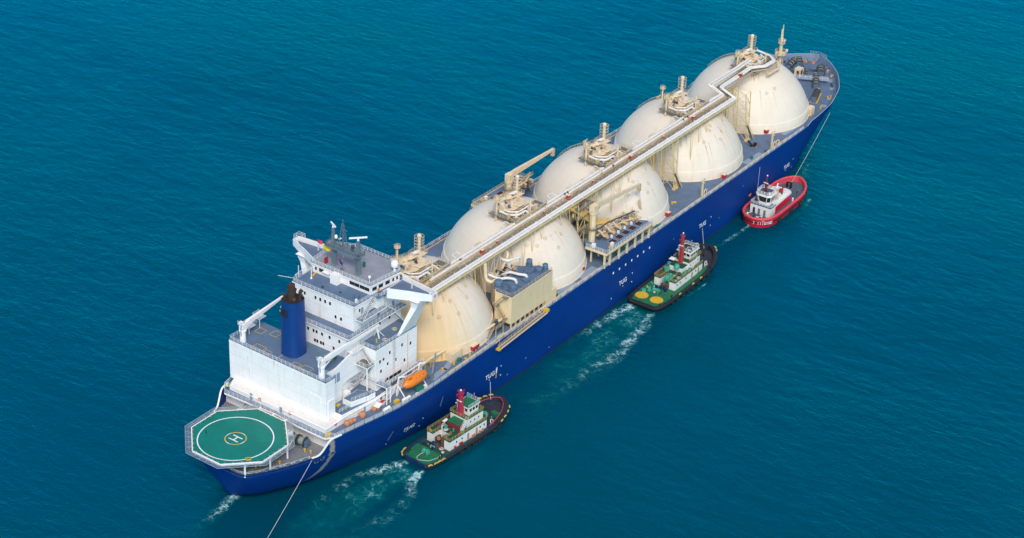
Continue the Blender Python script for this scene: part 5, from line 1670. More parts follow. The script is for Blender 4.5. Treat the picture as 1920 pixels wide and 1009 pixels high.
# signal boom on the port aft corner and small fittings
fx = MB(); fx.bar((42.8, 10.2, 43.4), (41.2, 13.6, 43.6), 0.1); fx.bar((45.2, 10.2, 42.4), (45.2, 10.2, 46.0), 0.16); fx.bar((44.0, 10.4, 43.6), (48.0, 10.6, 43.9), 0.14)
fx.build('signal_boom', 'rail_white', nav)
fx = MB(); fx.cyl((46.9, 7.4, 42.4), (46.9, 7.4, 45.6), 0.12, 0.12, 8); fx.cyl((46.9, 7.4, 42.42), (46.9, 7.4, 42.8), 0.3, 0.2, 8); fx.build('aerial_post', 'white_clean', nav)
MB().cyl((46.4, -8.0, 42.42), (46.4, -8.0, 43.5), 0.65, 0.65, 14).build('ventilator', 'deck_casing', nav, smooth=True)
MB().box((44.8, -9.2, 42.9), (0.5, 0.5, 1.0)).build('searchlight', 'white_clean', nav)
MB().box((48.6, 8.0, 42.6), (1.6, 0.5, 0.3), 0.3).build('stretcher_box', 'paint_yellow', nav)
MB().box((45.2, 2.2, 42.6), (0.5, 0.4, 0.5)).build('mushroom_vent', 'grey_dark', nav)
MB().box((46.0, -3.0, 42.55), (0.4, 0.4, 0.3)).build('mushroom_vent', 'grey_dark', nav)

# wheelhouse
RZ = 45.12
whp = [(49.9, -9.6), (60.2, -10.8), (63.1, -4.8), (63.1, 4.8), (60.2, 10.8), (49.9, 9.6)]
wh = MB().prism(whp, 42.42, RZ-0.3).build('wheelhouse', 'white', ship)
rp = [(49.6, -9.9), (60.4, -11.2), (63.5, -5.0), (63.5, 5.0), (60.4, 11.2), (49.6, 9.9)]
roof = MB().prism(rp, RZ-0.3, RZ-0.02).build('wheelhouse_roof', 'white_clean', ship)
MB().prism([(x_*0.995+0.28, y_*0.985) for x_, y_ in rp], RZ-0.02, RZ).build('roof_deck', 'deck_monkey', roof)
railing([p_+(RZ,) for p_ in [(x_*0.995+0.28, y_*0.98) for x_, y_ in rp]], h=1.1, step=1.3, t=0.065, closed=True).build('railing', 'rail_white', roof)
pb = MB().bb((48.1, -0.1, 42.43), (49.88, 2.2, RZ+0.05)).build('aft_porch', 'white_clean', wh)
for y_ in (8.4, 6.6): win_x(wh, 49.9, y_, 43.75, WIN if y_ > 8 else WINW)
for y_ in (-3.6, -5.2, -6.9, -8.5): win_x(wh, 49.9, y_, 43.75, WINW)
sdv = Vector((60.2-49.9, -10.8+9.6, 0)).normalized()
for t in (1.4, 3.6, 6.0):
    put('window', WINW, wh, (49.9+sdv.x*t, -9.6+sdv.y*t-0.02, 43.75), (0, 0, math.atan2(sdv.y, sdv.x)))
for t in (8.0, 9.4):
    put('window', WIN, wh, (49.9+sdv.x*t, -9.6+sdv.y*t-0.02, 43.75), (0, 0, math.atan2(sdv.y, sdv.x)))
for k in range(7):
    put('window', WINW, wh, (63.13, -4.0+k*1.33, 43.8), (0, 0, math.pi/2), (0.8, 1, 1))
MB().box((49.4, 4.6, 44.0), (0.8, 2.2, 0.06)).build('porch_canopy', 'white_clean', wh)
MB().torus((52.6, -10.1, 43.1), (0.1, -1, 0), 0.34, 0.1, 14, 6).build('life_ring', 'orange', wh)
# bridge wings with sloping legs
def wing(s_):
    dz = 42.4
    o = MB().prism([(53.3, s_*11.3), (61.2, s_*11.0), (60.0, s_*23.1), (57.8, s_*23.1), (55.6, s_*17.0)], dz-0.25, dz).build('bridge_wing', 'deck', ship)
    b = MB()
    def wall(p, q, z0a, z0b, z1a, z1b, th=0.18):
        px, py = p; qx, qy = q
        d = Vector((qx-px, qy-py, 0)).normalized(); n = Vector((-d.y, d.x, 0))*th/2
        P, Q = Vector((px, py, 0)), Vector((qx, qy, 0))
        b.loft([[P-n+Vector((0, 0, z0a)), P+n+Vector((0, 0, z0a)), P+n+Vector((0, 0, z1a)), P-n+Vector((0, 0, z1a))],
                [Q-n+Vector((0, 0, z0b)), Q+n+Vector((0, 0, z0b)), Q+n+Vector((0, 0, z1b)), Q-n+Vector((0, 0, z1b))]])
    wall((53.3, s_*12.2), (55.6, s_*17.2), 41.0, 41.1, 43.85, 43.85)
    wall((55.6, s_*17.2), (57.8, s_*23.1), 41.1, 42.0, 43.85, 43.85)
    wall((57.8, s_*23.1), (60.0, s_*23.1), 42.0, 42.0, 43.85, 43.85)
    wall((60.0, s_*23.1), (61.2, s_*11.0), 41.9, 41.2, 43.85, 43.85)
    b.build('wing_bulwark', 'white_clean', o)
    u = MB()
    u.loft([[(53.4, s_*12.2, 41.0), (61.1, s_*11.2, 41.0), (61.1, s_*11.2, 42.1), (53.4, s_*12.2, 42.1)], [(55.7, s_*17.2, 41.1), (60.6, s_*17.2, 41.1), (60.6, s_*17.2, 42.1), (55.7, s_*17.2, 42.1)],
            [(57.9, s_*23.0, 42.0), (59.9, s_*23.0, 42.0), (59.9, s_*23.0, 42.14), (57.9, s_*23.0, 42.14)]])
    u.build('wing_soffit', 'white_clean', o)
    lg = MB()
    rings = []
    for z_, y_, xa, xb, w in ((41.4, 18.6, 55.4, 60.3, 3.4), (40.6, 18.9, 56.0, 60.0, 2.4), (39.0, 18.5, 56.2, 59.9, 1.7), (31.6, 15.6, 54.6, 60.7, 0.9), (30.5, 15.2, 54.0, 61.0, 0.6)):
        rings.append([(xa, s_*(y_-w/2), z_), (xb, s_*(y_-w/2), z_), (xb, s_*(y_+w/2), z_), (xa, s_*(y_+w/2), z_)])
    lg.loft(rings)
    lg.build('wing_leg', 'white_clean', o)
    MB().bar((58.4, s_*22.2, 42.4), (58.4, s_*22.2, 44.0), 0.5).build('wing_console', 'paint_white', o)
    MB().bar((59.2, s_*15.6, 42.4), (59.2, s_*15.6, 44.4), 0.28).build('repeater_stand', 'pipe_white', o)
    MB().torus((58.9, s_*23.22, 43.1), (0, 1, 0), 0.34, 0.1, 14, 6).build('life_ring', 'red_flag', o)
    if s_ > 0:
        railing([(58.0, 23.0, 43.85), (60.0, 23.0, 43.85), (60.2, 21.0, 43.85)], h=1.3, step=1, t=0.07).build('railing', 'rail_white', o)
    return o
wing(-1); wing(1)
# satellite dome and whip post
sdm = MB(); sdm.cyl((59.6, -9.6, RZ), (59.6, -9.6, RZ+1.2), 0.35, 0.35, 10); sdm.lathe([(0.7, RZ+1.2), (0.95, RZ+1.5), (0.98, RZ+2.2), (0.85, RZ+2.8), (0.5, RZ+3.1), (0.05, RZ+3.2)], (59.6, -9.6, 0), 18)
sdm.build('satellite_dome', 'white_clean', roof, smooth=True)
sdm = MB(); sdm.cyl((50.8, -8.6, RZ), (50.8, -8.6, RZ+1.6), 0.08, 0.08, 8); sdm.lathe([(0.35, RZ+1.6), (0.4, RZ+1.8), (0.3, RZ+2.1), (0.02, RZ+2.2)], (50.8, -8.6, 0), 14)
sdm.build('aerial', 'white_clean', roof, smooth=True)
rl = MB()
for k in range(6): rl.bar((51.2+k*0.18, 6.6-k*0.05, RZ), (51.2+k*0.18, 6.6-k*0.05, RZ+1.7+0.15*(k % 2)), 0.13)
rl.build('fire_bottle_rack', 'red_box', roof)
MB().box((56.2, -2.4, RZ+0.9), (0.5, 0.5, 1.3)).build('compass_cover', 'teal_cover', roof)
MB().box((51.6, 1.4, RZ+0.15), (0.8, 0.8, 0.3)).build('deck_plate', 'grey_mast', roof)
# radar mast: two columns joined by a bridge
rm = empty('radar_mast'); rm.parent = ship
for y_ in (4.4, -3.5):
    c = MB(); c.loft([[(52.5+a*w, y_+b*w, z_) for a, b in ((-1, -1), (1, -1), (1, 1), (-1, 1))] for z_, w in ((RZ, 0.75), (RZ+0.8, 0.55), (50.2, 0.45), (51.0, 0.42))])
    c.build('mast_column', 'grey_mast', rm)
    l_ = MB()
    for k in range(14): l_.bar((51.9, y_-0.25, RZ+0.5+k*0.4), (51.9, y_+0.25, RZ+0.5+k*0.4), 0.06)
    for s3 in (-0.25, 0.25): l_.bar((51.9, y_+s3, RZ), (51.9, y_+s3, 50.6), 0.07)
    l_.build('ladder', 'grey_mast', rm)
MB().bb((51.2, -4.6, 50.4), (53.9, 6.6, 50.7)).build('mast_bridge', 'grey_mast', rm)
railing([(51.3, -4.5, 50.7), (53.8, -4.5, 50.7), (53.8, 6.5, 50.7), (51.3, 6.5, 50.7)], h=1.0, step=1.2, t=0.07, closed=True).build('railing', 'grey_mast', rm)
br = MB()
for y_, d_ in ((4.0, -1), (-3.1, 1)):
    br.bar((52.5, y_, 48.6), (52.5, y_+d_*1.8, 50.4), 0.18)
br.build('mast_brace', 'grey_mast', rm)
def radar(y_, zt_, ang, ln):
    c = MB(); c.loft([[(52.5+a*w, y_+b*w, z_) for a, b in ((-1, -1), (1, -1), (1, 1), (-1, 1))] for z_, w in ((50.7, 0.55), (53.0, 0.35), (zt_-0.7, 0.28))])
    for k in range(5):
        c.bar((51.9, y_-0.3, 51.2+k*0.9), (53.1, y_+0.3, 51.2+k*0.9), 0.08)
    c.build('mast_column', 'grey_mast', rm)
    MB().cyl((52.5, y_, zt_-0.7), (52.5, y_, zt_-0.1), 0.3, 0.25, 10).build('radar_motor', 'white_clean', rm)
    MB().box((52.5, y_, zt_+0.1), (ln, 0.32, 0.36), ang).build('radar_scanner', 'white_clean', rm)
radar(4.7, 56.6, 1.1, 3.0)
radar(-3.5, 55.6, -0.75, 4.6)
lat = MB()
for a, b in ((-1, -1), (1, -1), (1, 1), (-1, 1)):
    lat.bar((52.6+a*0.9, 1.6+b*0.9, 50.7), (52.6+a*0.15, 1.6+b*0.15, 58.2), 0.09)
for k in range(6):
    z0_, z1_ = 50.7+k*1.2, 51.9+k*1.2
    w0, w1 = 0.9-0.12*k, 0.9-0.12*(k+1)
    for a, b, c_, d_ in ((-1, -1, 1, -1), (1, -1, 1, 1), (1, 1, -1, 1), (-1, 1, -1, -1)):
        lat.bar((52.6+a*w0, 1.6+b*w0, z0_), (52.6+c_*w1, 1.6+d_*w1, z1_), 0.06)
lat.bar((52.6, 1.6, 58), (52.6, 1.6, 59.2), 0.12); lat.bar((52.6, 0.0, 56.2), (52.6, 1.6, 56.2), 0.1)
lat.build('lattice_mast', 'grey_mast', rm)
MB().lathe([(0.02, 53.1), (0.4, 53.3), (0.45, 53.7), (0.3, 54.1), (0.02, 54.2)], (52.3, 3.6, 0), 14).build('satellite_dome', 'white_clean', rm, smooth=True)
MB().box((52.6, -1.6, 52.2), (0.7, 0.7, 0.8)).build('navigation_lamp', 'grey_dark', rm)
MB().box((52.9, 6.0, 51.0), (1.4, 1.2, 0.5)).build('mast_platform', 'deck_monkey', rm)
MB().box((53.2, 3.0, 52.9), (0.8, 0.5, 0.25)).build('navigation_lamp', 'white_clean', rm)

# side deck of the lower accommodation (starboard and port)
for s_ in (-1, 1):
    sbk = MB().prism([(44.9, s_*15.5), (61.0, s_*16.0), (61.0, s_*10.09), (44.9, s_*10.09)], 18.5, 30.48).build('side_house', 'white', ship)
    MB().prism([(45.0, s_*15.4), (60.9, s_*15.9), (60.9, s_*10.1), (45.0, s_*10.1)], 30.48, 30.5).build('deck_covering', 'deck_casing', sbk)
    railing([(45.1, s_*10.2, 30.5), (45.1, s_*15.35, 30.5), (54.2, s_*15.6, 30.5)], step=1.4, t=0.065).build('railing', 'rail_white', sbk)
    if s_ < 0:
        for x_, z_ in ((50.2, 27.6), (55.0, 27.6), (47.8, 26.8), (46.4, 26.6), (49.4, 24.6), (58.4, 26.6), (46.8, 23.6), (52.6, 24.4), (56.0, 22.6)):
            win_y(sbk, x_, -15.5-(x_-44.9)*0.031, z_)
        for x_ in (49.0, 50.8, 52.4, 54.0): win_y(sbk, x_, -15.5-(x_-44.9)*0.031, 19.9, WINW)
        for k in range(3):
            MB().bar((45.0+0.2, -15.58, 21.2+k*3.0), (60.9, -16.06, 21.2+k*3.0), 0.05, 0.06).build('wall_rib', 'white_clean', sbk)
        MB().bar((57.2, -16.0, 19.0), (57.2, -16.0, 30.0), 0.1).build('cable_pipe', 'cream_rusty', sbk)
        for x_, y_ in ((50.6, -13.8), (56.2, -12.4)):
            rg = MB(); rg.torus((x_, y_, 30.53), (0, 0, 1), 0.65, 0.08, 18, 4); rg.torus((x_, y_, 30.53), (0, 0, 1), 0.3, 0.06, 12, 4)
            rg.build('raft_marking', 'cream', sbk)
        MB().cyl((47.2, -12.4, 30.5), (47.2, -12.4, 31.3), 0.4, 0.4, 12).build('deck_drum', 'vent_blue', sbk)
        MB().cyl((48.2, -13.0, 30.5), (48.2, -13.0, 31.6), 0.2, 0.2, 10).build('gas_bottle', 'paint_yellow', sbk)
# recess stairs and platforms, starboard
rc = MB().bb((39.72, -10.06, 18.5), (44.88, -4.0, 26.4)).build('recess_house', 'white', ship)
for x_, z_ in ((41.4, 22.6), (43.2, 22.6)): win_y(rc, x_, -10.06, z_)
p1_ = MB().prism([(41.8, -10.1), (41.8, -15.2), (44.88, -15.3), (44.88, -10.1)], 26.4, 26.6).build('stair_platform', 'white_clean', ship)
MB().prism([(41.9, -10.1), (41.9, -15.1), (44.86, -15.2), (44.86, -10.1)], 26.6, 26.62).build('deck_covering', 'grating', p1_)
railing([(41.9, -10.2, 26.62), (41.9, -15.1, 26.62), (44.7, -15.2, 26.62)], step=1.3, t=0.065).build('railing', 'rail_white', p1_)
stairs((44.2, -14.6, 26.6), (44.2, -10.9, 30.5), 0.9, (1, 0, 0), ['rail_white', 'grating'], p1_)
stairs((44.2, -12.0, 21.0), (44.3, -14.8, 26.6), 0.9, (1, 0, 0), ['rail_white', 'grating'], p1_)
MB().bar((42.0, -15.0, 18.5), (42.0, -15.0, 26.4), 0.28).build('column', 'white_clean', p1_)
p0_ = MB().bb((40.2, -11.9, 30.3), (44.88, -10.1, 30.48)).build('upper_landing', 'white_clean', ship)
railing([(40.3, -11.8, 30.48), (44.8, -11.8, 30.48)], step=1.2, t=.06).build('railing', 'rail_white', p0_)
# terrace covering and boat platform
MB().prism([(31.05, -15.8), (32.7, -16.0), (41.5, -17.3), (60.9, -17.3), (60.9, -16.1), (44.92, -15.6), (44.92, -10.1), (31.05, -10.65)], 18.505, 18.53).build('terrace_deck', 'deck', ship)
railing([(31.2, -14.8, 18.53), (34.8, -15.2, 18.53)], step=1.2, t=.06).build('railing', 'rail_white', ship)
bp_ = MB().prism([(40.9, -10.2), (40.9, -11.6), (44.6, -11.4), (44.6, -19.4), (46.4, -19.4), (46.4, -15.6), (45.0, -15.6), (45.0, -10.2)], 20.8, 21.0).build('boat_platform', 'white_clean', ship)
MB().prism([(41.0, -10.2), (41.0, -11.5), (44.7, -11.3), (44.7, -19.3), (46.3, -19.3), (46.3, -15.6), (44.9, -15.6), (44.9, -10.2)], 21.0, 21.02).build('deck_covering', 'deck', bp_)
railing([(41.0, -10.3, 21.02), (41.0, -11.5, 21.02), (44.7, -11.3, 21.02), (44.7, -19.3, 21.02), (46.3, -19.3, 21.02), (46.3, -15.8, 21.02)], step=1.3, t=0.065).build('railing', 'rail_white', bp_)
lg = MB()
for x_, y_ in ((44.7, -19.2), (46.2, -19.2)): lg.bar((x_, y_, D), (x_, y_, 20.8), 0.26)
for z_ in (17.4, 19.0): lg.bar((44.7, -19.2, z_), (46.2, -19.2, z_), 0.16)
lg.build('platform_legs', 'white_clean', bp_)
sl0 = MB().prism([(35.2, -12.6), (40.6, -13.0), (42.6, -17.2), (40.4, -17.0), (35.2, -15.4)], 18.53, 20.08).build('store_locker', 'white', ship)
MB().prism([(35.3, -12.7), (40.55, -13.1), (42.5, -17.1), (40.4, -16.9), (35.3, -15.3)], 20.08, 20.1).build('roof', 'deck', sl0)
railing([(35.3, -15.3, 20.1), (40.3, -16.8, 20.1), (42.4, -17.1, 20.1)], step=1.3, t=0.06).build('railing', 'rail_white', ship)
MB().bb((37.0, -12.4, 18.53), (38.6, -10.9, 20.4)).build('vent_trunk', 'white_clean', ship)
MB().box((33.6, -12.4, 18.7), (1.2, 0.8, 0.35)).build('deck_locker', 'paint_yellow', ship)

# walkway bridge from house to bow side: long cream pipe on trestles along the first dome
snake([(57.0, -17.9, 19.2), (60.6, -17.6, 19.0), (65.0, -17.1, 18.9), (72.1, -17.6, 18.9), (77.2, -19.9, 18.9), (91.6, -20.0, 19.0), (94.3, -20.0, 19.0)], 0.36, 8).build('deck_pipe', 'cream', ship, smooth=True)
for x_, y_ in ((63.0, -17.3), (65.8, -17.2), (70.4, -17.4), (79.5, -20), (84, -20)):
    t = MB()
    for dx in (-0.3, 0.3): t.bar((x_+dx, y_, D), (x_+dx, y_, 18.8), 0.14)
    t.bar((x_-0.3, y_, D+1.6), (x_+0.3, y_, D+1.6), 0.12)
    t.build('pipe_trestle', 'paint_yellow' if x_ < 72 else 'cream_yellow', ship)
MB().bb((71.0, -20.2, D), (75.6, -17.9, 18.4)).build('deck_locker', 'cream', ship)

# ------------------------------------------------------------------ helicopter deck
HZ = 16.33
OC, OE, OA = 10.7, 11.8, 4.6
oct_ = [(OC-OA, OE), (OC+OA, OE), (OC+OE, OA), (OC+OE, -OA), (OC+OA, -OE), (OC-OA, -OE), (OC-OE, -OA), (OC-OE, OA)]
hd = MB().prism(oct_, HZ-0.45, HZ).build('helicopter_deck', 'heli_green', ship)
eg = MB()
for a, b in zip(oct_, oct_[1:]+oct_[:1]): eg.bar((a[0], a[1], HZ-0.2), (b[0], b[1], HZ-0.2), 0.25, 0.5)
eg.build('edge_beam', 'white_clean', hd)
def ring(cx, cy, z, ro, ri, a0, a1, n=64):
    m = MB(); vs, fs = [], []
    for k in range(n+1):
        t = a0+(a1-a0)*k/n
        vs += [(cx+ro*math.cos(t), cy+ro*math.sin(t), z), (cx+ri*math.cos(t), cy+ri*math.sin(t), z)]
    for k in range(n): fs.append((2*k, 2*k+2, 2*k+3, 2*k+1))
    # flip so that normals face up
    m.add(vs, [tuple(reversed(f)) for f in fs])
    return m
ring(9.3, 0, HZ+0.006, 9.5, 9.2, 0, 2*math.pi, 96).build('landing_circle', 'paint_white', hd)
for k in range(4):
    ring(9.3, 0, HZ+0.006, 2.75, 2.48, R(90*k+8), R(90*k+70), 18).build('aiming_arc', 'paint_yellow', hd)
ring(9.3, 0, HZ+0.005, 2.72, 2.52, 0, 2*math.pi, 64).build('aiming_ring', 'paint_white', hd)
hh = MB()
for dx in (-0.85, 0.85): hh.bb((9.3+dx-0.16, -1.5, HZ+0.003), (9.3+dx+0.16, 1.5, HZ+0.008))
hh.bb((9.3-0.69, -0.16, HZ+0.003), (9.3+0.69, 0.16, HZ+0.008))
hh.build('letter_h', 'paint_white', hd)
MB().add([(3.9, -8.4, HZ+0.006), (4.9, -9.2, HZ+0.006), (5.7, -8.2, HZ+0.006), (4.7, -7.4, HZ+0.006)], [(0, 1, 2, 3)]).build('yellow_marking', 'paint_yellow', hd)
lamp = MB().bb((-0.09, -0.09, 0), (0.09, 0.09, 0.12)).mesh('deck_lamp', 'paint_yellow')
for a, b in zip(oct_, oct_[1:]+oct_[:1]):
    n_ = 5
    for k in range(n_):
        t = (k+0.5)/n_
        put('deck_lamp', lamp, hd, ((a[0]+(b[0]-a[0])*t)*0.97+OC*0.03, (a[1]+(b[1]-a[1])*t)*0.97, HZ))
# safety nets: sloping frames on seven sides
outer = [(OC+(x_-OC)*1.14, y_*1.14) for x_, y_ in oct_]
for k in range(8):
    if k == 2: continue
    a, b = oct_[k], oct_[(k+1) % 8]; c, d = outer[(k+1) % 8], outer[k]
    fr = MB()
    A3, B3, C3, D3 = Vector((*a, HZ-0.15)), Vector((*b, HZ-0.15)), Vector((*c, HZ-0.02)), Vector((*d, HZ-0.02))
    n_ = 5
    for j in range(n_+1):
        fr.bar(A3.lerp(B3, j/n_), D3.lerp(C3, j/n_), 0.07)
    fr.bar(D3, C3, 0.08)
    fr.bar(A3.lerp(D3, 0.5), B3.lerp(C3, 0.5), 0.05)
    f = fr.build('net_frame', 'rail_blue', hd)
    MB().add([A3, B3, C3, D3], [(0, 1, 2, 3)]).build('safety_net', 'net', f)
sp = MB()
for x_, y_ in ((3.6, -8.2), (9.8, -10.8), (16.0, -10.9), (20.6, -7.2), (3.6, 8.2), (9.8, 10.8), (16.0, 10.9), (20.6, 7.2), (3.8, 0), (12, 0), (20.5, 0)):
    sp.cyl((x_, y_, MD), (x_, y_, HZ-0.45), 0.26, 0.26, 10)
sp.bb((3.2, -8.5, HZ-1.1), (21, -8.0, HZ-0.46)); sp.bb((3.2, 8.0, HZ-1.1), (21, 8.5, HZ-0.46)); sp.bb((9.4, -10.9, HZ-1.0), (10.0, 10.9, HZ-0.47)); sp.bb((19.6, -9, HZ-1.0), (20.2, 9, HZ-0.47))
for x_, y_ in ((3.6, -8.2), (9.8, -10.8), (16, -10.9)):
    sp.bar((x_, y_, 14.0), (x_+2.0, y_, HZ-0.5), 0.16)
sp.build('support_columns', 'white_clean', hd)
MB().bar((6.2, 7.0, HZ), (6.2, 7.0, HZ+1.2), 0.12).build('wind_sock_post', 'black', hd)
for x_, y_, w in ((23.6, -3.6, 2.2), (23.6, 0.6, 2.6), (23.6, 5.2, 2.4)):
    MB().bb((22.55, y_-w/2+0.6, HZ-0.3), (23.9, y_-w/2+1.0, HZ-0.22)).build('access_beam', 'white_clean', hd)

# aft mooring gear
def winch(parent, x, y, z, rz, n=3, r=0.75, mat_='winch_steel', base=None, sc=1.0):
    o = empty('mooring_winch', (x, y, z), rz); o.parent = parent
    L_ = n*1.5
    o.scale = (sc, sc, sc)
    MB().bb((-0.9, -0.4, 0), (0.9, L_+0.8, 0.18)).build('bed', base or 'winch_steel', o)
    for k in range(n):
        m = MB()
        m.cyl((0, 0.15+k*1.5, 0.95), (0, 1.15+k*1.5, 0.95), r*0.74, r*0.74, 16); m.cur = 1
        m.cyl((0, 0.03+k*1.5, 0.95), (0, 0.15+k*1.5, 0.95), r, r, 18); m.cyl((0, 1.15+k*1.5, 0.95), (0, 1.27+k*1.5, 0.95), r, r, 18)
        m.build('drum', ['wound_rope' if mat_ == 'winch_steel' else mat_, 'grey_dark'], o, smooth=True)
        MB().bb((-0.5, 1.28+k*1.5, 0.18), (0.5, 1.42+k*1.5, 1.1)).build('bearing_frame', 'winch_steel', o)
    MB().bb((-0.6, -0.5, 0.18), (0.6, -0.02, 1.3)).build('gearbox', 'vent_blue', o)
    MB().cyl((0, L_, 0.95), (0, L_+0.7, 0.95), 0.4, 0.5, 12).build('warping_head', 'cream_yellow', o, smooth=True)
    return o
winch(ship, 22.6, -11.2, MD, R(8), 2, 0.95, sc=1.5)
winch(ship, 22.4, 8.5, MD, R(-5), 2, 0.9, 'terracotta')
BOL = MB().cyl((0, 0, 0), (0, 0, 0.7), 0.26, 0.24, 10).cyl((0, 0, 0.7), (0, 0, 0.82), 0.36, 0.34, 10)
BOLm = BOL.mesh('bollard', 'paint_yellow', True)
BOLd = BOL.mesh('bollard', 'grey_dark', True)
for x_, y_ in ((20.8, -12.4), (21.2, -14.0), (8.0, -7.6), (9.4, -7.9), (13.0, -11.0), (21.6, 13.8), (20.4, 14.8)):
    put('bollard', BOLm, ship, (x_, y_, MD))
for x_ in (8, 10.4, 12.8, 15.2, 17.4):
    y_ = half_at(x_, 12.0)-0.25
    MB().bb((x_-0.55, -y_-0.3, 12.36), (x_+0.55, -y_+0.3, 13.1)).build('fairlead', 'winch_steel', ship)
MB().bb((4.4, -9.4, 12.36), (5.8, -8.4, 13.0)).build('fairlead', 'winch_steel', ship)
stairs((22.4, 12.0, MD), (25.2, 9.5, D), 0.8, (0.5, 0.8, 0), ['rail_white', 'grating'], ship)
for x_, y_, w in ((22.0, -17.0, 0.9), (24.0, 16.9, 0.9)):
    MB().box((x_+2.6, y_+0.3 if y_ < 0 else y_, D+0.35), (2.2, 0.8, 0.5), 0.1).build('deck_locker', 'paint_yellow', ship)
# fairlead openings in the quarter plating
for x_, z_ in ((20.3, 10.6), (21.9, 10.9), (24.6, 11.6)):
    y_ = half_at(x_, z_)
    a_ = math.atan2(-(half_at(x_+0.6, z_)-half_at(x_-0.6, z_)), 1.2)
    m = MB(); m.box((0, 0, 0), (1.15, 0.16, 0.75)); m.cur = 1; m.box((0, -0.06, 0), (0.8, 0.1, 0.45))
    m.build('quarter_chock', ['winch_steel', 'black'], ship, (x_, -y_, z_), rz=a_)

# ------------------------------------------------------------------ foredeck
winch(ship, 302.0, -7.4, D, R(-62), 2, 1.0, sc=1.6)
winch(ship, 291.6, -11.0, D, R(-62), 4, 0.8, sc=1.5)
winch(ship, 281.6, -15.6, D, R(-72), 3, 0.8, 'grey_dark', 'paint_yellow', sc=1.5)
winch(ship, 300.4, 4.6, D, R(-80), 3, 0.9, sc=1.4)
winch(ship, 305.4, 3.0, D, R(-60), 2, 0.8, sc=1.4)
def cable_lifter(x, y, rz):
    o = empty('windlass', (x, y, D), rz); o.parent = ship
    MB().bb((-1.3, -2.4, 0), (1.3, 2.4, 0.2)).build('bed', 'winch_steel', o)
    MB().cyl((0, -2.2, 1.2), (0, 2.2, 1.2), 0.5, 0.5, 12).build('shaft', 'winch_steel', o, smooth=True)
    for y_ in (-1.5, 1.0):
        MB().cyl((0, y_, 1.2), (0, y_+0.5, 1.2), 1.15, 1.15, 18).build('chain_wheel', 'vent_blue', o, smooth=True)
    MB().bb((-0.7, -0.7, 0.2), (0.7, 0.6, 1.7)).build('gearbox', 'vent_blue', o)
    MB().bar((1.2, -1.2, 0.9), (4.4, -1.2, 0.3), 0.3).build('anchor_chain', 'grey_dark', o)
cable_lifter(304.0, -0.4, R(-50))
cable_lifter(300.6, 1.6, R(-70))
bx_ = MB().bb((297.6, -1.4, D), (300.4, 0.8, D+2.6)); bhouse = bx_.build('bow_store', 'cream', ship)
MB().bb((297.55, -1.1, D+0.1), (297.598, -0.2, D+2.0)).build('door', 'grey_dark', bhouse)
MB().bb((298.4, -1.46, D+0.4), (299.6, -1.402, D+2.0)).build('door', 'grey_dark', bhouse)
bx_ = MB().bb((270.9, -20.2, D), (273.2, -18.4, D+2.9)).build('bow_locker', 'cream', ship)
MB().bb((270.84, -19.8, D+0.2), (270.898, -19.0, D+2.1)).build('door', 'cream_rusty', bx_)
# breakwater grating, gangway between winches
gm = MB().bb((0, -0.6, 0.9), (14.0, 0.6, 1.0))
gm_o = gm.build('winch_walkway', 'deck_light', ship, (292.6, 0.6, D), rz=R(-62))
railing([(0, -0.6, 1.0), (14.0, -0.6, 1.0)], t=0.06).build('railing', 'rail_white', gm_o)
railing([(0, 0.6, 1.0), (14.0, 0.6, 1.0)], t=0.06).build('railing', 'rail_white', gm_o)
lgm = MB()
for k in range(5):
    for s_ in (-0.5, 0.5): lgm.bar((0.4+k*3.3, s_, 0), (0.4+k*3.3, s_, 0.9), 0.1)
lgm.build('walkway_legs', 'deck', gm_o)
# mooring plates (pale), bollards, chocks
for x_, y_, rz, w, l in ((302.0, -12.0, R(-55), 2.4, 4.0), (296.2, -15.4, R(-60), 2.4, 3.2), (288.0, -18.6, R(-68), 2.2, 3.2), (281.4, -20.2, R(-75), 2.2, 3.4), (306.4, 7.2, R(50), 1.6, 3.0)):
    MB().box((0, 0, 0.012), (l*0.7, w, 0.02)).build('mooring_plate', 'deck_light', ship, (x_, y_, D), rz=rz)
for x_, y_ in ((297.0, -14.6), (298.2, -13.6), (288.6, -18.4), (287.4, -17.9), (279.6, -19.6), (278.2, -19.9), (308.8, 3.6), (310.0, 2.6), (305.0, 8.6), (268.4, -19.6), (266.8, -19.9)):
    put('bollard', BOLm if random.random() < 0.5 else BOLd, ship, (x_, y_, D))
for x_, y_, c_ in ((310.6, 3.4, 'terracotta'), (311.6, 0.6, 'terracotta'), (308.0, -7.4, 'cream_rusty'), (305.2, -10.4, 'cream_rusty')):
    MB().cyl((x_, y_, D), (x_, y_, D+0.6), 0.8, 0.7, 14).build('roller_fairlead', c_, ship, smooth=True)
MB().box((310.8, -4.4, D+0.15), (0.8, 4.2, 0.3), R(28)).build('chain_tray', 'cream_yellow', ship)
railing([(313.8, -3.4, 18.0), (314.9, 0, 18.0), (313.8, 3.2, 18.0)], h=1.3, step=1.0, t=0.07).build('railing', 'rail_blue', ship)
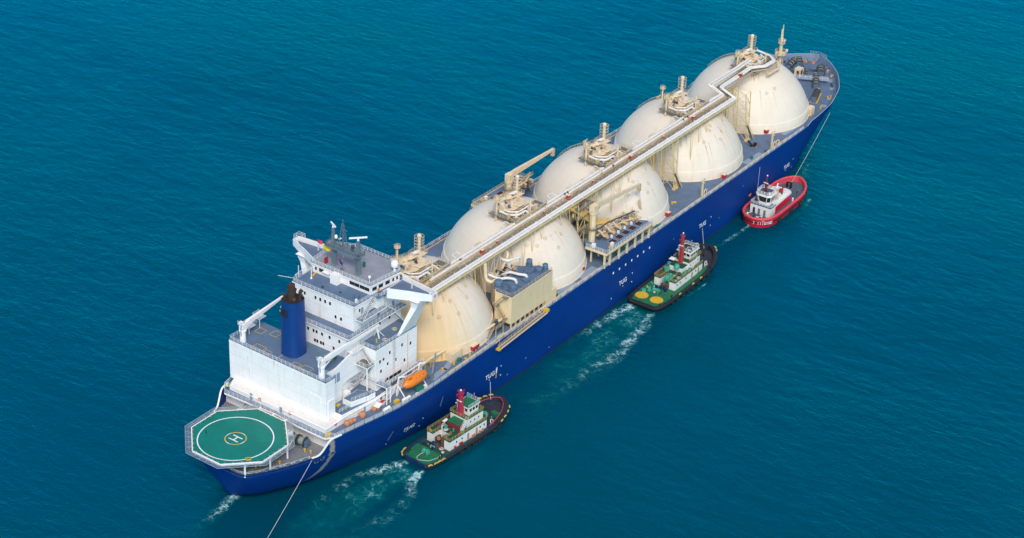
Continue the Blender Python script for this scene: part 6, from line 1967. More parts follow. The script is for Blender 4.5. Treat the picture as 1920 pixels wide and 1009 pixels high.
# foremast: braced tripod with platforms
fmx, fmy = 286.6, 1.4
fmt = MB()
fmt.cyl((fmx, fmy, D), (fmx, fmy, 33.5), 0.6, 0.45, 12); fmt.cyl((fmx, fmy, 33.5), (fmx, fmy, 38.4), 0.3, 0.12, 10)
foremast = fmt.build('foremast', 'cream', ship, smooth=True)
lt = MB()
for a in range(3):
    t = 2*math.pi*a/3+0.5
    lt.bar((fmx+3.0*math.cos(t), fmy+3.0*math.sin(t), D), (fmx+0.4*math.cos(t), fmy+0.4*math.sin(t), 27.5), 0.22)
    for k in range(5):
        z0_, z1_ = D+k*2.3, D+(k+1)*2.3
        f0, f1 = 3.0-(z0_-D)*0.225, 3.0-(z1_-D)*0.225
        t2 = 2*math.pi*(a+1)/3+0.5
        lt.bar((fmx+f0*math.cos(t), fmy+f0*math.sin(t), z0_), (fmx+f1*math.cos(t2), fmy+f1*math.sin(t2), z1_), 0.1)
lt.build('mast_bracing', 'cream_rusty', foremast)
for z_, r_ in ((27.6, 2.1), (31.6, 1.3)):
    MB().cyl((fmx, fmy, z_), (fmx, fmy, z_+0.15), r_, r_, 14).build('mast_platform', 'cream', foremast)
    railing([(fmx+r_*math.cos(t), fmy+r_*math.sin(t), z_+0.15) for t in [k*math.pi/4 for k in range(8)]], h=1.1, step=2, t=0.08, closed=True).build('railing', 'cream', foremast)
MB().bar((fmx-0.9, fmy, 28), (fmx-0.7, fmy, 37), 0.35, 0.08).build('ladder', 'cream', foremast)
MB().box((fmx+0.5, fmy-0.8, 32.4), (0.7, 0.5, 0.8)).build('mast_lamp', 'pipe_white', foremast)
MB().box((fmx+1.7, fmy-1.4, 28.6), (0.6, 0.6, 0.9)).build('horn', 'pipe_white', foremast)

# starboard (and port) side-deck fittings
def lamp_post(x, y):
    m = MB(); m.cyl((x, y, D), (x, y, D+5.6), 0.34, 0.28, 10); m.bar((x-0.9, y, D+5.2), (x+0.9, y, D+5.4), 0.2); m.bar((x, y-0.8, D+4.8), (x, y+0.8, D+4.8), 0.16)
    o = m.build('lamp_post', 'cream', ship, smooth=True)
    for dx in (-0.95, 0.95): MB().box((x+dx, y, D+5.5), (0.45, 0.4, 0.35)).build('floodlight', 'cream_rusty', o)
    l_ = MB()
    for k in range(9): l_.bar((x-0.42, y-0.2, D+0.4+k*0.5), (x-0.42, y+0.2, D+0.4+k*0.5), 0.06)
    for s3 in (-0.2, 0.2): l_.bar((x-0.42, y+s3, D), (x-0.42, y+s3, D+4.8), 0.06)
    l_.build('ladder', 'rail_cream', o)
    MB().tube([(x+1.2, y, D), (x+1.4, y, D+1.3), (x+2.2, y, D+1.6), (x+2.9, y, D+1.1), (x+2.9, y, D)], 0.14, 6).build('vent_pipe', 'cream', ship, smooth=True)
for s_ in (-1, 1):
    lamp_post(240.6, s_*21.9); lamp_post(196.4, s_*21.9)
for x_, y_ in ((248.7, -15.4), (211.0, -21.3), (177.9, -21.0), (80.6, -20.9), (79.2, -20.9), (133.6, -19.4)):
    put('hose_box', HB, ship, (x_, y_, D), scale=(1.25, 1.25, 1.0))
for x_, y_, c_ in ((83.2, -20.7, 'cream_yellow'), (244.5, -22.0, 'cream')):
    MB().torus((x_, y_, D+0.75), (0.2, 1, 0), 0.75, 0.12, 16, 6).build('hose_reel', c_, ship)
m = MB(); m.cyl((237.4, -16.2, D), (237.4, -16.2, D+0.7), 0.5, 0.4, 10); m.bar((237.4, -16.2, D+0.6), (236.6, -15.2, D+2.0), 0.5); m.box((238.4, -17.0, D+0.5), (1.6, 1.1, 0.9), 0.4); m.cur = 1; m.box((238.2, -17.6, D+0.15), (1.0, 0.3, 0.28), 0.4)
m.build('deck_winch', ['black', 'paint_yellow'], ship)
m = MB(); m.cyl((61.6, -20.6, D), (61.6, -20.6, D+1.0), 0.6, 0.5, 10); m.bar((61.6, -20.6, D+0.8), (65.4, -18.9, D+5.4), 0.36); m.box((61.4, -20.4, D+1.1), (1.1, 1.0, 0.9)); m.bar((62.4, -20.4, D+0.6), (63.6, -19.8, D+3.2), 0.2)
m.build('stores_davit', 'grey_mast', ship)
for x_, y_ in ((196.9, -12.6), (237.0, -12.0), (70.6, -21.0), (76.6, -21.8), (74.2, -22.2), (118.0, -21.2), (186.0, -17.5), (66.5, -20.4), (246.0, -21.6)):
    put('bollard', BOLm, ship, (x_, y_, D), scale=(1.1, 1.1, 0.9))
MB().cyl((187.4, -17.6, D+0.005), (187.4, -17.6, D+0.12), 0.6, 0.6, 14).build('tank_cover', 'paint_yellow', ship)
for x_, y_ in ((229.4, -20.8), (117.2, -21.6), (170.0, -22.0), (73.0, -21.0)):
    MB().box((x_, y_, D+0.4), (1.1, 0.8, 0.8), 0.2).build('pump_unit', 'teal_cover', ship)
for x_, y_ in ((236.0, -22.3), (116.4, -20.2), (117.6, -19.6)):
    put('bollard', BOLd, ship, (x_, y_, D), scale=(1.3, 1.3, 1.2))
# pale repainted patches of waterway plating
for x_, y_, l, w, rz in ((64.5, -20.6, 6.5, 1.7, R(6)), (69.6, -20.0, 5.0, 1.5, R(14)), (88, -21.6, 7, 1.2, 0), (122.5, -21.2, 9, 2.2, R(4)), (134, -21.4, 8, 3.0, 0), (176.0, -21.6, 6, 1.8, 0), (230.0, -21.2, 10, 2.4, R(-3)), (258, -20.2, 12, 1.6, R(-3))):
    MB().box((0, 0, 0.010), (l, w, 0.012)).build('repainted_patch', 'deck_light', ship, (x_, y_, D), rz=rz)
# fore-and-aft deck pipes at the foot of the domes
for s_ in (-1, 1):
    for j, yy in enumerate((22.4, 22.75)):
        MB().tube([(66, s_*yy, D+0.35), (138, s_*yy, D+0.35)], 0.09, 6).build('deck_pipe', 'cream_rusty', ship)
        MB().tube([(166, s_*yy, D+0.35), (250, s_*yy, D+0.35)], 0.09, 6).build('deck_pipe', 'cream_rusty', ship)

# ------------------------------------------------------------------ marks on the hull
def text_mesh(body, size, matname, name):
    cu = bpy.data.curves.new(name, 'FONT')
    cu.body = body; cu.size = size; cu.align_x = 'CENTER'; cu.align_y = 'CENTER'; cu.extrude = 0.02; cu.offset = 0.03; cu.space_character = 1.05
    tmp = bpy.data.objects.new('tmp_text', cu)
    COL.objects.link(tmp)
    bpy.context.view_layer.update()
    dg = bpy.context.evaluated_depsgraph_get()
    me = bpy.data.meshes.new_from_object(tmp.evaluated_get(dg))
    bpy.data.objects.remove(tmp)
    me.name = name
    me.materials.clear(); me.materials.append(MATS[matname])
    return me
TUG = text_mesh('TUG', 2.0, 'paint_white', 'tug_lettering')
def on_hull(x, z):
    y = half_at(x, z)
    y1, y0 = half_at(x+1.0, z), half_at(x-1.0, z)
    yz1, yz0 = half_at(x, z+0.8), half_at(x, z-0.8)
    tx = Vector((2.0, -(y1-y0), 0)).normalized()
    tz = Vector((0, -(yz1-yz0), 1.6)).normalized()
    n = tx.cross(tz).normalized()
    tz = n.cross(tx).normalized()
    return Vector((x, -y, z)), tx, tz, n
def hull_mark(me, name, x, z, off=0.06):
    """paint that follows the plating: every vertex is laid on the hull surface"""
    m2 = me.copy()
    for v in m2.vertices:
        px, pz = x+v.co.x, z+v.co.y
        v.co = Vector((px, -(half_at(px, pz)+off+max(0.0, v.co.z)), pz))
    o = bpy.data.objects.new(name, m2)
    COL.objects.link(o); o.parent = ship
    return o
def flat(poly, name, matname):
    n_ = len(poly)
    return MB().add([(x, y, 0.02) for x, y in poly]+[(x, y, -0.03) for x, y in poly], [tuple(range(n_)), tuple(reversed(range(n_, 2*n_)))]+[(i, n_+i, n_+(i+1) % n_, (i+1) % n_) for i in range(n_)]).mesh(name, matname)
ARW = flat([(-0.09, 0.2), (-0.09, -0.05), (-0.22, -0.05), (0, -0.32), (0.22, -0.05), (0.09, -0.05), (0.09, 0.2)], 'tug_arrow', 'paint_white')
TICK = flat([(-0.24, 0.26), (0.22, 0.26), (0.22, -0.26), (0.09, -0.26), (0.09, 0.13), (-0.24, 0.13)], 'corner_tick', 'paint_white')
for x_, z_ in ((51.6, 6.0), (83.7, 7.0), (149.8, 6.9), (195.5, 6.9), (250.0, 6.2)):
    hull_mark(TUG, 'tug_lettering', x_, z_, 0.3 if x_ < 100 or x_ > 230 else 0.05)
    hull_mark(ARW, 'tug_arrow', x_+0.1, z_-1.5)
    for dx, dz in ((5.0, 0.6), (-6.0, -3.2), (5.0, -2.4)):
        hull_mark(TICK, 'corner_tick', x_+dx, z_+dz)
OVAL = flat([(0.34*math.cos(2*math.pi*k/16), 0.42*math.sin(2*math.pi*k/16)) for k in range(16)], 'hull_light', 'paint_white')
for k in range(7): hull_mark(OVAL, 'hull_light', 144.0+k*3.3, 12.3)
BAR = flat([(-0.28, 0), (0.28, 0), (0.28, 1.7), (-0.28, 1.7)], 'draught_bar', 'paint_white')
BARR = flat([(-0.28, 0), (0.28, 0), (0.28, 1.7), (-0.28, 1.7)], 'draught_bar', 'terracotta')
hull_mark(BAR, 'draught_bar', 86.8, 6.35); hull_mark(BARR, 'draught_bar', 86.8, 4.64)
WP = flat([(-0.3, 0.06), (0.3, 0.16), (0.3, -0.04), (-0.3, -0.14)], 'scrape_mark', 'deck_light')
for x_, z_ in ((92.0, 3.2), (100.5, 4.4), (112.0, 2.4), (178, 9.2), (220, 10.8), (206, 5.0), (70.0, 9.4)): hull_mark(WP, 'scrape_mark', x_, z_)
RUNM = flat([(-0.14, -1.6), (0.1, -1.7), (0.14, 1.7), (-0.08, 1.6)], 'run_mark', 'deck_light')
for x_, z_ in ((45.2, 6.4), (63.0, 9.0)): hull_mark(RUNM, 'run_mark', x_, z_)

# ------------------------------------------------------------------ lifeboat
lbt = empty('lifeboat', (54.0, -21.0, 19.7), R(-2))
tag(lbt, 'enclosed orange lifeboat hanging in white davits beside the bridge block', 'lifeboat')
rings = []
for t in range(13):
    u = -1+2*t/12
    w = 1.45*(1-abs(u)**2.6)**0.6+0.05
    hgt = 1.25*(1-abs(u)**4)**0.5+0.1
    keel = -1.35*(1-abs(u)**3)**0.7-0.05
    ring_ = []
    for k in range(16):
        a = 2*math.pi*k/16
        yy = math.cos(a)*w
        zz = math.sin(a)*(hgt if math.sin(a) > 0 else -keel)
        ring_.append((u*4.7, yy, zz))
    rings.append(ring_)
MB().loft(rings).build('boat_shell', 'orange', lbt, smooth=True)
MB().loft([[(x_, y_*1.03, 0.02) for x_, y_ in ((-4.5, 0.3), (-3.4, 1.05), (0, 1.46), (3.4, 1.05), (4.5, 0.3), (4.5, -0.3), (3.4, -1.05), (0, -1.46), (-3.4, -1.05), (-4.5, -0.3))],
           [(x_, y_*1.03, 0.16) for x_, y_ in ((-4.5, 0.3), (-3.4, 1.05), (0, 1.46), (3.4, 1.05), (4.5, 0.3), (4.5, -0.3), (3.4, -1.05), (0, -1.46), (-3.4, -1.05), (-4.5, -0.3))]]).build('rubbing_strake', 'terracotta', lbt)
MB().box((-2.4, 0, 1.45), (1.2, 1.0, 0.55)).build('conning_hood', 'orange', lbt)
for dx in (-2.7, -2.1): MB().box((dx, -0.52, 1.5), (0.35, 0.04, 0.22)).build('window', 'glass', lbt)
for dx in (-0.6, 0.8, 2.2): MB().box((dx, -0.95, 0.95), (0.3, 0.1, 0.2)).build('window', 'glass', lbt)
dv = empty('lifeboat_davit', (0, 0, 0)); dv.parent = ship
for x_ in (49.6, 58.2):
    MB().bar((x_, -18.6, D), (x_, -19.2, 21.8), 0.32, 0.45).bar((x_, -19.2, 21.8), (x_, -21.0, 22.8), 0.3, 0.4).bar((x_, -21.6, D), (x_, -19.0, 19.0), 0.22).build('davit_frame', 'white_clean', dv)
    MB().bar((x_, -21.0, 22.8), (x_, -21.0, 20.9), 0.06).build('fall_wire', 'grey_dark', dv)
MB().bar((49.6, -19.0, 21.4), (58.2, -19.0, 21.4), 0.2).bar((49.6, -18.9, 20.1), (58.2, -18.9, 20.1), 0.14).build('davit_beam', 'white_clean', dv)
ga = MB().bb((46.4, -18.7, 20.9), (60.5, -17.55, 21.0)).build('embarkation_deck', 'grating', dv)
railing([(46.4, -18.65, 21.0), (60.5, -18.65, 21.0)], t=0.065, step=1.3).build('railing', 'rail_white', dv)
sl_ = MB()
for k in range(5): sl_.bar((47.2+k*3.2, -18.5, D), (47.2+k*3.2, -18.5, 20.9), 0.16)
for k in range(4): sl_.bar((47.2+k*3.2, -18.5, D+0.4), (50.4+k*3.2, -18.5, 20.6), 0.09)
sl_.build('embarkation_frame', 'white_clean', dv)
MB().box((55.0, -21.6, D+0.75), (2.2, 1.3, 1.4), R(-20)).build('winch_cover', 'teal_cover', ship)
MB().box((57.0, -22.1, D+0.5), (0.8, 0.8, 0.9)).build('raft_canister', 'white_clean', ship)
MB().box((53.0, -22.6, D+0.4), (0.7, 0.6, 0.7)).build('raft_canister', 'white_clean', ship)
for x_, y_ in ((48.6, -21.8), (50.0, -22.0), (42.0, -20.9), (43.0, -21.0)):
    MB().cyl((x_-0.6, y_, D+0.7), (x_+0.6, y_, D+0.7), 0.4, 0.4, 12).bb((x_-0.5, y_-0.3, D), (x_-0.4, y_+0.3, D+0.6)).bb((x_+0.4, y_-0.3, D), (x_+0.5, y_+0.3, D+0.6)).build('raft_canister', 'white_clean', ship, smooth=True)
MB().box((47.0, -20.6, D+0.4), (1.4, 0.9, 0.8)).build('deck_locker', 'paint_yellow', ship)

# loose stores on the side deck
dm = MB().lathe([(0.62, 0), (0.72, 0.12), (0.74, 0.7), (0.66, 0.9), (0.5, 0.98), (0.4, 1.15), (0.02, 1.18)], n=16).mesh('storage_drum', 'terracotta', True)
dmw = MB().lathe([(0.62, 0), (0.72, 0.12), (0.74, 0.7), (0.66, 0.9), (0.5, 0.98), (0.4, 1.15), (0.02, 1.18)], n=16).mesh('storage_drum', ['terracotta'], True)
drums = [(31.3, -17.3, 1.1, 'terracotta drum nearest the stern in the row beside the white deckhouse'), (32.6, -17.4, 0.95, 'terracotta drum second from the stern in the row beside the deckhouse'), (33.7, -17.6, 0.85, 'small terracotta drum third from the stern beside the deckhouse'),
         (36.6, -17.9, 1.2, 'large terracotta drum aft in the pair under the terrace rail'), (37.4, -17.2, 0.9, 'small terracotta drum against the wall behind the larger one'), (40.6, -18.4, 0.9, 'terracotta drum aft of the white-topped crate')]
for x_, y_, sc, lb in drums:
    tag(put('storage_drum', dm, None, (x_, y_, D), (0, 0, random.uniform(0, 3)), (sc, sc, sc)), lb, 'drum', 'terracotta drums on the side deck')
cr = empty('storage_crate', (41.9, -18.6, D), R(12))
tag(cr, 'terracotta tub with a white lid on the side deck below the terrace', 'tub')
MB().loft([[(a*0.7, b*0.6, 0), ] for a, b in ((1, 1),)][:0] or [[(-0.7, -0.6, 0), (0.7, -0.6, 0), (0.7, 0.6, 0), (-0.7, 0.6, 0)], [(-0.9, -0.75, 0.9), (0.9, -0.75, 0.9), (0.9, 0.75, 0.9), (-0.9, 0.75, 0.9)]]).build('tub', 'terracotta', cr)
MB().box((0, 0, 1.05), (1.9, 1.6, 0.3)).build('lid', 'white_clean', cr)
cr = empty('red_bin', (44.2, -18.2, D), R(5))
tag(cr, 'small open red bin with white rim on the side deck', 'bin')
MB().loft([[(-0.6, -0.4, 0), (0.6, -0.4, 0), (0.6, 0.4, 0), (-0.6, 0.4, 0)], [(-0.75, -0.5, 0.8), (0.75, -0.5, 0.8), (0.75, 0.5, 0.8), (-0.75, 0.5, 0.8)]]).build('bin_body', 'white_clean', cr)
MB().box((0, 0, 0.86), (1.3, 0.8, 0.1)).build('contents', 'red_box', cr)
MB().torus((28.4, -16.15, 17.4), (0.1, -1, 0), 0.36, 0.11, 14, 6).build('life_ring', 'red_flag', ship)
MB().torus((24.82, -4.0, 17.4), (-1, 0, 0), 0.36, 0.11, 14, 6).build('life_ring', 'red_flag', ship)
MB().torus((24.82, 6.0, 17.4), (-1, 0, 0), 0.36, 0.11, 14, 6).build('life_ring', 'red_flag', ship)

# crew member in a high-visibility vest at the port quarter
def person(x, y, z, rz):
    me = bpy.data.meshes.new('person')
    J = [(0, 0, 0.95), (0, 0, 1.2), (0, 0, 1.42), (0, 0, 1.52), (0.02, 0, 1.68), (0, 0.2, 1.40), (0.05, 0.27, 1.14), (0.22, 0.24, 1.0), (0, -0.2, 1.40), (0.05, -0.27, 1.14), (0.22, -0.24, 1.02),
         (0, 0.1, 0.9), (0.03, 0.11, 0.5), (0, 0.12, 0.08), (0.16, 0.13, 0.04), (0, -0.1, 0.9), (-0.02, -0.11, 0.5), (-0.05, -0.12, 0.08), (0.11, -0.13, 0.04)]
    E = [(0, 1), (1, 2), (2, 3), (3, 4), (2, 5), (5, 6), (6, 7), (2, 8), (8, 9), (9, 10), (0, 11), (11, 12), (12, 13), (13, 14), (0, 15), (15, 16), (16, 17), (17, 18)]
    rad = [.15, .15, .16, .06, .11, .07, .055, .045, .07, .055, .045, .09, .07, .055, .05, .09, .07, .055, .05]
    me.from_pydata(J, E, [])
    o = bpy.data.objects.new('person', me)
    COL.objects.link(o)
    o.modifiers.new('Skin', 'SKIN')
    if not me.skin_vertices: 
        bpy.context.view_layer.objects.active = o
    for i, v in enumerate(me.skin_vertices[0].data):
        v.radius = (rad[i], rad[i]); v.use_root = (i == 0)
    sb = o.modifiers.new('Sub', 'SUBSURF'); sb.levels = 1; sb.render_levels = 2
    bpy.context.view_layer.update()
    dg = bpy.context.evaluated_depsgraph_get()
    m2 = bpy.data.meshes.new_from_object(o.evaluated_get(dg))
    bpy.data.objects.remove(o)
    m2.materials.clear()
    for k in ('trousers', 'hi_vis', 'skin'): m2.materials.append(MATS[k])
    for p in m2.polygons:
        c = p.center
        p.material_index = 0 if c.z < 0.92 else (2 if c.z > 1.5 or c.x > 0.16 else 1)
        p.use_smooth = True
    r_ = empty('person', (x, y, z), rz)
    tag(r_, 'person in a yellow-green vest standing at the rail by the helicopter deck', 'person')
    q = bpy.data.objects.new('body', m2); COL.objects.link(q); q.parent = r_
    MB().lathe([(0.02, 1.84), (0.1, 1.82), (0.135, 1.74), (0.14, 1.70), (0.17, 1.69), (0.02, 1.685)][::-1], n=14).build('helmet', 'paint_white', r_, smooth=True)
    return r_
try:
    person(24.6, 17.0, D+0.01, R(200))
except Exception as e:
    print('person failed', e)

# signal flags flying from the mast halyards
def flag(pts, matname, nm, label):
    A3, B3, C3, D3 = [Vector(p) for p in pts]
    vs, fs = [], []
    n_ = 8
    for i in range(n_+1):
        for j in range(5):
            u, v = i/n_, j/4
            p = A3.lerp(B3, u).lerp(D3.lerp(C3, u), v)
            p += Vector((0.10*math.sin(u*7+v*2), 0.14*math.sin(u*6.0+v), 0.08*math.sin(u*8)))
            vs.append(p)
    for i in range(n_):
        for j in range(4):
            a = i*5+j
            fs.append((a, a+5, a+6, a+1))
    m = MB().add(vs, fs)
    o = m.build(nm, matname, None, smooth=True)
    md_ = o.modifiers.new('thick', 'SOLIDIFY'); md_.thickness = 0.03
    return o
f1 = flag([(52.6, 5.9, 49.6), (52.3, 7.9, 49.9), (52.0, 7.7, 48.6), (52.3, 5.7, 48.4)], 'yellow_flag', 'signal_flag', '')
tag(f1, 'yellow signal flag flying at the port side of the radar mast', 'flag', 'signal flags on the mast halyards')
f2 = flag([(52.8, 8.6, 50.2), (52.5, 9.9, 50.5), (52.3, 9.8, 49.6), (52.6, 8.5, 49.4)], 'red_flag', 'signal_flag', '')
tag(f2, 'small red and white signal flag outboard of the yellow flag', 'flag', 'signal flags on the mast halyards')
f3 = flag([(50.7, 1.2, 48.9), (50.0, -0.4, 48.5), (49.9, -0.5, 47.5), (50.6, 1.1, 47.9)], 'blue_flag', 'signal_flag', '')
tag(f3, 'dark blue and red flag below the bridge of the radar mast', 'flag', 'signal flags on the mast halyards')
f4 = flag([(50.9, 1.9, 49.0), (50.7, 1.25, 48.9), (50.6, 1.15, 48.3), (50.8, 1.8, 48.4)], 'red_flag', 'signal_flag', '')
tag(f4, 'little red pennant beside the dark blue flag on the radar mast', 'flag', 'signal flags on the mast halyards')
hl = MB(); hl.bar((53.0, 6.4, 51.6), (51.0, 9.8, 42.6), 0.03); hl.bar((52.4, 0.8, 50.4), (50.2, 1.0, 45.2), 0.03)
hl.build('flag_halyard', 'rope', rm)

# ------------------------------------------------------------------ tugs
def outline(L, B, tab, n=28):
    """closed deck plan, starboard stern -> bow -> port stern"""
    P = []
    for i in range(n+1):
        u = i/n
        u = 0.5-0.5*math.cos(math.pi*u)
        P.append((u*L, -interp(tab, u)*B/2))
    return P+[(x, -y) for x, y in reversed(P[:-1])]
TAB_WORK = [(0, 0.70), (0.02, 0.84), (0.06, 0.93), (0.2, 1.0), (0.68, 1.0), (0.80, 0.95), (0.88, 0.82), (0.94, 0.60), (0.98, 0.33), (1.0, 0.0)]
TAB_OVAL = [(0, 0.0), (0.01, 0.30), (0.04, 0.62), (0.10, 0.86), (0.2, 0.98), (0.35, 1.0), (0.72, 1.0), (0.82, 0.93), (0.9, 0.76), (0.96, 0.48), (0.99, 0.22), (1.0, 0.0)]

def tug_hull(root, L, B, tab, zd, bul, hullmat, inner, deckmats, fender_r, capmat=None, belt=None):
    O = outline(L, B, tab)
    n = len(O)
    def ringz(f, sc):
        return [((x-L*0.48)*(1-(1-sc)*0.35)+L*0.48, y*sc, f(x)) for x, y in O]
    h = MB()
    rings = [ringz(lambda x: -1.2, 0.86), ringz(lambda x: 0.0, 0.93), ringz(lambda x: zd(x)*0.6, 0.985), ringz(lambda x: zd(x), 1.0), ringz(lambda x: zd(x)+bul(x), 1.0)]
    h.loft(rings, cap=False)
    h.build('hull', hullmat, root, smooth=True)
    b = MB()
    th = 0.28
    b.loft([ringz(lambda x: zd(x)+bul(x), 1.0), ringz(lambda x: zd(x)+bul(x)+0.06, 0.985), ringz(lambda x: zd(x)+bul(x), 1.0-2*th/B), ringz(lambda x: zd(x), 1.0-2*th/B*1.3)], cap=False)
    b.build('bulwark', inner, root)
    if capmat:
        c = MB(); c.tube([(x, y*0.985, zd(x)+bul(x)+0.05) for x, y in O[:-1]], 0.16, 6, closed=False); c.build('bulwark_capping', capmat, root, smooth=True)
    # deck strips, one per colour zone
    for (xa, xb, mt_) in deckmats:
        xs = [xa+(xb-xa)*k/10 for k in range(11)]
        vs, fs = [], []
        for x in xs:
            y = interp(tab, min(1, max(0, x/L)))*B/2*(1-2*th/B*1.2)
            vs += [(x, -y, zd(x)+0.02), (x, y, zd(x)+0.02)]
        for k in range(10): fs.append((2*k, 2*k+2, 2*k+3, 2*k+1))
        MB().add(vs, fs).build('deck', mt_, root)
    f = MB()
    f.tube([(x*(1.0)+(x-L/2)*0.004, y*1.025, zd(x)-0.05) for x, y in O], fender_r, 8)
    f.build('fender_belt', belt or 'rubber', root, smooth=True)
    return O

def tyres(root, L, B, tab, zd, xs, side, r=0.62):
    t = MB().torus((0, 0, 0), (0, 1, 0), r, 0.2, 16, 8).mesh('tyre', 'rubber', True)
    for x in xs:
        y = interp(tab, x/L)*B/2
        put('tyre', t, root, (x, side*(y+0.35), zd(x)-0.75+random.uniform(-.15, .15)), (0, 0, 0))

def pads(root, L, B, tab, zd, us, side, mt_='tyre_yellow', out=0.42, zo=0.25):
    for u in us:
        x = u*L; e = 0.012
        y = interp(tab, u)*B/2
        y2 = interp(tab, min(1, u+e))*B/2
        ang = math.atan2((y2-y)*side, e*L)
        nx, ny = math.cos(ang+side*math.pi/2), math.sin(ang+side*math.pi/2)
        m = MB()
        pts = [(-0.55, 0, -0.05), (-0.35, 0, 0.14), (0, 0, 0.2), (0.35, 0, 0.14), (0.55, 0, -0.05)]
        m.tube(pts, 0.2, 6)
        m.build('fender_pad', mt_, root, (x+nx*out, side*y+ny*out, zd(x)+zo), rz=ang, smooth=True)

def rail_box(x0, x1, y0, y1, z, mt_, root, sides='asfp', step=1.1, t=0.07):
    p = {'a': [(x0, y0, z), (x0, y1, z)], 's': [(x0, y0, z), (x1, y0, z)], 'f': [(x1, y0, z), (x1, y1, z)], 'p': [(x0, y1, z), (x1, y1, z)]}
    for s_ in sides:
        railing(p[s_], h=1.0, step=step, t=t).build('railing', mt_, root)

def cross_mast(root, x, z0, z1, mt_, spars, w=0.34):
    m = MB()
    m.loft([[(x+a*ww, b*ww, z_) for a, b in ((-1, -1), (1, -1), (1, 1), (-1, 1))] for z_, ww in ((z0, w*1.35), (z0+(z1-z0)*0.6, w), (z1, w*0.6))])
    o = m.build('mast', mt_, root)
    for (z_, l, ax) in spars:
        b = MB()
        if ax == 'y': b.bar((x, -l, z_), (x, l, z_+0.2), 0.14)
        else: b.bar((x-l, 0, z_), (x+l*0.6, 0, z_+0.1), 0.14)
        b.build('mast_arm', mt_, o)
        for s_ in (-1, 1):
            if ax == 'y': MB().box((x, s_*l, z_+0.15), (0.3, 0.25, 0.4)).build('mast_lamp', mt_, o)
    MB().lathe([(0.02, z1), (0.22, z1+0.1), (0.24, z1+0.35), (0.02, z1+0.5)], (x, 0, 0), 12).build('mast_head', 'white_clean', o, smooth=True)
    MB().box((x-0.55, 0, z0+(z1-z0)*0.62), (0.3, 1.6, 0.16)).build('radar_scanner', 'white_clean', o)
    l_ = MB()
    for s3 in (-0.2, 0.2): l_.bar((x-w-0.2, s3, z0), (x-w-0.2, s3, z1-0.6), 0.05)
    for k in range(int((z1-z0)/0.45)-1): l_.bar((x-w-0.2, -0.2, z0+0.4+k*0.45), (x-w-0.2, 0.2, z0+0.4+k*0.45), 0.05)
    l_.build('ladder', mt_, o)
    return o

def windows_row(root, face, fixed, a0, a1, n, z, h, w=None, nm='window'):
    """panes on a house wall: face 'x-' 'x+' 'y-' 'y+'"""
    st = (a1-a0)/n
    w = w or st*0.72
    for k in range(n):
        c = a0+st*(k+0.5)
        m = MB()
        if face[0] == 'x':
            s_ = -1 if face[1] == '-' else 1
            m.box((fixed+s_*0.02, c, z), (0.06, w, h)); m.cur = 1; m.box((fixed+s_*0.008, c, z), (0.05, w+0.14, h+0.14))
        else:
            s_ = -1 if face[1] == '-' else 1
            m.box((c, fixed+s_*0.02, z), (w, 0.06, h)); m.cur = 1; m.box((c, fixed+s_*0.008, z), (w+0.14, 0.05, h+0.14))
        m.build(nm, ['glass', 'tug_white'], root)

def tow_winch(root, x, z, mt_, r=0.8, w=1.6, y=0.0):
    o = empty('towing_winch', (x, y, z)); o.parent = root
    m = MB(); m.cyl((0, -w/2, r+0.1), (0, w/2, r+0.1), r*0.65, r*0.65, 16); m.cyl((0, -w/2-0.1, r+0.1), (0, -w/2+0.05, r+0.1), r, r, 20); m.cyl((0, w/2-0.05, r+0.1), (0, w/2+0.1, r+0.1), r, r, 20)
    m.build('drum', mt_, o, smooth=True)
    MB().bb((-r, -w/2-0.5, 0), (r, -w/2-0.14, r*1.3)).build('gearbox', mt_, o)
    MB().bb((-r, w/2+0.14, 0), (r*0.7, w/2+0.45, r*1.1)).build('bearing_frame', mt_, o)
    return o

# --- tug A: blue hull, green decks, at the ship's quarter
tA = empty('tugboat', (45.9, -27.35, 0), R(-4.2))
tag(tA, 'blue-hulled tug with green decks and magenta mast pushing at the quarter', 'tugboat', 'tugs working alongside')
L, B = 35.0, 10.2
zdA = lambda x: 1.5+max(0, (x-20)/15)**2*1.7
buA = lambda x: 0.35+max(0, (x-22)/13)*0.75
tug_hull(tA, L, B, TAB_WORK, zdA, buA, 'tug_blue', 'tug_blue', [(0.3, 6.6, 'tug_green'), (6.6, 24, 'tug_green_dark'), (24, 34.2, 'tug_fore_dark')], 0.48)
f = MB(); O = outline(L, B, TAB_WORK)
f.tube([(x*1.0+0.25*(x/L), y*1.05, zdA(x)+buA(x)*0.55) for x, y in O if x > 25.5], 0.55, 8)
f.build('bow_fender', 'rubber', tA, smooth=True)
f = MB(); f.tube([(x-0.75, y*0.90, zdA(x)+buA(x)+0.1) for x, y in O if x > 25.0], 0.13, 6); f.build('bow_rail', 'mast_red', tA, smooth=True)
pads(tA, L, B, TAB_WORK, lambda x: zdA(x)+buA(x), [0.80, 0.84, 0.88, 0.92, 0.955], 1, out=0.55)
pads(tA, L, B, TAB_WORK, lambda x: zdA(x)+buA(x)*0.6, [0.80, 0.85, 0.90, 0.94], -1, out=0.95)
pads(tA, L, B, TAB_WORK, zdA, [0.005, 0.025, 0.06], 1, out=0.42); pads(tA, L, B, TAB_WORK, zdA, [0.03, 0.075, 0.115, 0.155], -1, out=0.4)
tyres(tA, L, B, TAB_WORK, zdA, [12.4, 15.0, 17.6, 19.2, 21.4, 25.6, 27.6], -1)
tyres(tA, L, B, TAB_WORK, zdA, [12.4, 17.6, 21.4], 1)
h1 = MB().prism([(9.3, -3.9), (24.0, -3.9), (25.0, -2.4), (25.0, 2.4), (24.0, 3.9), (9.3, 3.9), (9.3, 2.0), (12.2, 2.0), (12.2, -2.0), (9.3, -2.0)], 1.52, 4.3).build('deckhouse', 'tug_white', tA)
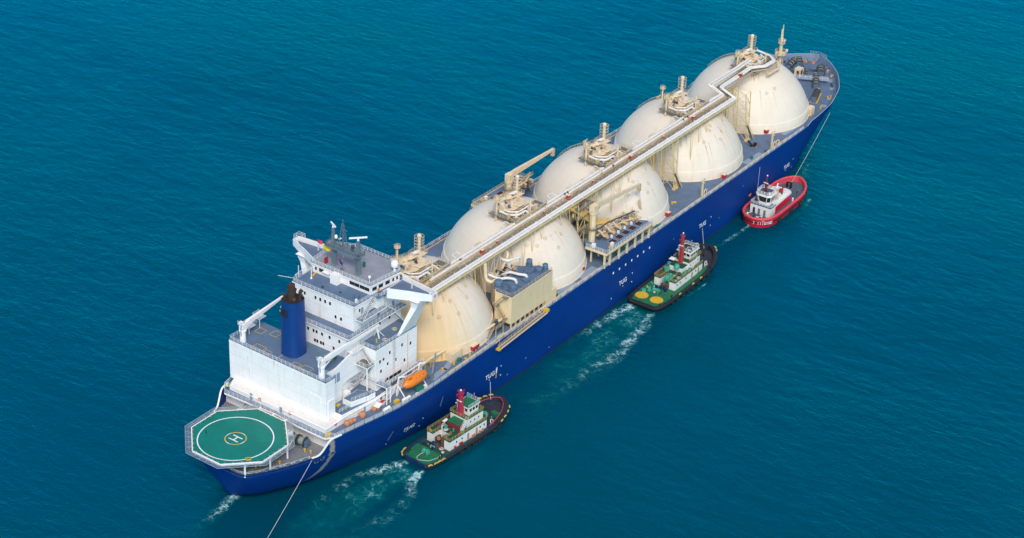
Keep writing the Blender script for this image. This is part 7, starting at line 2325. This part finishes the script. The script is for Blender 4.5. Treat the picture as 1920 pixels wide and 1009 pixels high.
MB().prism([(9.2, -4.0), (24.0, -4.0), (25.1, -2.5), (25.1, 2.5), (24.0, 4.0), (9.2, 4.0), (9.2, 1.9), (12.1, 1.9), (12.1, -1.9), (9.2, -1.9)], 4.3, 4.42).build('boat_deck', 'tug_green_dark', h1)
for x_, d_ in ((12.0, 0), (14.2, 0), (16.6, 1), (20.0, 1), (21.4, 0), (23.0, 0)):
    m = MB(); m.bb((x_-(0.35 if d_ else 0.22), -3.96, 1.75 if d_ else 2.9), (x_+(0.35 if d_ else 0.22), -3.905, 3.6 if d_ else 3.4)); m.build('door' if d_ else 'window', 'terracotta' if d_ else 'glass', h1)
for x_ in (11.2, 13.2, 13.9, 18.2, 19.0, 21.0, 22.2):
    MB().box((x_, -4.15, 1.95), (0.4, 0.4, 0.8)).build('deck_fitting', 'red_box' if x_ < 16 else 'terracotta', tA)
for pts in ([(12.2, -1.95, 4.42), (9.25, -1.95, 4.42), (9.25, -3.95, 4.42), (24.0, -3.95, 4.42), (25.0, -2.5, 4.42)], [(12.2, 1.95, 4.42), (9.25, 1.95, 4.42), (9.25, 3.95, 4.42), (24.0, 3.95, 4.42), (25.0, 2.5, 4.42)]):
    railing(pts, h=1.0, step=1.1, t=0.055).build('railing', 'rail_olive', h1)
h2 = MB().bb((17.2, -2.9, 4.42), (23.6, 2.9, 6.9)).build('upper_house', 'tug_white', tA)
MB().bb((17.1, -3.0, 6.9), (23.8, 3.0, 7.0)).build('bridge_deck', 'tug_green_dark', h2)
rail_box(17.15, 23.7, -2.95, 2.95, 7.0, 'rail_olive', h2, t=0.055)
for x_ in (18.6, 20.2, 21.8): MB().bb((x_-0.2, -2.95, 5.5), (x_+0.2, -2.905, 5.95)).build('window', 'glass', h2)
MB().bb((14.4, -2.2, 4.43), (17.18, 1.4, 6.2)).build('engine_casing', 'door_red', tA)
MB().bb((14.3, -2.3, 6.2), (17.18, 1.5, 6.3)).build('casing_top', 'tug_green', tA)
wh_ = MB().loft([[(18.8, -2.1, 7.0), (22.6, -2.1, 7.0), (22.6, 2.1, 7.0), (18.8, 2.1, 7.0)], [(18.7, -2.0, 9.3), (22.8, -2.0, 9.3), (22.8, 2.0, 9.3), (18.7, 2.0, 9.3)]]).build('wheelhouse', 'tug_white', tA)
MB().bb((18.4, -2.3, 9.3), (23.1, 2.3, 9.45)).build('wheelhouse_roof', 'tug_white', wh_)
MB().bb((18.6, -2.1, 9.45), (22.9, 2.1, 9.5)).build('roof_covering', 'tug_green', wh_)
rail_box(18.5, 23.0, -2.2, 2.2, 9.5, 'rail_white', wh_, 'sf', 1.4, 0.05)
windows_row(wh_, 'y-', -2.06, 18.9, 22.5, 3, 8.5, 0.85); windows_row(wh_, 'x-', 18.74, -1.8, 1.8, 3, 8.5, 0.85); windows_row(wh_, 'x+', 22.72, -1.9, 1.9, 4, 8.5, 0.85); windows_row(wh_, 'y+', 2.06, 18.9, 22.5, 3, 8.5, 0.85)
MB().cyl((22.4, 1.4, 9.5), (22.4, 1.4, 10.3), 0.35, 0.45, 12).build('searchlight', 'mint', wh_)
cross_mast(tA, 17.8, 6.95, 14.4, 'mast_magenta', [(12.2, 1.3, 'y'), (13.0, 1.0, 'x'), (13.8, 0.9, 'y'), (14.2, 0.7, 'x')], 0.5)
m = MB()
for k in range(9):
    a = k*0.7
    m.bar((17.8, 0, 12.0+0.28*k), (17.8+1.1*math.cos(a), 1.1*math.sin(a), 12.5+0.28*k), 0.11)
m.build('mast_fittings', 'mast_magenta', tA)
stairs((15.0, -2.9, 4.42), (17.3, -2.9, 7.0), 0.7, (0, 1, 0), ['tug_white', 'tug_white'], tA)
MB().bar((11.2, 0.5, 1.5), (11.2, 0.5, 6.6), 0.2).build('deck_post', 'white_clean', tA)
MB().cyl((13.2, 0.9, 4.42), (13.2, 0.9, 5.5), 0.42, 0.42, 12).build('ventilator', 'mint', tA)
MB().cyl((14.6, 3.0, 5.0), (15.9, 3.0, 5.0), 0.42, 0.42, 12).build('raft_canister', 'white_clean', tA)
MB().torus((9.18, -0.2, 3.9), (1, 0, 0), 0.42, 0.12, 16, 6).build('life_ring', 'orange', tA)
MB().torus((9.4, 2.9, 4.9), (1, 0, 0), 0.4, 0.12, 16, 6).build('life_ring', 'orange', tA)
MB().torus((8.0, 2.4, 1.65), (0, 0, 1), 0.7, 0.24, 16, 6).build('spare_tyre', 'rubber', tA)
MB().cyl((8.2, 0.8, 1.5), (8.2, 0.8, 2.9), 0.4, 0.4, 12).build('oil_drum', 'tug_blue', tA)
MB().cyl((8.4, -0.4, 1.5), (8.4, -0.4, 2.7), 0.55, 0.5, 12).build('capstan', 'grey_dark', tA)
MB().bb((9.6, -1.6, 1.5), (11.9, -0.6, 4.2)).build('store_box', 'brown_deck', tA)
MB().bb((10.0, 0.6, 1.5), (11.8, 1.8, 3.0)).build('store_box', 'grey_dark', tA)
tow_winch(tA, 4.6, 1.5, 'mint', 0.62, 1.0, 0.2)
tow_winch(tA, 27.0, zdA(27), 'mint', 0.95, 1.6, 0.2)
MB().bb((25.6, -2.0, zdA(25.6)), (26.2, 2.4, zdA(25.6)+1.6)).build('windlass_guard', 'tug_green', tA)
MB().bb((28.8, -3.4, zdA(29)), (30.2, -1.2, zdA(29)+0.9)).build('deck_locker', 'tug_green', tA)
MB().bb((29.0, 0.8, zdA(29)), (29.5, 2.4, zdA(29)+1.0)).build('bitts', 'tug_green_dark', tA)
MB().torus((26.4, -3.7, zdA(26)+0.5), (0.2, -1, 0.6), 0.6, 0.14, 14, 6).build('hose_coil', 'rope', tA)
MB().tube([(0.9, -0.4, 1.56), (1.6, 0.6, 1.58), (3.2, 0.8, 1.58), (4.4, 0.4, 1.8)], 0.07, 6).tube([(1.0, -0.6, 1.56), (2.4, -2.8, 1.56), (4.8, -3.6, 1.56), (6.4, -3.5, 1.56)], 0.07, 6).build('deck_rope', 'rope', tA)
for x_, y_ in ((1.6, 3.6), (2.6, 3.9), (6.2, -4.0), (5.2, -4.1)): MB().cyl((x_, y_, 1.5), (x_, y_, 2.1), 0.2, 0.2, 8).build('bitts', 'black', tA)

# --- tug B: dark hull, green after deck with two yellow discs
tB = empty('tugboat', (150.3, -30.6, 0), R(0.8))
tag(tB, 'dark-hulled tug with two yellow discs on its green after deck', 'tugboat', 'tugs working alongside')
L, B = 38.5, 11.2
zdB = lambda x: 1.6+max(0, (x-22)/16)**2*1.9
buB = lambda x: 0.4+max(0, (x-24)/14)*0.9
tug_hull(tB, L, B, TAB_WORK, zdB, buB, 'tug_dark', 'tug_dark', [(0.3, 30.0, 'tug_green'), (30.0, 37.6, 'tug_fore_dark')], 0.55)
f = MB(); O = outline(L, B, TAB_WORK)
f.tube([(x+0.3*(x/L), y*1.06, zdB(x)+buB(x)*0.55) for x, y in O if x > 28.5], 0.62, 8)
f.build('bow_fender', 'rubber', tB, smooth=True)
f = MB(); f.tube([(-0.25, y_, 1.45) for y_ in (-4.2, -2, 0, 2, 4.2)], 0.45, 8); f.build('stern_fender', 'rubber', tB, smooth=True)
pads(tB, L, B, TAB_WORK, lambda x: zdB(x)+buB(x), [0.955, 0.975], -1, out=0.8); pads(tB, L, B, TAB_WORK, lambda x: zdB(x)+buB(x), [0.90, 0.95], 1, out=0.6)
pads(tB, L, B, TAB_WORK, zdB, [0.30, 0.5, 0.62], -1, out=0.42)
tyres(tB, L, B, TAB_WORK, zdB, [7.5, 10.2, 13.6, 16.8, 19.0, 22.4, 25.6, 28.6], -1, 0.66)
tyres(tB, L, B, TAB_WORK, zdB, [7.5, 13.6, 19.0, 25.6], 1, 0.66)
for x_, y_ in ((4.3, 2.9), (4.5, -2.1)):
    MB().cyl((x_, y_, 1.63), (x_, y_, 1.66), 2.0, 2.0, 32).build('deck_disc', 'paint_yellow', tB)
h1 = MB().prism([(12.4, -3.6), (28.6, -3.6), (29.8, -2.2), (29.8, 2.2), (28.6, 3.6), (12.4, 3.6), (12.4, 1.6), (17.0, 1.6), (17.0, -1.6), (12.4, -1.6)], 1.62, 4.2).build('deckhouse', 'tug_white', tB)
MB().prism([(12.3, -3.7), (28.6, -3.7), (29.9, -2.3), (29.9, 2.3), (28.6, 3.7), (12.3, 3.7), (12.3, 1.5), (16.9, 1.5), (16.9, -1.5), (12.3, -1.5)], 4.2, 4.32).build('boat_deck', 'tug_green_dark', h1)
for pts in ([(16.9, -1.6, 4.32), (12.35, -1.6, 4.32), (12.35, -3.65, 4.32), (28.6, -3.65, 4.32)], [(16.9, 1.6, 4.32), (12.35, 1.6, 4.32), (12.35, 3.65, 4.32), (28.6, 3.65, 4.32)]):
    railing(pts, h=1.0, step=1.1, t=0.055).build('railing', 'rail_olive', h1)
for x_, d_ in ((13.6, 0), (15.4, 0), (18.8, 0), (22.4, 1), (24.6, 0), (26.2, 1)):
    MB().bb((x_-(0.4 if d_ else 0.22), -3.66, 1.8 if d_ else 2.9), (x_+(0.4 if d_ else 0.22), -3.605, 3.7 if d_ else 3.4)).build('door' if d_ else 'window', 'terracotta' if d_ else 'glass', h1)
h2 = MB().bb((21.6, -2.6, 4.32), (28.4, 2.6, 6.8)).build('upper_house', 'tug_white', tB)
MB().bb((18.6, -2.2, 4.33), (21.58, 2.2, 6.0)).build('funnel_casing', 'tug_white', h2)
MB().bb((18.5, -2.3, 6.0), (21.58, 2.3, 6.1)).build('casing_top', 'tug_green_dark', h2)
MB().bb((21.5, -2.8, 6.8), (28.8, 2.8, 6.9)).build('bridge_deck', 'tug_green_dark', h2)
rail_box(21.6, 28.7, -2.7, 2.7, 6.9, 'rail_olive', h2, 'sfp', t=0.055)
windows_row(h2, 'y-', -2.62, 22.2, 28.0, 4, 5.6, 0.5, 0.5)
wh_ = MB().loft([[(23.4, -2.0, 6.9), (27.4, -2.0, 6.9), (27.4, 2.0, 6.9), (23.4, 2.0, 6.9)], [(23.2, -2.1, 9.1), (27.6, -2.1, 9.1), (27.6, 2.1, 9.1), (23.2, 2.1, 9.1)]]).build('wheelhouse', 'tug_white', tB)
MB().bb((22.6, -2.5, 9.1), (28.0, 2.5, 9.3)).build('wheelhouse_roof', 'tug_white', wh_)
MB().bb((23.2, -2.1, 9.3), (27.6, 2.1, 9.33)).build('roof_covering', 'tug_green_dark', wh_)
rail_box(23.2, 27.8, -2.3, 2.3, 9.33, 'rail_white', wh_, 'asfp', 1.0, 0.06)
windows_row(wh_, 'y-', -2.08, 23.5, 27.3, 3, 8.25, 0.8); windows_row(wh_, 'x-', 23.28, -1.9, 1.9, 3, 8.25, 0.8); windows_row(wh_, 'x+', 27.5, -1.9, 1.9, 4, 8.25, 0.8); windows_row(wh_, 'y+', 2.08, 23.5, 27.3, 3, 8.25, 0.8)
cross_mast(tB, 21.4, 6.0, 16.0, 'mast_red', [(13.4, 0.9, 'y'), (14.4, 0.8, 'x'), (15.2, 0.6, 'y')], 0.46)
MB().bb((19.9, 1.6, 6.9), (21.6, 3.4, 7.0)).build('mast_platform', 'white_clean', tB)
stairs((23.2, -2.9, 4.32), (25.4, -2.9, 6.9), 0.7, (0, 1, 0), ['tug_white', 'tug_white'], tB)
tow_winch(tB, 14.9, 1.65, 'mint', 1.7, 1.2, 0.0)
MB().cyl((17.6, 2.5, 4.32), (17.6, 2.5, 5.3), 0.9, 0.9, 16).build('ventilator', 'mint', tB, smooth=True)
MB().cyl((19.8, 3.0, 4.32), (19.8, 3.0, 5.9), 0.6, 0.6, 14).build('ventilator', 'mint', tB, smooth=True)
MB().lathe([(0.8, 4.32), (0.85, 5.1), (0.6, 5.6), (0.05, 5.8)], (18.0, -0.6, 1.6), 16).build('ventilator', 'mint', tB, smooth=True)
for x_, y_ in ((19.4, -2.9), (21.6, -3.0)): MB().box((x_, y_, 4.75), (0.9, 0.6, 0.8), 0.3).build('deck_fitting', 'mint', tB)
tow_winch(tB, 8.4, 1.62, 'mint', 0.7, 1.4, 0.6)
MB().cyl((8.0, 2.6, 1.6), (8.0, 2.6, 2.8), 0.6, 0.5, 12).build('capstan', 'mint', tB, smooth=True)
MB().box((6.6, 3.6, 2.0), (0.8, 1.2, 0.8), 0.4).build('deck_fitting', 'mint', tB)
for x_, y_ in ((10.2, 1.4), (10.8, 0.4), (11.2, -0.6), (10.4, -1.6)): MB().cyl((x_, y_, 1.6), (x_, y_, 2.7), 0.42, 0.42, 12).build('oil_drum', 'tug_blue', tB, smooth=True)
MB().bb((12.6, -1.4, 1.6), (13.8, 1.4, 2.4)).build('store_box', 'brown_deck', tB)
MB().bb((14.0, 2.0, 4.33), (16.4, 3.4, 4.4)).build('wood_deck', 'brown_deck', h1)
MB().bb((31.4, -2.6, zdB(31)), (31.9, 2.6, zdB(31)+1.2)).build('windlass_guard', 'tug_fore_dark', tB)
tow_winch(tB, 30.9, zdB(31), 'mint', 0.7, 1.6, 1.2)
MB().torus((31.2, -3.4, zdB(31)+0.5), (0.2, -1, 0.8), 0.6, 0.14, 14, 6).torus((30.4, -3.6, zdB(30)+0.4), (0.2, -1, 0.4), 0.5, 0.12, 14, 6).build('hose_coil', 'rope', tB)
for x_, y_ in ((1.2, 4.6), (2.0, -4.6), (8.6, -4.8), (34.6, 0.4), (34.6, -0.6)): MB().cyl((x_, y_, zdB(x_)), (x_, y_, zdB(x_)+0.7), 0.22, 0.22, 8).build('bitts', 'black', tB)

# --- tug C: red oval hull near the bow
tC = empty('tugboat', (215.6, -30.2, 0), R(1.5))
tag(tC, 'red oval-hulled tug with white wheelhouse near the bow', 'tugboat', 'tugs working alongside')
L, B = 32.6, 11.6
zdC = lambda x: 2.0+max(0, (x-22)/10)**2*0.9
buC = lambda x: 1.15+max(0, (x-20)/12)*0.5
tug_hull(tC, L, B, TAB_OVAL, zdC, buC, 'tug_red', 'tug_red_top', [(0.4, 32.2, 'tug_deck_grey')], 0.20, 'tug_red_top', 'black')
O = outline(L, B, TAB_OVAL)
f = MB(); f.tube([(x, y*0.975, zdC(x)+buC(x)+0.06) for x, y in O], 0.42, 8); f.build('cap_fender', 'tug_red_top', tC, smooth=True)
f = MB(); f.tube([(x+(x-L/2)*0.01, y*1.05, zdC(x)+0.6) for x, y in O if x > 26], 0.42, 8); f.build('bow_fender', 'rubber', tC, smooth=True)
for k in range(12):
    u = 0.004+0.011*k
    for s_ in (-1,):
        x_ = u*L; y_ = interp(TAB_OVAL, u)*B/2
        MB().box((x_-0.22, s_*(y_+0.18), 1.9), (0.14, 0.14, 0.9)).build('fender_bracket', 'paint_white', tC)
tyres(tC, L, B, TAB_OVAL, zdC, [8.0, 16.0, 22.6], -1, 0.6); tyres(tC, L, B, TAB_OVAL, zdC, [8.0, 16.0], 1, 0.6)
h1 = MB().prism([(5.6, -3.6), (9.0, -3.6), (9.0, 3.6), (5.6, 3.6)], 2.0, 5.2).build('aft_house', 'tug_white', tC)
h1b = MB().prism([(9.02, -3.5), (20.6, -3.2), (21.6, -2.0), (21.6, 2.0), (20.6, 3.2), (9.02, 3.5)], 2.0, 4.6).build('side_house', 'tug_red', tC)
MB().prism([(9.02, -3.65), (20.6, -3.35), (21.7, -2.1), (21.7, 2.1), (20.6, 3.35), (9.02, 3.65)], 4.6, 5.2).build('house_top', 'tug_white', h1b)
for y_ in (-1.6, 0.4, 2.2): MB().bb((5.53, y_-0.4, 2.1), (5.598, y_+0.4, 4.1)).build('door', 'tug_blue' if y_ > 2 else 'grey_mast', h1)
MB().bb((5.5, -3.7, 5.2), (9.2, 3.7, 5.32)).build('boat_deck', 'tug_deck_grey', h1)
rail_box(5.6, 9.2, -3.6, 3.6, 5.32, 'rail_white', h1, 'asp', 1.0, 0.07)
whp_ = lambda x0, x1, w, z, c=1.0: [(x0, -w+c, z), (x0+c, -w, z), (x1-c, -w, z), (x1, -w+c, z), (x1, w-c, z), (x1-c, w, z), (x0+c, w, z), (x0, w-c, z)]
wl_ = MB().loft([whp_(6.6, 11.4, 2.3, 5.32), whp_(6.6, 11.4, 2.3, 6.3)]).build('wheelhouse', 'tug_white', tC)
MB().loft([whp_(6.7, 11.3, 2.2, 6.3), whp_(6.2, 11.6, 2.6, 8.5)]).build('window_band', 'glass', wl_)
mu = MB()
for (a, b) in zip(whp_(6.66, 11.34, 2.24, 6.3), whp_(6.16, 11.64, 2.65, 8.5)): mu.bar(a, b, 0.2)
mu.build('mullions', 'tug_white', wl_)
MB().loft([whp_(5.9, 11.9, 2.85, 8.5), whp_(6.0, 11.8, 2.75, 9.0)]).build('wheelhouse_roof', 'tug_white', wl_)
MB().loft([whp_(6.4, 11.4, 2.3, 9.0), whp_(6.4, 11.4, 2.3, 9.03)]).build('roof_covering', 'tug_deck_grey', wl_)
railing(whp_(6.2, 11.6, 2.5, 9.0), h=1.1, step=0.9, t=0.08, closed=True).build('railing', 'white_clean', wl_)
cross_mast(tC, 8.2, 9.0, 14.8, 'door_red', [(13.0, 0.7, 'x'), (11.4, 0.5, 'y')], 0.24)
MB().bar((6.6, 2.2, 9.0), (6.6, 2.2, 18.0), 0.06).build('whip_aerial', 'rail_white', tC)
for y_ in (-1.9, 1.9):
    fu = MB(); fu.cyl((13.0, y_, 5.2), (12.6, y_, 9.0), 0.55, 0.5, 14); fu.build('funnel', 'cream_rusty', tC, smooth=True)
MB().bb((13.8, -2.6, 5.2), (19.0, 2.6, 5.6)).build('engine_hatch', 'tug_white', tC)
MB().cyl((15.2, 0.8, 5.6), (15.2, 0.8, 6.6), 0.7, 0.6, 14).build('ventilator', 'grey_mast', tC)
MB().cyl((17.6, -1.0, 5.6), (17.6, -1.0, 6.7), 0.7, 0.7, 14).build('fire_monitor', 'red_box', tC)
MB().bar((17.6, -1.0, 6.7), (19.0, -1.6, 7.3), 0.3).build('monitor_barrel', 'red_box', tC)
MB().bar((18.4, 1.0, 5.6), (19.4, 1.2, 7.4), 0.3).build('fire_monitor', 'white_clean', tC)
tow_winch(tC, 24.4, zdC(24), 'grey_dark', 0.95, 2.4, 0.6)
MB().bb((22.4, -1.0, zdC(22)), (23.2, 2.0, zdC(22)+1.4)).build('winch_guard', 'grey_mast', tC)
MB().bar((28.0, 0.4, zdC(28)), (28.0, 0.4, zdC(28)+2.0), 0.5).bar((28.0, 1.8, zdC(28)), (28.0, 1.8, zdC(28)+2.0), 0.5).bar((28.0, 0.4, zdC(28)+1.9), (28.0, 1.8, zdC(28)+1.9), 0.3).build('towing_staple', 'black', tC)
for x_, y_ in ((3.2, -1.4), (3.0, 0.8), (3.4, 2.6)): MB().cyl((x_, y_, 2.0), (x_, y_, 2.7), 0.25, 0.25, 10).build('bitts', 'black' if y_ else 'orange', tC)
MB().box((2.6, 2.4, 2.25), (0.8, 0.6, 0.5), 0.3).build('deck_locker', 'orange', tC)
MB().cyl((20.8, -4.0, 2.0), (20.8, -4.0, 3.1), 0.35, 0.35, 10).build('ventilator', 'tug_white', tC)
fl_ = flag([(5.0, 3.4, 8.8), (4.2, 3.9, 8.5), (4.2, 3.9, 7.9), (5.0, 3.4, 8.2)], 'orange', 'ensign', '')
fl_.parent = tC
MB().bar((5.1, 3.4, 5.2), (4.8, 3.4, 9.2), 0.06).build('ensign_staff', 'door_red', tC)
for k, (u0, s_) in enumerate(((0.02, 1), (0.03, -1), (0.80, -1))):
    # painted name plates on the bulwark: short white strokes
    x_ = u0*L+0.2; y_ = interp(TAB_OVAL, u0)*B/2
    x2 = x_+0.9; y2 = interp(TAB_OVAL, min(1, x2/L))*B/2
    ang = math.atan2((y2-y_)*s_, x2-x_)
    for q in range(4):
        MB().box((q*0.24, 0, 0), (0.15, 0.08, 0.17)).build('name_stroke', 'paint_white', tC, (x_-0.12, s_*(y_+0.12), zdC(x_)+buC(x_)*0.55), rz=ang)


# small loose gear on the tugs: lockers, coils, buckets
def clutter(root, rects, n, mats, seed):
    rg = random.Random(seed)
    for k in range(n):
        x0, x1, y0, y1, z = rg.choice(rects)
        x_, y_ = rg.uniform(x0, x1), rg.uniform(y0, y1)
        q = rg.random()
        if q < 0.45: MB().box((x_, y_, z+0.2), (rg.uniform(.3, .9), rg.uniform(.3, .7), 0.4+rg.uniform(0, .5)), rg.uniform(0, 3)).build('deck_locker', rg.choice(mats), root)
        elif q < 0.75: MB().torus((x_, y_, z+0.1), (0, 0, 1), rg.uniform(.3, .55), 0.1, 12, 5).torus((x_+0.03, y_, z+0.25), (0, 0, 1), rg.uniform(.28, .45), 0.09, 12, 5).build('rope_coil', rg.choice(('rope', 'rope', 'grey_dark')), root)
        else: MB().cyl((x_, y_, z), (x_, y_, z+rg.uniform(.4, .9)), 0.22, 0.24, 8).build('deck_fitting', rg.choice(mats), root)
clutter(tA, [(7.0, 9.0, -3.6, 3.6, 1.52), (25.5, 29.5, -3.2, 3.2, zdA(27)), (9.6, 16.5, -3.6, -2.4, 4.42), (9.6, 16.5, 2.4, 3.6, 4.42), (12.5, 14.2, -2, 2, 4.42)], 26, ['tug_green', 'grey_dark', 'brown_deck', 'red_box', 'mint', 'cream_yellow', 'tug_blue'], 3)
clutter(tB, [(7.0, 12.0, -4.2, 4.2, 1.62), (30.2, 33.5, -3.0, 3.0, zdB(31.5)), (12.8, 21.0, -3.4, -2.4, 4.32), (17.2, 21, -2, 3.2, 4.32), (24, 27, -1.8, 1.8, 9.33)], 34, ['mint', 'grey_dark', 'brown_deck', 'tug_blue', 'mint', 'cream_yellow'], 5)
clutter(tC, [(2.0, 5.0, -3.4, 3.4, 2.0), (22.4, 28.5, -3.6, 3.6, zdC(25)), (14.0, 19.0, -2.2, 2.2, 5.6), (6.8, 11.0, -1.8, 1.8, 9.03)], 28, ['grey_dark', 'grey_mast', 'white_clean', 'red_box', 'black'], 8)

# ------------------------------------------------------------------ lines
def line(p, q, sag, r, label):
    P, Q = Vector(p), Vector(q)
    pts = []
    for i in range(25):
        t = i/24
        v = P.lerp(Q, t); v.z -= sag*4*t*(1-t)
        pts.append(v)
    o = MB().tube(pts, r, 6).build('tow_line', 'rope')
    return tag(o, label, 'rope', 'tow lines')
line((18.0, -17.1, 12.4), (-16.5, -26.0, 2.2), 0.3, 0.06, 'pale tow line running from the stern chock out of the picture')
line((280.6, -22.6, 14.6), (244.2, -28.9, 4.4), 0.5, 0.06, 'pale tow line from the bow bulwark down to the red tug')
line((83.8, -23.65, 5.0), (77.6, -28.4, 4.4), 0.1, 0.08, 'short line from the hull to the foredeck of the blue green-decked tug')
line((195.8, -23.65, 4.8), (186.4, -29.8, 4.6), 0.1, 0.08, 'short line from the hull to the bow of the dark tug with yellow discs')

# ------------------------------------------------------------------ propeller wash on the sea
ribbon([(151.5, -27.6), (145.0, -26.6), (138.0, -26.0), (131.0, -25.4), (122.0, -25.4), (110, -26)], [2.0, 3.0, 2.8, 3.0, 3.2, 3.0], 0.05, 'foam_dense', 'foam', 'white wash between the dark tug and the blue hull')
ribbon([(151.2, -34.0), (146.0, -35.4), (140.3, -36.8), (132.4, -37.6), (125.0, -38.6), (114.7, -38.6), (103.2, -37.4), (88.0, -36.0), (72, -36)], [1.2, 2.0, 2.6, 3.0, 3.6, 4.4, 5.2, 6.5, 7.5], 0.06, 'foam_dense', 'foam', 'long white wake trailing from the stern of the dark tug')
ribbon([(150, -31), (136, -31.5), (120, -32), (98, -33), (76, -34)], [4, 6.5, 8, 9, 9], 0.035, 'foam_thin', 'foam', 'thin foam streaks spread behind the dark tug')
ribbon([(46.8, -24.8), (43.5, -24.0), (38.5, -21.8), (32.4, -19.0), (25.0, -18.6), (17.0, -18.6), (8, -19)], [1.6, 2.4, 2.6, 2.6, 3.0, 3.6, 4.0], 0.05, 'foam_dense', 'foam', 'white wash between the blue tug and the ship stern')
ribbon([(46.0, -30.2), (42.5, -30.8), (38.6, -31.6), (34.6, -34.4), (27.3, -35.6), (18.0, -35.2), (6.0, -33.6), (-8, -33)], [1.1, 1.8, 2.3, 2.8, 3.2, 4.2, 5.5, 7.0], 0.06, 'foam_dense', 'foam', 'white wake curving away behind the blue tug')
ribbon([(45, -27), (34, -26), (20, -25), (4, -25), (-14, -26)], [4, 6, 8, 9, 10], 0.035, 'foam_thin', 'foam', 'thin foam streaks spread behind the blue tug')
ribbon([(10.5, -0.6), (6.0, -0.6), (1.0, -1.4), (-5.0, -2.0), (-14, -2.4)], [1.4, 2.2, 2.6, 2.8, 3.0], 0.05, 'foam_dense', 'foam', 'foam trailing from under the ship stern')
ribbon([(246.0, -35.4), (241.0, -36.4), (235.0, -37.4), (229.0, -37.8), (222.0, -37.2)], [0.8, 1.4, 1.6, 1.5, 1.2], 0.05, 'foam_thin', 'foam', 'white splash along the outer side of the red tug')
ribbon([(217.5, -29.4), (212.0, -29.3), (205.0, -29.0), (197.0, -28.4), (186, -27)], [0.9, 1.0, 1.2, 1.4, 1.5], 0.05, 'foam_dense', 'foam', 'narrow wake between the red tug and the dark tug')
ribbon([(176.0, -37.8), (170.0, -37.6), (163.0, -37.2), (155.0, -36.8)], [0.4, 0.7, 0.8, 0.9], 0.05, 'foam_thin', 'foam', 'thin foam line along the outer side of the dark tug')
ribbon([(268, -23.0), (262, -25.0), (254, -27), (246, -29)], [1.4, 2.4, 3.0, 3.0], 0.05, 'foam_thin', 'foam', 'light foam patch under the bow tow line')
